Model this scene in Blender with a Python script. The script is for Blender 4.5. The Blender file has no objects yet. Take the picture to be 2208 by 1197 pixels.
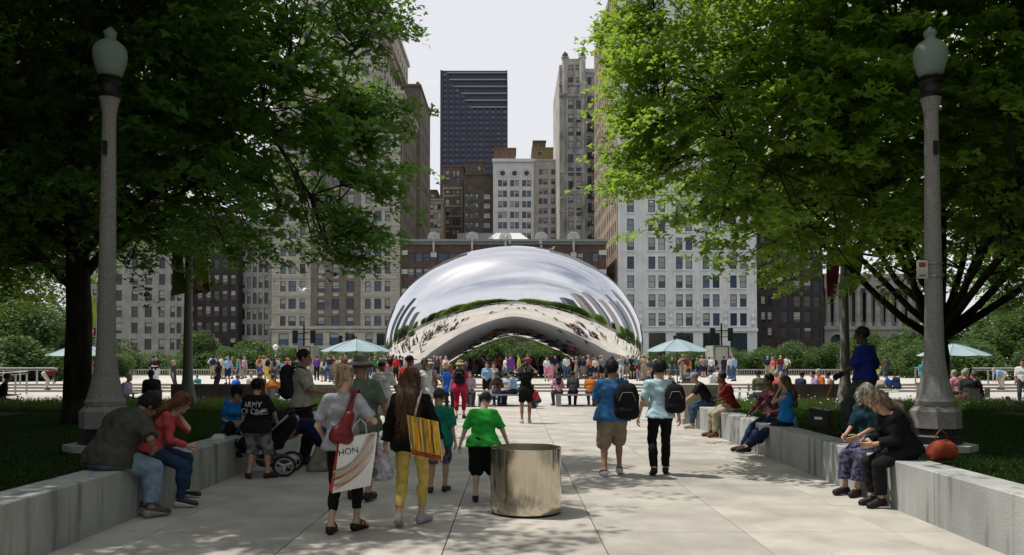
import bpy, math, random
import numpy as np
from math import sin, cos, tan, radians, pi, sqrt, atan2
from mathutils import Vector, Matrix

sc = bpy.context.scene
C = sc.collection
random.seed(7)
rng = np.random.default_rng(7)

# ------------------------------------------------------------ camera
F, CX, CY, TILT, HC = 1750.0, 1104.0, 731.2, radians(1.5), 1.72
cam_d = bpy.data.cameras.new('camera'); cam = bpy.data.objects.new('camera', cam_d); C.objects.link(cam)
cam_d.sensor_width = 36; cam_d.lens = 36 * F / 2208; cam_d.shift_y = (CY - 598.5) / 2208
cam_d.clip_start = 0.1; cam_d.clip_end = 6000
cam.location = (0, 0, HC); cam.rotation_euler = (radians(90) + TILT, 0, 0)
sc.camera = cam

def at(px, py, D):
    u, v = (px - CX) / F, (CY - py) / F
    s = D / (cos(TILT) - v * sin(TILT))
    return u * s, HC + (sin(TILT) + v * cos(TILT)) * s
def ax(px, D, py=777): return at(px, py, D)[0]
def az(py, D): return at(1104, py, D)[1]
def ground(px, py, z=0.0):
    u, v = (px - CX) / F, (CY - py) / F
    s = (z - HC) / (sin(TILT) + v * cos(TILT))
    return u * s, (cos(TILT) - v * sin(TILT)) * s

# ------------------------------------------------------------ light
SUN_EL, SUN_AZ = radians(66), atan2(-0.975, 0.22)
sun_d = bpy.data.lights.new('sun', 'SUN'); sun_d.energy = 4.3; sun_d.angle = radians(0.53); sun_d.color = (1.0, 0.95, 0.87)
sun = bpy.data.objects.new('sun', sun_d); C.objects.link(sun)
sv = Vector((sin(SUN_AZ) * cos(SUN_EL), cos(SUN_AZ) * cos(SUN_EL), sin(SUN_EL)))
sun.rotation_euler = sv.to_track_quat('Z', 'Y').to_euler()
sun.location = sv * 100

w = bpy.data.worlds.new('World'); sc.world = w; w.use_nodes = True
nt = w.node_tree; nt.nodes.clear()
def N(t, **k):
    n = nt.nodes.new(t)
    for a, b in k.items(): setattr(n, a, b)
    return n
out = N('ShaderNodeOutputWorld'); bg = N('ShaderNodeBackground'); bg.inputs['Strength'].default_value = 0.1
sky = N('ShaderNodeTexSky', sky_type='NISHITA', sun_disc=False)
sky.sun_elevation = SUN_EL; sky.sun_rotation = SUN_AZ; sky.dust_density = 3.0; sky.air_density = 1.0
tc = N('ShaderNodeTexCoord'); sep = N('ShaderNodeSeparateXYZ'); nt.links.new(tc.outputs['Generated'], sep.inputs[0])
def M2(op, a, b=None, clamp=False):
    n = N('ShaderNodeMath', operation=op, use_clamp=clamp)
    for i, x in enumerate([a, b]):
        if x is None: continue
        if isinstance(x, (int, float)): n.inputs[i].default_value = x
        else: nt.links.new(x, n.inputs[i])
    return n.outputs[0]
zc = M2('ADD', M2('MAXIMUM', sep.outputs[2], 0.0), 0.16)
comb = N('ShaderNodeCombineXYZ')
nt.links.new(M2('DIVIDE', sep.outputs[0], zc), comb.inputs[0])
nt.links.new(M2('MULTIPLY', M2('DIVIDE', sep.outputs[1], zc), 2.2), comb.inputs[1])
n1 = N('ShaderNodeTexNoise'); n1.inputs['Scale'].default_value = 0.9; n1.inputs['Detail'].default_value = 8; n1.inputs['Roughness'].default_value = .55; n1.inputs['Distortion'].default_value = .8
nt.links.new(comb.outputs[0], n1.inputs['Vector'])
mr = N('ShaderNodeMapRange'); mr.inputs[1].default_value = 0.34; mr.inputs[2].default_value = 0.62; mr.inputs[3].default_value = 0.22; mr.inputs[4].default_value = 1.0
nt.links.new(n1.outputs[0], mr.inputs[0])
hz = N('ShaderNodeMapRange'); hz.inputs[1].default_value = 0.40; hz.inputs[2].default_value = 0.92; hz.inputs[3].default_value = 1.0; hz.inputs[4].default_value = 0.0
nt.links.new(sep.outputs[2], hz.inputs[0])
cf = M2('MAXIMUM', mr.outputs[0], M2('MULTIPLY', hz.outputs[0], .92), True)
mx = N('ShaderNodeMix', data_type='RGBA')
nt.links.new(cf, mx.inputs[0]); nt.links.new(sky.outputs[0], mx.inputs[6]); mx.inputs[7].default_value = (8.5, 8.6, 9.0, 1)
nt.links.new(mx.outputs[2], bg.inputs['Color']); nt.links.new(bg.outputs[0], out.inputs[0])

vs = sc.view_settings; vs.view_transform = 'Standard'; vs.look = 'None'; vs.gamma = 1; vs.exposure = 0.0; vs.use_curve_mapping = False
try:
    sc.cycles.use_denoising = True; sc.cycles.max_bounces = 6; sc.cycles.transparent_max_bounces = 8
    sc.cycles.caustics_reflective = False; sc.cycles.caustics_refractive = False; sc.cycles.sample_clamp_indirect = 8
except Exception: pass

# ------------------------------------------------------------ materials
MATS = {}
def mat(name, col, rough=.8, var=.12, scale=3.0, bump=0.0, bscale=None, metal=0.0, col2=None, obj_var=0.0, spec=.3, trans=0.0, coord='Object', stretch=None, detail=5):
    if name in MATS: return MATS[name]
    m = bpy.data.materials.new(name); m.use_nodes = True; t = m.node_tree; b = t.nodes['Principled BSDF']
    b.inputs['Roughness'].default_value = rough; b.inputs['Metallic'].default_value = metal
    b.inputs['Specular IOR Level'].default_value = spec
    tcn = t.nodes.new('ShaderNodeTexCoord'); src = tcn.outputs[coord]
    if stretch:
        mp = t.nodes.new('ShaderNodeMapping'); mp.inputs['Scale'].default_value = stretch; t.links.new(src, mp.inputs[0]); src = mp.outputs[0]
    nz = t.nodes.new('ShaderNodeTexNoise'); nz.inputs['Scale'].default_value = scale; nz.inputs['Detail'].default_value = detail; t.links.new(src, nz.inputs['Vector'])
    c2 = col2 or tuple(c * (1 - var * 2) for c in col)
    c1 = tuple(min(1, c * (1 + var)) for c in col)
    mxn = t.nodes.new('ShaderNodeMix'); mxn.data_type = 'RGBA'
    mrn = t.nodes.new('ShaderNodeMapRange'); mrn.inputs[1].default_value = .35; mrn.inputs[2].default_value = .65; t.links.new(nz.outputs[0], mrn.inputs[0])
    t.links.new(mrn.outputs[0], mxn.inputs[0]); mxn.inputs[6].default_value = (*c2, 1); mxn.inputs[7].default_value = (*c1, 1)
    colo = mxn.outputs[2]
    if obj_var:
        oi = t.nodes.new('ShaderNodeObjectInfo'); hv = t.nodes.new('ShaderNodeHueSaturation')
        mo = t.nodes.new('ShaderNodeMapRange'); mo.inputs[3].default_value = 1 - obj_var; mo.inputs[4].default_value = 1 + obj_var
        t.links.new(oi.outputs['Random'], mo.inputs[0]); t.links.new(mo.outputs[0], hv.inputs['Value']); t.links.new(colo, hv.inputs['Color']); colo = hv.outputs[0]
    t.links.new(colo, b.inputs['Base Color'])
    if bump:
        n2 = t.nodes.new('ShaderNodeTexNoise'); n2.inputs['Scale'].default_value = bscale or scale * 8; n2.inputs['Detail'].default_value = 4; t.links.new(src, n2.inputs['Vector'])
        bp = t.nodes.new('ShaderNodeBump'); bp.inputs['Strength'].default_value = bump; bp.inputs['Distance'].default_value = .02
        t.links.new(n2.outputs[0], bp.inputs['Height']); t.links.new(bp.outputs[0], b.inputs['Normal'])
    if trans: b.inputs['Transmission Weight'].default_value = trans
    MATS[name] = m
    return m

def leafmat(name, c1, c2, tr):
    m = bpy.data.materials.new(name); m.use_nodes = True; t = m.node_tree; t.nodes.clear()
    o = t.nodes.new('ShaderNodeOutputMaterial'); d = t.nodes.new('ShaderNodeBsdfPrincipled'); tl = t.nodes.new('ShaderNodeBsdfTranslucent'); ms = t.nodes.new('ShaderNodeMixShader')
    ge = t.nodes.new('ShaderNodeNewGeometry'); r = t.nodes.new('ShaderNodeValToRGB')
    r.color_ramp.elements[0].color = (*c1, 1); r.color_ramp.elements[1].color = (*c2, 1)
    t.links.new(ge.outputs['Random Per Island'], r.inputs[0]); t.links.new(r.outputs[0], d.inputs['Base Color'])
    d.inputs['Roughness'].default_value = .5; d.inputs['Specular IOR Level'].default_value = .35
    tl.inputs[0].default_value = (*tr, 1); ms.inputs[0].default_value = .42
    t.links.new(d.outputs[0], ms.inputs[1]); t.links.new(tl.outputs[0], ms.inputs[2]); t.links.new(ms.outputs[0], o.inputs[0])
    MATS[name] = m; return m

def glassmat(name, cols, rough=.08, spec=.5):
    m = bpy.data.materials.new(name); m.use_nodes = True; t = m.node_tree; b = t.nodes['Principled BSDF']
    oi = t.nodes.new('ShaderNodeObjectInfo'); r = t.nodes.new('ShaderNodeValToRGB'); r.color_ramp.interpolation = 'CONSTANT'
    els = r.color_ramp.elements
    els[0].position = 0; els[0].color = (*cols[0][1], 1); els[1].position = cols[1][0]; els[1].color = (*cols[1][1], 1)
    for p, c in cols[2:]:
        e = els.new(p); e.color = (*c, 1)
    t.links.new(oi.outputs['Random'], r.inputs[0]); t.links.new(r.outputs[0], b.inputs['Base Color'])
    b.inputs['Roughness'].default_value = rough; b.inputs['Specular IOR Level'].default_value = spec
    MATS[name] = m; return m

# ------------------------------------------------------------ mesh builder
class MB:
    def __init__(s): s.v = []; s.f = []; s.m = []
    def add(s, vs_, fs, mi=0):
        o = len(s.v); s.v.extend(vs_); s.f.extend([tuple(i + o for i in f) for f in fs]); s.m.extend([mi] * len(fs)); return s
    def box(s, x0, x1, y0, y1, z0, z1, mi=0):
        return s.add([(x0, y0, z0), (x1, y0, z0), (x1, y1, z0), (x0, y1, z0), (x0, y0, z1), (x1, y0, z1), (x1, y1, z1), (x0, y1, z1)],
                     [(3, 2, 1, 0), (4, 5, 6, 7), (0, 1, 5, 4), (1, 2, 6, 5), (2, 3, 7, 6), (3, 0, 4, 7)], mi)
    def obox(s, O, U, W, u0, u1, w0, w1, z0, z1, mi=0):   # box in a frame: O origin, U along, W outward
        def P(u, w_, z): return (O[0] + U[0] * u + W[0] * w_, O[1] + U[1] * u + W[1] * w_, O[2] + z)
        vv = [P(u0, w0, z0), P(u1, w0, z0), P(u1, w1, z0), P(u0, w1, z0), P(u0, w0, z1), P(u1, w0, z1), P(u1, w1, z1), P(u0, w1, z1)]
        fl = [(3, 2, 1, 0), (4, 5, 6, 7), (0, 1, 5, 4), (1, 2, 6, 5), (2, 3, 7, 6), (3, 0, 4, 7)]
        if U[0] * W[1] - U[1] * W[0] < 0: fl = [f[::-1] for f in fl]
        return s.add(vv, fl, mi)
    def lathe(s, prof, n=16, c=(0, 0), mi=0, cap=True, sides=None):
        vv = []; k = n
        for r, z in prof:
            for i in range(n):
                a = 2 * pi * (i + .5) / n
                vv.append((c[0] + r * cos(a), c[1] + r * sin(a), z))
        ff = []
        for j in range(len(prof) - 1):
            for i in range(n):
                ff.append((j * n + i, j * n + (i + 1) % n, (j + 1) * n + (i + 1) % n, (j + 1) * n + i))
        if cap:
            ff.append(tuple(range(n))[::-1]); ff.append(tuple((len(prof) - 1) * n + i for i in range(n)))
        return s.add(vv, ff, mi)
    def tube(s, pts, rad, n=8, mi=0):
        pts = [Vector(p) for p in pts]; rad = rad if hasattr(rad, '__len__') else [rad] * len(pts)
        vv = []; up = Vector((0.13, 0.21, 1)).normalized()
        for i, p in enumerate(pts):
            d = (pts[min(i + 1, len(pts) - 1)] - pts[max(i - 1, 0)]).normalized()
            a = d.cross(up)
            if a.length < .05: a = d.cross(Vector((1, 0, 0)))
            a.normalize(); b = d.cross(a)
            for k in range(n):
                t = 2 * pi * k / n
                q = p + (a * cos(t) + b * sin(t)) * rad[i]; vv.append(tuple(q))
        ff = []
        for j in range(len(pts) - 1):
            for k in range(n):
                ff.append((j * n + k, (j + 1) * n + k, (j + 1) * n + (k + 1) % n, j * n + (k + 1) % n))
        ff.append(tuple(range(n))); ff.append(tuple((len(pts) - 1) * n + k for k in range(n))[::-1])
        return s.add(vv, ff, mi)
    def mesh(s, name, mats, smooth=False):
        me = bpy.data.meshes.new(name); me.from_pydata(s.v, [], s.f)
        for m in (mats if isinstance(mats, (list, tuple)) else [mats]): me.materials.append(m)
        if any(s.m): me.polygons.foreach_set('material_index', s.m)
        if smooth: me.polygons.foreach_set('use_smooth', [True] * len(s.f))
        me.update(); return me
    def build(s, name, mats, parent=None, smooth=False, loc=None):
        return link(name, s.mesh(name, mats, smooth), parent, loc)
def link(name, me, parent=None, loc=None, rz=0):
    o = bpy.data.objects.new(name, me); C.objects.link(o)
    if parent is not None: o.parent = parent
    if loc is not None: o.location = loc
    if rz: o.rotation_euler = (0, 0, rz)
    return o
def empty(name, loc=(0, 0, 0), rz=0):
    o = bpy.data.objects.new(name, None); C.objects.link(o); o.location = loc; o.rotation_euler = (0, 0, rz); o.empty_display_size = .1; return o
def tag(o, label=None, cat=None, group=None, kind=None):
    if label: o['label'] = label
    if cat: o['category'] = cat
    if group: o['group'] = group
    if kind: o['kind'] = kind
    return o
def copy_tree(o, parent=None):
    c = o.copy(); C.objects.link(c)
    if parent is not None: c.parent = parent
    for ch in list(o.children): copy_tree(ch, c)
    return c
def npmesh(name, V, Fq, mats, smooth=True, mi=None):
    """V (n,3) array, Fq (m,k) array of faces all with k corners"""
    me = bpy.data.meshes.new(name); k = Fq.shape[1]
    me.vertices.add(len(V)); me.vertices.foreach_set('co', np.asarray(V, dtype=np.float32).ravel())
    me.loops.add(Fq.size); me.loops.foreach_set('vertex_index', Fq.astype(np.int32).ravel())
    me.polygons.add(len(Fq)); me.polygons.foreach_set('loop_start', np.arange(0, Fq.size, k, dtype=np.int32))
    try: me.polygons.foreach_set('loop_total', np.full(len(Fq), k, dtype=np.int32))
    except Exception: pass
    for m in (mats if isinstance(mats, (list, tuple)) else [mats]): me.materials.append(m)
    if mi is not None: me.polygons.foreach_set('material_index', mi.astype(np.int32))
    me.polygons.foreach_set('use_smooth', np.full(len(Fq), smooth))
    me.update(calc_edges=True); return me
# ------------------------------------------------------------ ground
def paving_tex(name, col, size, line, lw=.006):
    m = mat(name, col, .85, .07, .35, bump=.12, bscale=60); t = m.node_tree; b = t.nodes['Principled BSDF']
    src = b.inputs['Base Color'].links[0].from_socket
    tcn = t.nodes.new('ShaderNodeTexCoord'); br = t.nodes.new('ShaderNodeTexBrick'); br.offset = 0
    br.inputs['Scale'].default_value = 1; br.inputs['Brick Width'].default_value = size; br.inputs['Row Height'].default_value = size
    br.inputs['Mortar Size'].default_value = lw; br.inputs['Mortar Smooth'].default_value = 0
    br.inputs['Color1'].default_value = (1, 1, 1, 1); br.inputs['Color2'].default_value = (.93, .93, .92, 1); br.inputs['Mortar'].default_value = (*line, 1)
    t.links.new(tcn.outputs['Object'], br.inputs['Vector'])
    mu = t.nodes.new('ShaderNodeMix'); mu.data_type = 'RGBA'; mu.blend_type = 'MULTIPLY'; mu.inputs[0].default_value = 1
    t.links.new(src, mu.inputs[6]); t.links.new(br.outputs[0], mu.inputs[7]); t.links.new(mu.outputs[2], b.inputs['Base Color'])
    return m
M_slab = mat('slab_concrete', (.43, .405, .36), .85, .07, 1.3, bump=.15, bscale=70, obj_var=.085, col2=(.335, .315, .285), detail=10)
def slab_detail(m):
    t = m.node_tree; b = t.nodes['Principled BSDF']; src = b.inputs['Base Color'].links[0].from_socket
    tcn = t.nodes.new('ShaderNodeTexCoord')
    ge = t.nodes.new('ShaderNodeNewGeometry')
    fn = t.nodes.new('ShaderNodeTexNoise'); fn.inputs['Scale'].default_value = 90; fn.inputs['Detail'].default_value = 3; t.links.new(ge.outputs['Position'], fn.inputs['Vector'])
    vo = t.nodes.new('ShaderNodeTexVoronoi'); vo.inputs['Scale'].default_value = 2.3; t.links.new(ge.outputs['Position'], vo.inputs['Vector'])
    r = t.nodes.new('ShaderNodeMapRange'); r.inputs[1].default_value = .02; r.inputs[2].default_value = .05; r.inputs[3].default_value = .5; r.inputs[4].default_value = 1; t.links.new(vo.outputs['Distance'], r.inputs[0])
    r2 = t.nodes.new('ShaderNodeMapRange'); r2.inputs[1].default_value = .3; r2.inputs[2].default_value = .7; r2.inputs[3].default_value = .88; r2.inputs[4].default_value = 1.08; t.links.new(fn.outputs[0], r2.inputs[0])
    mm0 = t.nodes.new('ShaderNodeMath'); mm0.operation = 'MULTIPLY'; t.links.new(r.outputs[0], mm0.inputs[0]); t.links.new(r2.outputs[0], mm0.inputs[1])
    # broad water stains and hairline cracks
    sn = t.nodes.new('ShaderNodeTexNoise'); sn.inputs['Scale'].default_value = .55; sn.inputs['Detail'].default_value = 9; sn.inputs['Roughness'].default_value = .68; t.links.new(ge.outputs['Position'], sn.inputs['Vector'])
    r3 = t.nodes.new('ShaderNodeMapRange'); r3.inputs[1].default_value = .36; r3.inputs[2].default_value = .56; r3.inputs[3].default_value = .80; r3.inputs[4].default_value = 1.03; t.links.new(sn.outputs[0], r3.inputs[0])
    mm = t.nodes.new('ShaderNodeMath'); mm.operation = 'MULTIPLY'; t.links.new(mm0.outputs[0], mm.inputs[0]); t.links.new(r3.outputs[0], mm.inputs[1])
    mu = t.nodes.new('ShaderNodeMix'); mu.data_type = 'RGBA'; mu.blend_type = 'MULTIPLY'; mu.inputs[0].default_value = 1
    cm = t.nodes.new('ShaderNodeCombineColor')
    for i in range(3): t.links.new(mm.outputs[0], cm.inputs[i])
    t.links.new(src, mu.inputs[6]); t.links.new(cm.outputs[0], mu.inputs[7]); t.links.new(mu.outputs[2], b.inputs['Base Color'])
slab_detail(M_slab)
M_joint = mat('joint_dark', (.06, .055, .05), .95, .1, 8)
M_lower = paving_tex('lower_plaza_paving', (.46, .445, .415), 1.48, (.55, .55, .55))
M_upper = paving_tex('upper_plaza_paving', (.50, .475, .425), 1.5, (.72, .70, .68), .008)
M_wall = mat('planter_concrete', (.40, .41, .40), .88, .1, 1.6, bump=.25, bscale=40, obj_var=.04, stretch=(1, 1, .35), detail=8, col2=(.30, .31, .305))
M_stone = mat('limestone', (.46, .44, .38), .85, .08, 2, bump=.1)
M_soil = mat('lawn_soil', (.03, .035, .015), .95, .2, 3)
M_far_ground = mat('far_ground', (.12, .13, .09), .95, .2, .2)

def sheet(name, x0, x1, y0, y1, z, m, kind='structure', t=.2):
    return tag(MB().box(x0, x1, y0, y1, z - t, z).build(name, m), kind=kind)
g = tag(MB().add([(-3000, -3000, -.6), (3000, -3000, -.6), (3000, 4000, -.6), (-3000, 4000, -.6)], [(0, 1, 2, 3)]).build('terrain', M_far_ground), kind='structure')
WLX, WR0, WR1 = -4.12, 4.37, 4.74           # wall faces
PEND = 21.2
path = sheet('path', -4.6, 5.2, -24, 33.0, -.012, M_joint, t=.1)
xs = [-4.58, -3.579, -2.101, -.6225, .856, 2.334, 3.812, 5.18]
ys = [8.19 + 1.483 * k for k in range(-13, 17)]
ys = [y for y in ys if y < 32.6] + [33.0]
cache = {}
for i in range(len(xs) - 1):
    for j in range(len(ys) - 1):
        g2 = .0045
        wx, wy = xs[i + 1] - xs[i] - 2 * g2, ys[j + 1] - ys[j] - 2 * g2
        key = (round(wx, 3), round(wy, 3))
        if key not in cache:
            b = .004; mb = MB(); X, Y = wx / 2, wy / 2
            mb.add([(-X, -Y, -.06), (X, -Y, -.06), (X, Y, -.06), (-X, Y, -.06), (-X, -Y, -b), (X, -Y, -b), (X, Y, -b), (-X, Y, -b), (-X + b, -Y + b, 0), (X - b, -Y + b, 0), (X - b, Y - b, 0), (-X + b, Y - b, 0)],
                   [(0, 1, 5, 4), (1, 2, 6, 5), (2, 3, 7, 6), (3, 0, 4, 7), (4, 5, 9, 8), (5, 6, 10, 9), (6, 7, 11, 10), (7, 4, 8, 11), (8, 9, 10, 11)])
            cache[key] = mb.mesh('paving_slab', M_slab)
        link('paving_slab', cache[key], path, ((xs[i] + xs[i + 1]) / 2, (ys[j] + ys[j + 1]) / 2, random.uniform(-.0012, .0012)))
sheet('lower_plaza', -60, 60, 33.0, 44.0, 0, M_lower)
sheet('side_paving', -60, -4.6, 21.6, 33.0, 0, M_lower); bpy.context.view_layer.update()
sheet('side_paving', 5.2, 60, 21.6, 33.0, 0, M_lower)
sheet('park_paving', -60, 60, -60, -24, -.0, M_lower)
M_step = mat('step_stone', (.36, .30, .22), .8, .1, 2)
for k, (y, z) in enumerate([(44.0, .11), (45.9, .22)]):
    st = sheet('step', -60, 60, y, y + 1.9, z, M_lower)
    MB().box(-60, 60, y - .02, y - .002, z - .11, z - .012).build('riser', M_step, st)
up = sheet('upper_plaza', -60, 60, 47.8, 79.0, .33, M_upper)
MB().box(-60, 60, 47.78, 47.798, .22, .315).build('riser', M_step, up)
MB().box(-60, 60, 47.799, 48.2, .331, .336).build('edge_band', mat('edge_band', (.33, .30, .26), .8), up)
ZP = .33
# lawns (raised beds)
LZ = .50
sheet('lawn', -34, WLX - .40, -22, 21.6, LZ, M_soil, t=.55)
def wall_r(y): return WR0 + (y - 7.17) * .0245
a_, b_ = wall_r(-22) + .40, wall_r(21.6) + .40
tag(MB().add([(a_, -22, -.05), (34, -22, -.05), (34, 21.6, -.05), (b_, 21.6, -.05), (a_, -22, LZ), (34, -22, LZ), (34, 21.6, LZ), (b_, 21.6, LZ)],
   [(4, 5, 6, 7), (0, 1, 5, 4), (1, 2, 6, 5), (2, 3, 7, 6), (3, 0, 4, 7)]).build('lawn', M_soil), kind='structure')
# planter walls, each wall a thing with its cast segments
def planter_wall(label, x_at, y0, y1, side, seg, n0=0):
    root = empty('planter_wall', (x_at(y0), y0, 0)); tag(root, label, 'wall')
    y = y0
    k = 0
    while y < y1 - .05:
        L = min(seg[k % len(seg)], y1 - y); k += 1
        xa, xb = x_at(y + .004) - x_at(y0), x_at(y + L - .004) - x_at(y0)
        a, b_ = y + .004 - y0, y + L - .004 - y0
        c = .012; t = .40 * side
        mb = MB(); zs = .56
        P = [(xa, a), (xb, b_), (xb + t, b_), (xa + t, a)]
        Q = [(xa + c * side, a), (xb + c * side, b_), (xb + t, b_), (xa + t, a)]
        vv = [(p[0], p[1], -.02) for p in P] + [(p[0], p[1], zs - c) for p in P] + [(p[0], p[1], zs) for p in Q]
        ff = [(0, 4, 5, 1), (1, 5, 6, 2), (2, 6, 7, 3), (3, 7, 4, 0), (4, 8, 9, 5), (8, 11, 10, 9), (5, 9, 10, 6), (6, 10, 11, 7), (7, 11, 8, 4)]
        if side > 0: ff = [f[::-1] for f in ff]
        mb.add(vv, ff); mb.build('wall_segment', M_wall_side, root)
        y += L
    return root
M_wall_side = mat('wall_cast', (.37, .38, .37), .9, .1, 1.2, bump=.3, bscale=50, detail=9)
def wall_stains(m):
    t = m.node_tree; b = t.nodes['Principled BSDF']; src = b.inputs['Base Color'].links[0].from_socket
    ge = t.nodes.new('ShaderNodeNewGeometry'); mp = t.nodes.new('ShaderNodeMapping'); mp.inputs['Scale'].default_value = (1, 1, .12)
    t.links.new(ge.outputs['Position'], mp.inputs[0])
    nz = t.nodes.new('ShaderNodeTexNoise'); nz.inputs['Scale'].default_value = 5.5; nz.inputs['Detail'].default_value = 6; t.links.new(mp.outputs[0], nz.inputs['Vector'])
    r = t.nodes.new('ShaderNodeValToRGB'); e = r.color_ramp.elements
    e[0].position = .30; e[0].color = (.48, .48, .47, 1); e[1].position = .45; e[1].color = (.95, .95, .95, 1)
    e2 = e.new(.62); e2.color = (1, 1, 1, 1); e3 = e.new(.72); e3.color = (1.22, 1.22, 1.22, 1)
    t.links.new(nz.outputs[0], r.inputs[0])
    mu = t.nodes.new('ShaderNodeMix'); mu.data_type = 'RGBA'; mu.blend_type = 'MULTIPLY'; mu.inputs[0].default_value = 1
    t.links.new(src, mu.inputs[6]); t.links.new(r.outputs[0], mu.inputs[7]); t.links.new(mu.outputs[2], b.inputs['Base Color'])
wall_stains(M_wall_side)
wl = planter_wall('low grey concrete seating wall along the left lawn', lambda y: WLX, -22, PEND, -1, [1.9, 1.25, .65, 1.35, 1.05, 1.6])
wr = planter_wall('low pale concrete seating wall along the right lawn', wall_r, -22, PEND, 1, [2.1, 1.7, 2.3])
# stone pedestals at the ends
def pedestal(x0, x1, y0, y1, label):
    r = empty('stone_pedestal', ((x0 + x1) / 2, (y0 + y1) / 2, 0)); tag(r, label, 'pedestal', 'stone pedestals at the ends of the seating walls')
    a, b = (x1 - x0) / 2, (y1 - y0) / 2
    MB().box(-a - .06, a + .06, -b - .06, b + .06, 0, .16).build('plinth', M_stone, r)
    MB().box(-a, a, -b, b, .16, .90).build('shaft', M_stone, r)
    MB().box(-a - .04, a + .04, -b - .04, b + .04, .90, .96).box(-a - .09, a + .09, -b - .09, b + .09, .96, 1.07).build('cap', M_stone, r)
pedestal(-5.38, -4.14, 21.8, 22.6, 'beige stone pedestal with flat cap behind the blonde woman')
pedestal(4.62, 5.72, 21.8, 22.6, 'beige stone pedestal with flat cap behind the seated man in a grey cap')
# grass
def grass(name, x0, x1, y0, y1, n, h, m, z=LZ, wid=.012, lean=.5):
    px = rng.uniform(x0, x1, n); py = rng.uniform(y0, y1, n)
    if x0 > 0: px = np.maximum(px, WR0 + (py - 7.17) * .0245 + .42 + rng.uniform(0, .5, n) * (px < 5.3))
    a = rng.uniform(0, 2 * pi, n)
    hh = h * rng.uniform(.5, 1.2, n); ln = lean * rng.uniform(.2, 1, n) * hh; b = rng.uniform(0, 2 * pi, n)
    V = np.zeros((n, 3, 3)); V[:, 0] = np.c_[px - np.cos(a) * wid, py - np.sin(a) * wid, np.full(n, z)]
    V[:, 1] = np.c_[px + np.cos(a) * wid, py + np.sin(a) * wid, np.full(n, z)]
    V[:, 2] = np.c_[px + np.cos(b) * ln, py + np.sin(b) * ln, z + hh]
    return tag(link(name, npmesh(name, V.reshape(-1, 3), np.arange(n * 3).reshape(n, 3), m, False)), kind='stuff')
M_grass = leafmat('grass_blade', (.018, .045, .010), (.038, .08, .016), (.05, .11, .015))  # lawn green lowered so the tree shade is part of the colour
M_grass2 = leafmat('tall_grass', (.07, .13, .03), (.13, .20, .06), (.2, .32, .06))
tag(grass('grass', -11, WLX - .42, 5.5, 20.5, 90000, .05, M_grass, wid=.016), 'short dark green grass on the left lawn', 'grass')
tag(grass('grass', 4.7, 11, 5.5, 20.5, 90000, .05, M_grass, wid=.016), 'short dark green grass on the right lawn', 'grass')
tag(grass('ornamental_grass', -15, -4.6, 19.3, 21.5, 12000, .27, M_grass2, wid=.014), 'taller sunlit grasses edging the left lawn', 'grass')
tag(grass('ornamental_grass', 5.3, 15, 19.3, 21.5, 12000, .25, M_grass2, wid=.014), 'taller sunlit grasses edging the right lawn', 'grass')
# white flowers, nobody could count them
mb = MB(); M_petal = mat('petal', (.75, .72, .62), .7, .1)
for i in range(230):
    side = random.random() < .7
    x = random.uniform(5.4, 14) if side else random.uniform(-14, -5); y = random.uniform(19.4, 21.4); z = LZ + random.uniform(.12, .34)
    r = random.uniform(.018, .035)
    mb.add([(x - r, y, z), (x, y - r, z), (x + r, y, z), (x, y + r, z), (x, y, z + r), (x, y, z - r)], [(0, 1, 4), (1, 2, 4), (2, 3, 4), (3, 0, 4), (1, 0, 5), (2, 1, 5), (3, 2, 5), (0, 3, 5)])
tag(mb.build('flowers', M_petal), 'small white flowers among the tall grasses', 'flowers', kind='stuff')
# ------------------------------------------------------------ buildings
G_blue = glassmat('window_glass_blue', [(0, (.035, .055, .10)), (.3, (.06, .09, .155)), (.55, (.02, .03, .05)), (.68, (.09, .13, .19)), (.80, (.20, .26, .31)), (.92, (.38, .41, .40))])  # pane colours carry sky reflections and pale blinds, picked per window
G_tower = glassmat('tower_glass', [(0, (.055, .075, .13)), (.5, (.07, .095, .16)), (.85, (.10, .125, .19))], .15)
G_dark = glassmat('window_glass_dark', [(0, (.015, .02, .03)), (.5, (.03, .045, .07)), (.8, (.06, .06, .055)), (.93, (.13, .16, .18))])
M_frame_dark = mat('frame_dark', (.05, .045, .045), .5)
M_frame_pale = mat('frame_pale', (.30, .31, .32), .5)
wcache = {}
M_blind = mat('window_blind', (.42, .41, .37), .8, .1)
wrc = random.Random(3)
def window_mesh(w, h, frame, glass, sash=True, mull=1):
    bl = wrc.choice([0, 0, 0, .3, .48, .7]) if h < 3.2 and glass is not G_tower else 0
    key = (round(w, 2), round(h, 2), frame.name, glass.name, sash, mull, bl)
    if key in wcache: return wcache[key]
    w, h = round(w, 2), round(h, 2); mb = MB(); f = min(.11, w * .09)
    for a in (-w / 2, w / 2 - f): mb.box(a, a + f, -.10, .0, 0, h)
    for a in (0, h - f): mb.box(-w / 2 + f, w / 2 - f, -.10, .0, a, a + f)
    if sash: mb.box(-w / 2 + f, w / 2 - f, -.085, 0, h * .5 - f * .4, h * .5 + f * .4)
    for k in range(1, mull):
        x = -w / 2 + w * k / mull; mb.box(x - f * .45, x + f * .45, -.09, -.03, f, h - f)
    mb.add([(-w / 2 + f, -.045, f), (w / 2 - f, -.045, f), (w / 2 - f, -.045, h - f), (-w / 2 + f, -.045, h - f)], [(0, 1, 2, 3)], 1)
    if bl: mb.add([(-w / 2 + f, -.052, h - f - (h - 2 * f) * bl), (w / 2 - f, -.052, h - f - (h - 2 * f) * bl), (w / 2 - f, -.052, h - f), (-w / 2 + f, -.052, h - f)], [(0, 1, 2, 3)], 2)
    me = mb.mesh('window', [frame, glass, M_blind] if bl else [frame, glass]); wcache[key] = me; return me
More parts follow.
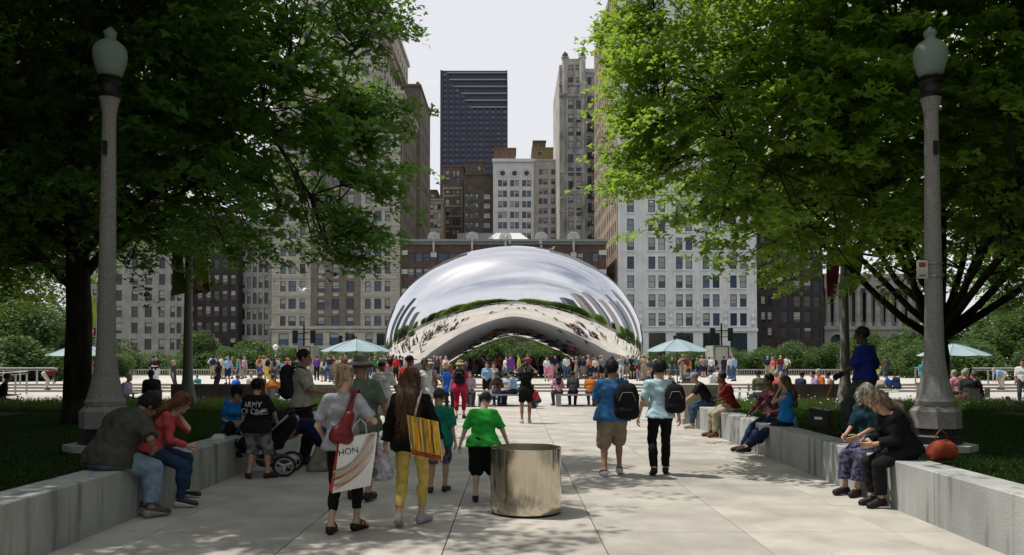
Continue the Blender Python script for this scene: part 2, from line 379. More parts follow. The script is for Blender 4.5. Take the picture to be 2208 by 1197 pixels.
def facade(root, mb, O, U, W, width, z0, z1, cols, rows, frame, glass, t=.45, sash=True, mull=1, skip=None, piers=True, mi=0, wname='window', smi=None):
    """wall pieces in front of the core: full-height piers and spandrels, windows set back between them"""
    e = [0] + [c for p in cols for c in p] + [width]
    for k in range(0, len(e), 2):
        if e[k + 1] - e[k] > .02: mb.obox(O, U, W, e[k], e[k + 1], 0, t, z0, z1, mi)
    for (a, b) in cols:
        zz = [z0] + [c for p in rows for c in p] + [z1]
        for k in range(0, len(zz), 2):
            if zz[k + 1] - zz[k] > .02: mb.obox(O, U, W, a, b, 0, t - .04, zz[k], zz[k + 1], mi if smi is None else smi)
        for ri, (r0, r1) in enumerate(rows):
            if skip and skip(a, ri): continue
            o = link(wname, window_mesh(b - a, r1 - r0, frame, glass, sash, mull), root)
            c = (a + b) / 2
            # place with outward direction W: mesh faces -Y
            ang = atan2(-W[0], W[1]) + pi
            o.location = (O[0] + U[0] * c + W[0] * (t - .28), O[1] + U[1] * c + W[1] * (t - .28), O[2] + r0)
            o.rotation_euler = (0, 0, ang)
FR, LF, RT = (0, -1), (-1, 0), (1, 0)
def colspx(lst, D, x0): return [(ax(a, D) - x0, ax(b, D) - x0) for a, b in lst]
def bld(name, label, D, px0, px1, pytop, depth, wallmat, group=None, base=-.5, cat='building'):
    x0, x1 = ax(px0, D), ax(px1, D); zt = az(pytop, D)
    r = empty(name, ((x0 + x1) / 2, D, base)); tag(r, label, cat, group)
    r['bx'] = 0
    return r, x0 - (x0 + x1) / 2, x1 - (x0 + x1) / 2, zt - base, (x0 + x1) / 2
def rows_px(tops, hpx, D, base): return sorted([(az(t + hpx, D) - base, az(t, D) - base) for t in tops])

# --- A: grey-brown corner tower left of the sculpture
D = 170; B0 = -.5
M_A = mat('weathered_stone', (.52, .485, .42), .9, .1, .5, bump=.2, bscale=6, stretch=(1, 1, 3), detail=8)
M_Ab = mat('brown_brick', (.22, .185, .16), .9, .12, .6, bump=.2, bscale=8, detail=8)
r, a, b, H, cx = bld('stone_tower', 'tall grey brown stone tower with brown brick bays left of the mirrored sculpture', D, 585, 861, 205, 26, M_A)
mb = MB(); mbb = MB(); t = .5
mb.box(a, b, t, 26, 0, H)
colsL = [(603, 615), (621, 637), (645, 657)]; colsC = [(683.5, 699.5), (715, 731), (746.5, 762.5)]; colsR = [(786.5, 799), (806.5, 821.5), (829, 840.5)]
tops = [340 + (975 - 107.9 * k) / 2.85 for k in range(0, 14)]
rows = rows_px(tops, 22, D, B0)
zbase = az(704, D) - B0
def cw(lst): return [(ax(p, D) - cx - a, ax(q, D) - cx - a) for p, q in lst]
xb1, xb2 = ax(669, D) - cx, ax(777, D) - cx
def seg(mb_, xa, xb_, cols, z0, z1, rws, mi=0, **k):
    O = (xa, t, 0); off = xa - a
    facade(r, mb_, O, (1, 0), FR, xb_ - xa, z0, z1, [(p - off, q - off) for p, q in cols], rws, M_frame_dark, G_blue, t=t, mi=mi, **k)
seg(mb, a, xb1, cw(colsL), zbase, H, rows)
seg(mbb, xb1, xb2, cw(colsC), zbase, H, rows)
seg(mb, xb2, b, cw(colsR), zbase, H, rows)
# base storeys
brow = rows_px([719], 26, D, B0)
seg(mb, a, b, cw([(600, 622), (632, 656), (676, 696), (710, 730), (744, 764), (788, 803), (812, 838)]), 0, zbase, [(.4, 4.6)] + brow)
# belt courses, window surrounds, quoin bands
tr = MB()
for (z0, z1) in rows:
    for xa, xb_ in ((a, xb1), (xb2, b)):
        tr.box(xa - .02, xb_ + .02, -.16, -.002, z0 - .95, z0 - .65).box(xa - .02, xb_ + .02, -.12, -.002, z1 + .35, z1 + .55)
    for p, q in cw(colsC): tr.box(a + p + .2, a + q - .2, .035, .12, z0 - .95, z0 - .35)
    for k in range(5):
        for xa, xb_ in ((a - .06, a + 1.3), (b - 1.9, b + .06), (xb1 - .9, xb1 - .05), (xb2 + .05, xb2 + .75)):
            zz = z0 - .3 + k * .58
            tr.box(xa, xb_, -.07, -.002, zz, zz + .42)
tr.box(a - .2, b + .2, -.45, -.002, zbase - .5, zbase + .1).box(a - .1, b + .1, -.25, -.002, zbase - 1.1, zbase - .8)
tr.box(a - .5, b + .9, -.9, 26.2, H, H + .7).box(a - .3, b + .6, -.6, 26.1, H - .9, H - .003)
tag(tr.build('stone_trim', M_A, r), kind='stuff')
# right side (in shade, receding)
side_cols = [(2.2 + k * 3.1, 3.7 + k * 3.1) for k in range(7)]
facade(r, mbb, (b - .003, 26, 0), (0, -1), RT, 25.9 - t, zbase, H - 1, side_cols, rows, M_frame_dark, G_dark, t=.35)
mb.build('wall', M_A, r); mbb.build('brick_wall', M_Ab, r)
# upper block above
r2_ = r
mb = MB(); xa, xb_ = ax(640, D) - cx, ax(800, D) - cx
H2 = az(-60, D) - B0; Hc = az(45, D) - B0
mb.box(xa, xb_, 1.0, 56, H + .71, H2)
up_rows = rows_px([178, 140, 98, 60, 5, -35], 20, D, B0)
facade(r, mb, (xa, 1.0, 0), (1, 0), FR, xb_ - xa, H + .71, H2, [(k * 3.05 + 1.0, k * 3.05 + 2.5) for k in range(5)], up_rows, M_frame_dark, G_blue, t=.4)
facade(r, mb, (xb_ - .003, 56, 0), (0, -1), RT, 55, H + .71, H2, [(2 + k * 4.2, 4 + k * 4.2) for k in range(12)], up_rows, M_frame_dark, G_dark, t=.3)
mb.build('upper_wall', M_A, r)
MB().box(xa - 1.2, xb_ + 2.2, -.7, 57, Hc, Hc + 1.0).box(xa - .8, xb_ + 1.5, -.2, 56.5, Hc - 1.1, Hc - .003).box(xa - .5, xb_ + .8, .3, 56.3, H2 + .003, H2 + 1).build('cornice', M_A, r)

# --- A3 brown slab right behind
D3 = 197
M_A3 = mat('brown_brick_dark', (.20, .17, .145), .9, .12, .6, detail=8)
r, a, b, H, cx = bld('brick_tower', 'narrow dark brown brick tower rising behind the stone tower', D3, 868, 902, 187, 22, M_A3)
mb = MB(); mb.box(a, b, .4, 24, 0, H)
rws = [(6 + k * 3.9, 8 + k * 3.9) for k in range(int((H - 8) / 3.9))]
facade(r, mb, (a, .4, 0), (1, 0), FR, b - a, 0, H, [(1.9, 3.1)], rws, M_frame_dark, G_dark, t=.4)
facade(r, mb, (b - .003, 24, 0), (0, -1), RT, 23.5, 0, H, [(1.5 + k * 3.3, 3 + k * 3.3) for k in range(6)], rws, M_frame_dark, G_dark, t=.3)
mb.build('wall', M_A3, r); MB().box(a - .3, b + .5, -.3, 24.5, H + .003, H + .6).box(b - 1.2, b - .5, 4, 5, H + .61, H + 2.6).build('cornice', M_A3, r)

# --- B: red-brown brick building with fan ornaments
D = 171
M_B = mat('red_brick', (.14, .09, .078), .85, .12, 1, bump=.2, bscale=12)
M_white = mat('painted_white', (.62, .62, .60), .6, .05, 2)
M_lead = mat('grey_metal_coping', (.30, .30, .31), .5, .08, 2)
r, a, b, H, cx = bld('fan_roofed_building', 'low red brick building with fan ornaments along its roof behind the mirrored sculpture', D, 861.5, 1308, 522, 30, M_B)
mb = MB(); mb.box(a, b, .5, 28, 0, H)
pil = [870, 935, 1018, 1090, 1167, 1237, 1300]
cols = []
for p, q in zip(pil[:-1], pil[1:]):
    n = 3; s0, s1 = p + 7, q - 7; wd = (s1 - s0) / n
    cols += [(ax(s0 + wd * k + 1.2, D) - cx - a, ax(s0 + wd * (k + 1) - 1.2, D) - cx - a) for k in range(n)]
rws = rows_px([545, 578, 614, 650, 686], 20, D, B0)
facade(r, mb, (a, .5, 0), (1, 0), FR, b - a, 0, H, cols, rws, M_frame_dark, G_blue, t=.5)
mb.build('wall', M_B, r)
MB().box(a - .3, b + .3, -.9, 28.2, H + .003, H + .5).box(a - .1, b + .1, -.35, 28.1, H - .55, H - .003).build('coping', M_lead, r)
for p in pil[1:-1]:
    x = ax(p, D) - cx
    MB().box(x - .55, x + .55, -.25, -.003, 0, H - .6).build('pilaster', M_B, r)
    MB().box(x - .62, x + .62, -.32, -.255, H - 3.2, H - 2.2).box(x - .62, x + .62, -.32, -.255, H - 9.2, H - 8.2).build('stone_block', M_white, r)
    fan = MB(); n = 16; R = 1.25; zc_ = H + .5
    for k in range(n):
        t0 = radians(-25 + 230 * k / n); t1 = radians(-25 + 230 * (k + .72) / n)
        vv = [(x + rr * cos(tt), y_, zc_ + .3 + rr * sin(tt)) for y_ in (-.75, -.55) for rr, tt in ((.25, t0), (R, t0), (R, t1), (.25, t1))]
        fan.add(vv, [(0, 1, 2, 3), (7, 6, 5, 4), (1, 5, 6, 2), (0, 4, 5, 1), (2, 6, 7, 3)])
    fan.lathe([(.26, -.1), (.26, .1)], 8, (0, 0)) if False else None
    fan.tube([(x + R * cos(radians(q)), -.65, zc_ + .3 + R * sin(radians(q))) for q in range(-25, 206, 14)], .07, 5)
    fan.tube([(x, -.65, H - 2.2), (x, -.65, zc_ + .4)], [.16, .30], 8)
    fan.build('fan_ornament', M_white, r)
for px_, q_ in ((870, 0), (1300, 0)):
    x = ax(px_, D) - cx
    for zz in (az(545, D), az(586, D), az(628, D)): MB().box(x - .8, x + .8, -.2, -.003, zz - B0 - .5, zz - B0 + .5).build('stone_block', M_white, r)
sx0, sx1 = ax(1040, D + 8) - cx, ax(1150, D + 8) - cx; mxx = (sx0 + sx1) / 2; zt = az(501, D + 8) - B0
sk = MB().add([(sx0, 5, H + .51), (sx1, 5, H + .51), (sx1, 13, H + .51), (sx0, 13, H + .51), (mxx - 2.6, 9, zt), (mxx + 2.6, 9, zt)], [(0, 1, 5, 4), (1, 2, 5), (2, 3, 4, 5), (3, 0, 4)])
sk.build('skylight', mat('skylight_glass', (.60, .64, .62), .3, .05), r)
bars = MB()
for k in range(9):
    f_ = k / 8; bars.tube([(sx0 + (sx1 - sx0) * f_, 5, H + .53), (mxx - 2.6 + 5.2 * f_, 9, zt + .03)], .07, 4)
bars.build('skylight_bar', M_white, r)
MB().box(ax(975, D) - cx, ax(1064, D) - cx, 15, 20, H + .51, az(503, D + 15) - B0).build('roof_house', M_lead, r)

# --- F: dark modern tower
D = 640
M_C = mat('dark_tower_cladding', (.05, .05, .08), .5, .05, .1)
M_Cb = mat('tower_pale_band', (.30, .30, .36), .5, .05)
r, a, b, H, cx = bld('office_skyscraper', 'distant dark glass skyscraper with slanting striped corner at its top', D, 948, 1094, 151, 60, M_C)
mb = MB(); mb.box(a, b, 1.5, 50, 0, H)
ncol = 11; cwid = (b - a - 1.2) / ncol; ztops = []
z_low = az(430, D) - B0
rowh = (az(151, D) - az(430, D)) / 24.0
nw = 0
for c in range(ncol):
    # columns at the left end rise higher: slanted stair top
    top_r = 23 - max(0, min(7, int(c * 1.55))) if True else 23
    x0_ = a + .6 + c * cwid
    mb.box(x0_, x0_ + cwid * .36, -.5, 1.5, 0, z_low + rowh * (top_r + .9))
    for k in range(0, top_r + 1):
        z_ = z_low + k * rowh
        mb.box(x0_ + cwid * .36, x0_ + cwid, .55, 1.5, z_ - rowh * .42, z_)
        o = link('window', window_mesh(cwid * .64, rowh * .58, M_C, G_tower, False), r, (x0_ + cwid * .68, 1.2, z_)); nw += 1
    zt_ = z_low + rowh * (top_r + .9)
for k in range(6):
    z_ = z_low + rowh * (23.4 - k * 1.28)
    xs0 = a + .6 + cwid * min(ncol - 2, 1 + int(k * .85))
    MB().box(xs0, b - .4, -.05, 1.49, z_, z_ + rowh * .22).build('pale_band', M_Cb, r)
mb.box(a, a + .55, -.1, 1.49, 0, H).box(b - .55, b, -.1, 1.49, 0, H)
mb.build('wall', M_C, r)
MB().box(ax(993, D) - cx, ax(1060, D) - cx, 10, 40, H + .01, az(143, D) - B0).build('roof_house', mat('rooftop_dark', (.10, .09, .09), .7), r)

# --- D: old brown blocks
def simple_block(name, label, D, p0, p1, pt, depth, m, cols, rtops, rh, frame=None, glass=None, sash=True, extra=None, side=None, cat='building'):
    r, a, b, H, cx = bld(name, label, D, p0, p1, pt, depth, m, cat=cat)
    mb = MB(); mb.box(a, b, .4, depth, 0, H)
    cl = [(ax(p, D) - cx - a, ax(q, D) - cx - a) for p, q in cols]
    facade(r, mb, (a, .4, 0), (1, 0), FR, b - a, 0, H, cl, rows_px(rtops, rh, D, B0), frame or M_frame_dark, glass or G_blue, t=.4, sash=sash)
    if side: side(r, mb, a, b, H)
    mb.build('wall', m, r)
    MB().box(a - .2, b + .2, -.25, depth, H + .003, H + .5).build('coping', extra or m, r)
    return r, a, b, H, cx
M_D1 = mat('dark_brown_masonry', (.13, .105, .08), .9, .15, .4, detail=8)
M_D2 = mat('brown_masonry', (.105, .085, .068), .9, .15, .4, detail=8)
M_D3 = mat('tan_stone', (.30, .26, .19), .9, .1, .5)
D = 300
r, a, b, H, cx = simple_block('brown_office_block', 'old dark brown block with tan framed bays below the dark skyscraper', D, 952, 999, 360, 20, M_D1,
    [(960, 968), (976, 981), (983, 990)], [368, 382, 410, 430, 452, 474, 496], 13, side=None)
MB().box(ax(954, D) - cx, ax(956.5, D) - cx, -.25, -.003, 0, az(405, D) - B0).box(ax(994, D) - cx, ax(996.5, D) - cx, -.25, -.003, 0, az(405, D) - B0).box(ax(954, D) - cx, ax(996.5, D) - cx, -.4, -.26, az(409, D) - B0, az(404, D) - B0).build('tan_trim', M_D3, r)
for z_ in (421, 443, 465, 487): MB().box(ax(957, D) - cx, ax(994, D) - cx, -.2, -.003, az(z_ + 3, D) - B0, az(z_, D) - B0).build('tan_trim', M_D3, r)
simple_block('brown_loft_block', 'dark brown loft building with rows of blue windows beside the white building', 290, 999.5, 1062, 378, 20, M_D2,
    [(1003, 1007.5), (1008.5, 1013), (1014, 1018.5), (1019.5, 1024), (1025, 1031), (1042, 1057)], [418, 438, 459, 480, 500], 12, sash=False)
simple_block('rooftop_water_house', 'brown brick rooftop house above the loft building', 300, 1003, 1043, 350, 8, M_D1, [(1010, 1015), (1030, 1036)], [358], 9, cat='rooftop building')
simple_block('tan_office_block', 'small tan block with blue strip windows at the edge of the brown tower', 280, 908, 951, 432, 20, M_D3,
    [(927, 934), (935, 942), (943, 950)], [440, 459, 480, 500], 12, sash=False)
simple_block('brick_rooftop_block', 'low brown rooftop block just right of the brown tower', 310, 900, 941, 412, 14, M_D1, [(928, 936)], [418], 8)
simple_block('brown_penthouse', 'brown brick penthouse above the white building', 285, 1065, 1112, 322, 10, mat('rust_brick', (.16, .10, .065), .9, .15), [(1075, 1080), (1096, 1101)], [330], 7)
simple_block('ochre_penthouse', 'ochre and black penthouse beside the gothic tower', 290, 1148, 1208, 321, 14, mat('ochre_brick', (.22, .17, .09), .9, .2), [(1160, 1168)], [328], 7)
simple_block('ochre_stair_tower', 'stair tower standing on the ochre penthouse', 296, 1150, 1177, 306, 8, mat('ochre_dark', (.13, .11, .07), .9, .2), [(1158, 1163)], [311], 5)

# --- E: white building with round windows
D = 260
M_E = mat('white_terracotta', (.76, .76, .77), .7, .05, .5, bump=.1)
M_E2 = mat('cream_stone', (.50, .47, .43), .8, .08, .5, bump=.1)
bays = [(1073, 1094), (1099, 1120), (1125, 1146)]
cols = []
for p, q in bays: m_ = (p + q) / 2; cols += [(p + .5, m_ - .6), (m_ + .6, q - .5)]
r, a, b, H, cx = simple_block('white_terracotta_building', 'white building with three round windows over paired blue windows', D, 1063, 1151.5, 347, 24, M_E, cols,
    [388 + 22.8 * k for k in range(6)], 14, frame=M_frame_pale)
for p, q in bays:
    x = (ax(p, D) + ax(q, D)) / 2 - cx; z_ = az(374, D) - B0
    ring = MB(); n = 20
    for k in range(n):
        t0, t1 = 2 * pi * k / n, 2 * pi * (k + 1) / n
        vv = [(x + rr * cos(tt), y_, z_ + rr * sin(tt)) for y_ in (-.22, -.002) for rr, tt in ((.85, t0), (1.25, t0), (1.25, t1), (.85, t1))]
        ring.add(vv, [(3, 2, 1, 0), (1, 2, 6, 5), (4, 7, 3, 0), (4, 0, 3, 7)])
    rg = ring.build('round_window', M_E, r)
    MB().add([(x + .85 * cos(2 * pi * k / n), -.06, z_ + .85 * sin(2 * pi * k / n)) for k in range(n)], [tuple(range(n))]).build('pane', [G_dark], rg)
    ar = MB()
    ar.tube([(x + 1.55 * cos(radians(q2)), -.05, z_ + 1.55 * sin(radians(q2))) for q2 in range(0, 181, 15)], .16, 5)
    ar.tube([(x - 1.55, -.05, 0), (x - 1.55, -.05, z_)], .14, 5); ar.tube([(x + 1.55, -.05, 0), (x + 1.55, -.05, z_)], .14, 5)
    ar.build('arch_moulding', M_E, r)
MB().box(a - .3, b + .3, -.6, -.26, H - .4, H + .6).build('cornice', M_E, r)
simple_block('cream_office_building', 'cream stone office building between the white building and the gothic tower', D + 1, 1152, 1203, 347, 24, M_E2,
    [(1162, 1170), (1172, 1181), (1189, 1197)], [365, 386, 407, 428, 449, 470, 491, 512], 12)

# --- F: gothic tower
D = 240
M_F = mat('sooty_limestone', (.40, .38, .345), .9, .22, .5, bump=.25, bscale=5, stretch=(1, 1, .4), detail=9)
r, a, b, H, cx = bld('gothic_tower', 'narrow sooty stone gothic tower with two turrets and a fire escape', D, 1207, 1262, 140, 30, M_F)
mb = MB(); mb.box(a, b, .5, 36, 0, H)
gr = rows_px([217 + 28.9 * k for k in range(11)], 18, D, B0)
facade(r, mb, (a, .5, 0), (1, 0), FR, b - a, 0, H, [(ax(1226, D) - cx - a, ax(1237, D) - cx - a), (ax(1243, D) - cx - a, ax(1254, D) - cx - a)], gr + [(az(178, D) - B0, az(167, D) - B0), (az(151.5, D) - B0, az(141, D) - B0)], M_frame_dark, G_blue, t=.5)
mb.build('wall', M_F, r)
for p in (1219.5, 1257):
    x = ax(p, D) - cx
    tt = MB(); tt.lathe([(1.0, az(205, D) - B0), (1.0, az(128, D) - B0), (1.25, az(127, D) - B0), (1.25, az(124, D) - B0)], 8, (x, -.2))
    tt.build('turret', M_F, r)
    MB().lathe([(.95, az(124, D) - B0), (.95, az(120, D) - B0), (.65, az(116, D) - B0), (.12, az(112, D) - B0)], 8, (x, -.2)).build('turret_cap', mat('slate_dark', (.05, .05, .05), .7), r)
MB().box(ax(1224, D) - cx, ax(1253, D) - cx, -.1, 3, H + .003, az(127, D) - B0).build('gable', M_F, r)
for z_, o_ in ((182, .5), (205, .7), (208, .3), (370, .3), (455, .3)):
    MB().box(a - .1, b + .1, -o_, -.003, az(z_ + 3, D) - B0, az(z_, D) - B0).build('stone_course', M_F, r)
for p in (1213, 1222, 1240, 1258):
    MB().box(ax(p, D) - cx, ax(p, D) - cx + .45, -.35, -.004, 0, az(212, D) - B0).build('buttress', M_F, r)
# lower wing with fire escape
r, a, b, H, cx = bld('fire_escape_block', 'soot stained stone block with black fire escapes beside the gothic tower', D + .5, 1262.5, 1297, 153, 30, M_F)
mb = MB(); mb.box(a, b, .5, 30, 0, H)
facade(r, mb, (a, .5, 0), (1, 0), FR, b - a, 0, H, [(ax(1268, D) - cx - a, ax(1277, D) - cx - a), (ax(1282, D) - cx - a, ax(1291, D) - cx - a)], rows_px([165] + [205 + 29 * k for k in range(11)], 17, D, B0), M_frame_dark, G_dark, t=.5)
mb.build('wall', M_F, r)
M_iron = mat('black_iron', (.02, .02, .02), .6)
for k in range(11):
    z_ = az(224 + 29 * k, D) - B0; fe = MB()
    x0_, x1_ = ax(1267, D) - cx, ax(1293, D) - cx
    fe.box(x0_, x1_, -1.7, -.05, z_ - .12, z_)
    fe.box(x0_, x1_, -1.72, -1.64, z_ + .9, z_ + 1.0).box(x0_, x1_, -1.72, -1.66, z_ + .45, z_ + .5)
    for j in range(7): xx = x0_ + (x1_ - x0_) * j / 6; fe.box(xx - .03, xx + .03, -1.72, -1.65, z_, z_ + .9)
    fe.tube([(x0_ + .3, -1.0, z_), (x1_ - .3, -1.0, z_ + 3.9)], .12, 4)
    fe.build('fire_escape', M_iron, r)
MB().box(a, b, -.3, -.003, H - .6, H + .6).build('cornice', M_F, r)

# --- G: white tower right
D = 169; B0 = -.5
M_G = mat('white_glazed_brick', (.78, .785, .80), .75, .06, .4, bump=.15, bscale=6, detail=8)
M_Gs = mat('tan_side_brick', (.33, .265, .205), .9, .12, .4, bump=.2, bscale=8, detail=8)
r, a, b, H, cx = bld('white_tower', 'tall white tower with tan brick side right of the mirrored sculpture', D, 1335, 1633, -70, 47, M_G)
mb = MB(); mb.box(a, b, .5, 47, 0, H)
gcols = [(1353, 1368), (1399, 1414), (1420.5, 1435.5), (1458.5, 1473), (1479.5, 1494), (1516.5, 1531), (1538, 1552.5), (1575.5, 1590), (1596.5, 1611)]
cl = [(ax(p, D) - cx - a, ax(q, D) - cx - a) for p, q in gcols]
gt = [675.5 - 40.8 * k for k in range(0, 19)]
zb = az(709, D) - B0
facade(r, mb, (a, .5, 0), (1, 0), FR, b - a, zb, H, cl, rows_px(gt, 27, D, B0), M_frame_dark, G_blue, t=.5)
facade(r, mb, (a, .5, 0), (1, 0), FR, b - a, 0, zb, [(ax(p, D) - cx - a, ax(q, D) - cx - a) for p, q in ((1399, 1436), (1458, 1495), (1516, 1553), (1575, 1612))], [(.5, az(718, D) - B0)], M_frame_dark, G_dark, t=.5, mull=3)
mb.build('wall', M_G, r)
tr = MB()
for k, g_ in enumerate(gt):
    zz = az(g_ + 27, D) - B0
    for p, q in [(1352, 1369), (1397, 1437), (1457, 1495), (1515, 1554), (1574, 1612)]:
        tr.box(ax(p, D) - cx - .1, ax(q, D) - cx + .1, -.18, -.003, zz - .35, zz - .05)
for p in (1337, 1381, 1446, 1505, 1564, 1624):
    x = ax(p, D) - cx; tr.box(x - .32, x + .32, -.22, -.004, zb + 5.5, H)
    tr.lathe([(.12, zb + .4), (.5, zb + 1), (.22, zb + 1.8), (.45, zb + 2.4), (.15, zb + 3.2), (.3, zb + 3.8), (.05, zb + 5)], 6, (x, -.35))
for zz in (zb - .3, az(420, D) - B0 + .8, az(190, D) - B0): tr.box(a - .1, b + .1, -.4, -.225, zz - .25, zz + .35)
tag(tr.build('stone_trim', M_G, r), kind='stuff')
sm = MB()
facade(r, sm, (a + .003, .6, 0), (0, 1), LF, 46, 0, H, [(2 + k * 3.4, 3.6 + k * 3.4) for k in range(13)], rows_px([g_ for g_ in gt], 24, D, B0), M_frame_dark, G_dark, t=.3)
sm.build('side_wall', M_Gs, r)
# --- H: further blocks right and left
M_H = mat('dark_red_brown', (.055, .042, .04), .85, .15, .4)
simple_block('dark_brick_block', 'very dark brown building right of the white tower', 172, 1634, 1776, 380, 25, M_H,
    [(1642, 1652), (1656, 1666), (1683, 1700), (1712, 1728), (1735, 1751), (1756, 1770)], [400 + 34 * k for k in range(10)], 24, glass=G_dark)
# colonnaded hall
D = 175
M_J = mat('grey_limestone', (.34, .33, .31), .85, .1, .6, bump=.2, bscale=5)
r, a, b, H, cx = bld('colonnaded_hall', 'grey classical building with tall columns and arches behind the right trees', D, 1779, 1990, 590, 30, M_J, cat='building')
mb = MB(); zf = az(703, D) - B0
mb.box(a, b, 1.6, 30, 0, H).box(a, b, 0, 1.59, H - 3.2, H).box(a - .3, b + .3, -.4, 1.59, zf - .8, zf)
arch_x = [a + 1.4 + k * 4.2 for k in range(5)]
for k in range(6): mb.box(a + k * 4.1, a + k * 4.1 + 1.3, .1, 1.59, 0, zf - .81)
mb.build('wall', M_J, r)
for k in range(5):
    x0_ = a + k * 4.1 + 1.3; xm = x0_ + 1.4
    am = MB(); n = 10
    pts = [(xm - 1.4 * cos(pi * q / n), zf - 3.2 + 1.4 * sin(pi * q / n)) for q in range(n + 1)]
    for q in range(n):
        (xa_, za_), (xb__, zb__) = pts[q], pts[q + 1]
        am.add([(xa_, .1, za_), (xb__, .1, zb__), (xb__, .1, zf - .81), (xa_, .1, zf - .81), (xa_, 1.58, za_), (xb__, 1.58, zb__)], [(0, 1, 2, 3), (0, 4, 5, 1)])
    am.build('arch', M_J, r)
    MB().add([(xm - 1.4, 1.3, 0), (xm + 1.4, 1.3, 0), (xm + 1.4, 1.3, zf - 1.9), (xm - 1.4, 1.3, zf - 1.9)], [(0, 1, 2, 3)]).build('pane', G_dark, r)
col = MB().lathe([(.75, 0), (.75, .4), (.58, .7), (.5, H - zf - 4.2), (.7, H - zf - 3.6), (.7, H - zf - 3.2)], 14).mesh('column', M_J)
x = a + .8; k = 0
while x < b - .5:
    link('column', col, r, (x, .55, zf)); x += 2.35 if k % 4 else 1.9; k += 1
for k in range(9): MB().add([(a + 2 + k * 2.3, 1.55, zf + 1), (a + 3.4 + k * 2.3, 1.55, zf + 1), (a + 3.4 + k * 2.3, 1.55, H - 4), (a + 2 + k * 2.3, 1.55, H - 4)], [(0, 1, 2, 3)]).build('window', G_dark, r)
# left blocks
M_K = mat('grey_stone', (.36, .34, .32), .9, .12, .5, bump=.2, bscale=5)
simple_block('grey_stone_block', 'weathered grey stone building seen between the left lamp and the second lamp', 168, 232, 398, 430, 28, M_K,
    [(247, 261), (282, 296), (311, 326), (341, 354), (366, 376), (380, 390)], [696 - 35 * k for k in range(-1, 8)], 23, glass=G_dark)
simple_block('pale_stone_block', 'pale stone building at the far left behind the tree', 178, 168, 231, 440, 28, mat('pale_stone', (.36, .35, .31), .9, .1, .5),
    [(176, 190), (198, 210), (216, 227)], [660 - 36 * k for k in range(-1, 6)], 24)
simple_block('black_glass_block', 'nearly black office block right of the grey stone building', 171, 399, 512, 470, 25, M_H,
    [(405 + 18 * k, 417 + 18 * k) for k in range(6)], [490 + 34 * k for k in range(8)], 22, glass=G_dark)
simple_block('slim_grey_block', 'slim grey block with narrow window strips left of the stone tower', 174, 513, 584, 480, 25, M_K,
    [(519 + 12.5 * k, 527 + 12.5 * k) for k in range(5)], [495 + 34 * k for k in range(8)], 24, glass=G_dark)
# ------------------------------------------------------------ mirrored bean sculpture
def mirror_mat(name, col, rough, bump=0, bs=2.0):
    m = bpy.data.materials.new(name); m.use_nodes = True; t = m.node_tree; b = t.nodes['Principled BSDF']
    b.inputs['Metallic'].default_value = 1; b.inputs['Roughness'].default_value = rough
    tcn = t.nodes.new('ShaderNodeTexCoord'); nz = t.nodes.new('ShaderNodeTexNoise'); nz.inputs['Scale'].default_value = bs; nz.inputs['Detail'].default_value = 5
    t.links.new(tcn.outputs['Object'], nz.inputs['Vector'])
    mx_ = t.nodes.new('ShaderNodeMix'); mx_.data_type = 'RGBA'; mx_.inputs[6].default_value = (*[c * .86 for c in col], 1); mx_.inputs[7].default_value = (*col, 1)
    t.links.new(nz.outputs[0], mx_.inputs[0]); t.links.new(mx_.outputs[2], b.inputs['Base Color'])
    if bump:
        bp = t.nodes.new('ShaderNodeBump'); bp.inputs['Strength'].default_value = bump; bp.inputs['Distance'].default_value = .02
        t.links.new(nz.outputs[0], bp.inputs['Height']); t.links.new(bp.outputs[0], b.inputs['Normal'])
    MATS[name] = m; return m
M_bean = mirror_mat('polished_steel', (.90, .905, .92), .015)
BX, BY = ax(1108, 68), 68.0
A_ = 281 / 1750 * 67.2
nu, nv = 160, 120
V = np.zeros((nu, nv, 3))
us = np.linspace(-1, 1, nu)
for i, u in enumerate(us):
    x = A_ * sin(u * pi / 2) * (1 - 1e-5); q = x / A_
    zw = 2.75
    ztop = zw + (10.95 - zw) * sqrt(max(0, 1 - q * q)) + 0
    arch = 3.35 * (1 - min(1, abs(x) / 7.3) ** 1.45)
    tt = max(0, (abs(x) - 7.3) / (A_ - 7.3)); low = zw * (1 - sqrt(max(0, 1 - tt ** 3.2)))
    zbot = arch if abs(x) < 7.3 else low
    zbot -= .03 * (abs(x) > 6.6)
    zm = min(max(zw + 3.3 * (1 - q * q), zbot), ztop)
    yh = 6.3 * max(0, 1 - abs(q) ** 2.3) ** .5
    for j in range(nv):
        a = 2 * pi * j / nv; c, s_ = cos(a), sin(a)
        cy_ = math.copysign(abs(c) ** (1.0), c)
        if s_ > 0: z = zm + (ztop - zm) * s_
        else:
            z = zm - (zm - zbot) * abs(s_) ** .82; cy_ = math.copysign(abs(c) ** .80, c)
        V[i, j] = (x, yh * cy_, z)
idx = np.arange(nu * nv).reshape(nu, nv); nx_ = np.roll(idx, -1, axis=1)
Fq = np.stack([idx[:-1], idx[1:], nx_[1:], nx_[:-1]], -1).reshape(-1, 4)
bean = link('mirrored_sculpture', npmesh('mirrored_sculpture', V.reshape(-1, 3), Fq, M_bean), None, (BX, BY, ZP))
tag(bean, 'giant polished steel bean shaped sculpture arching over the crowd on the plaza', 'sculpture')

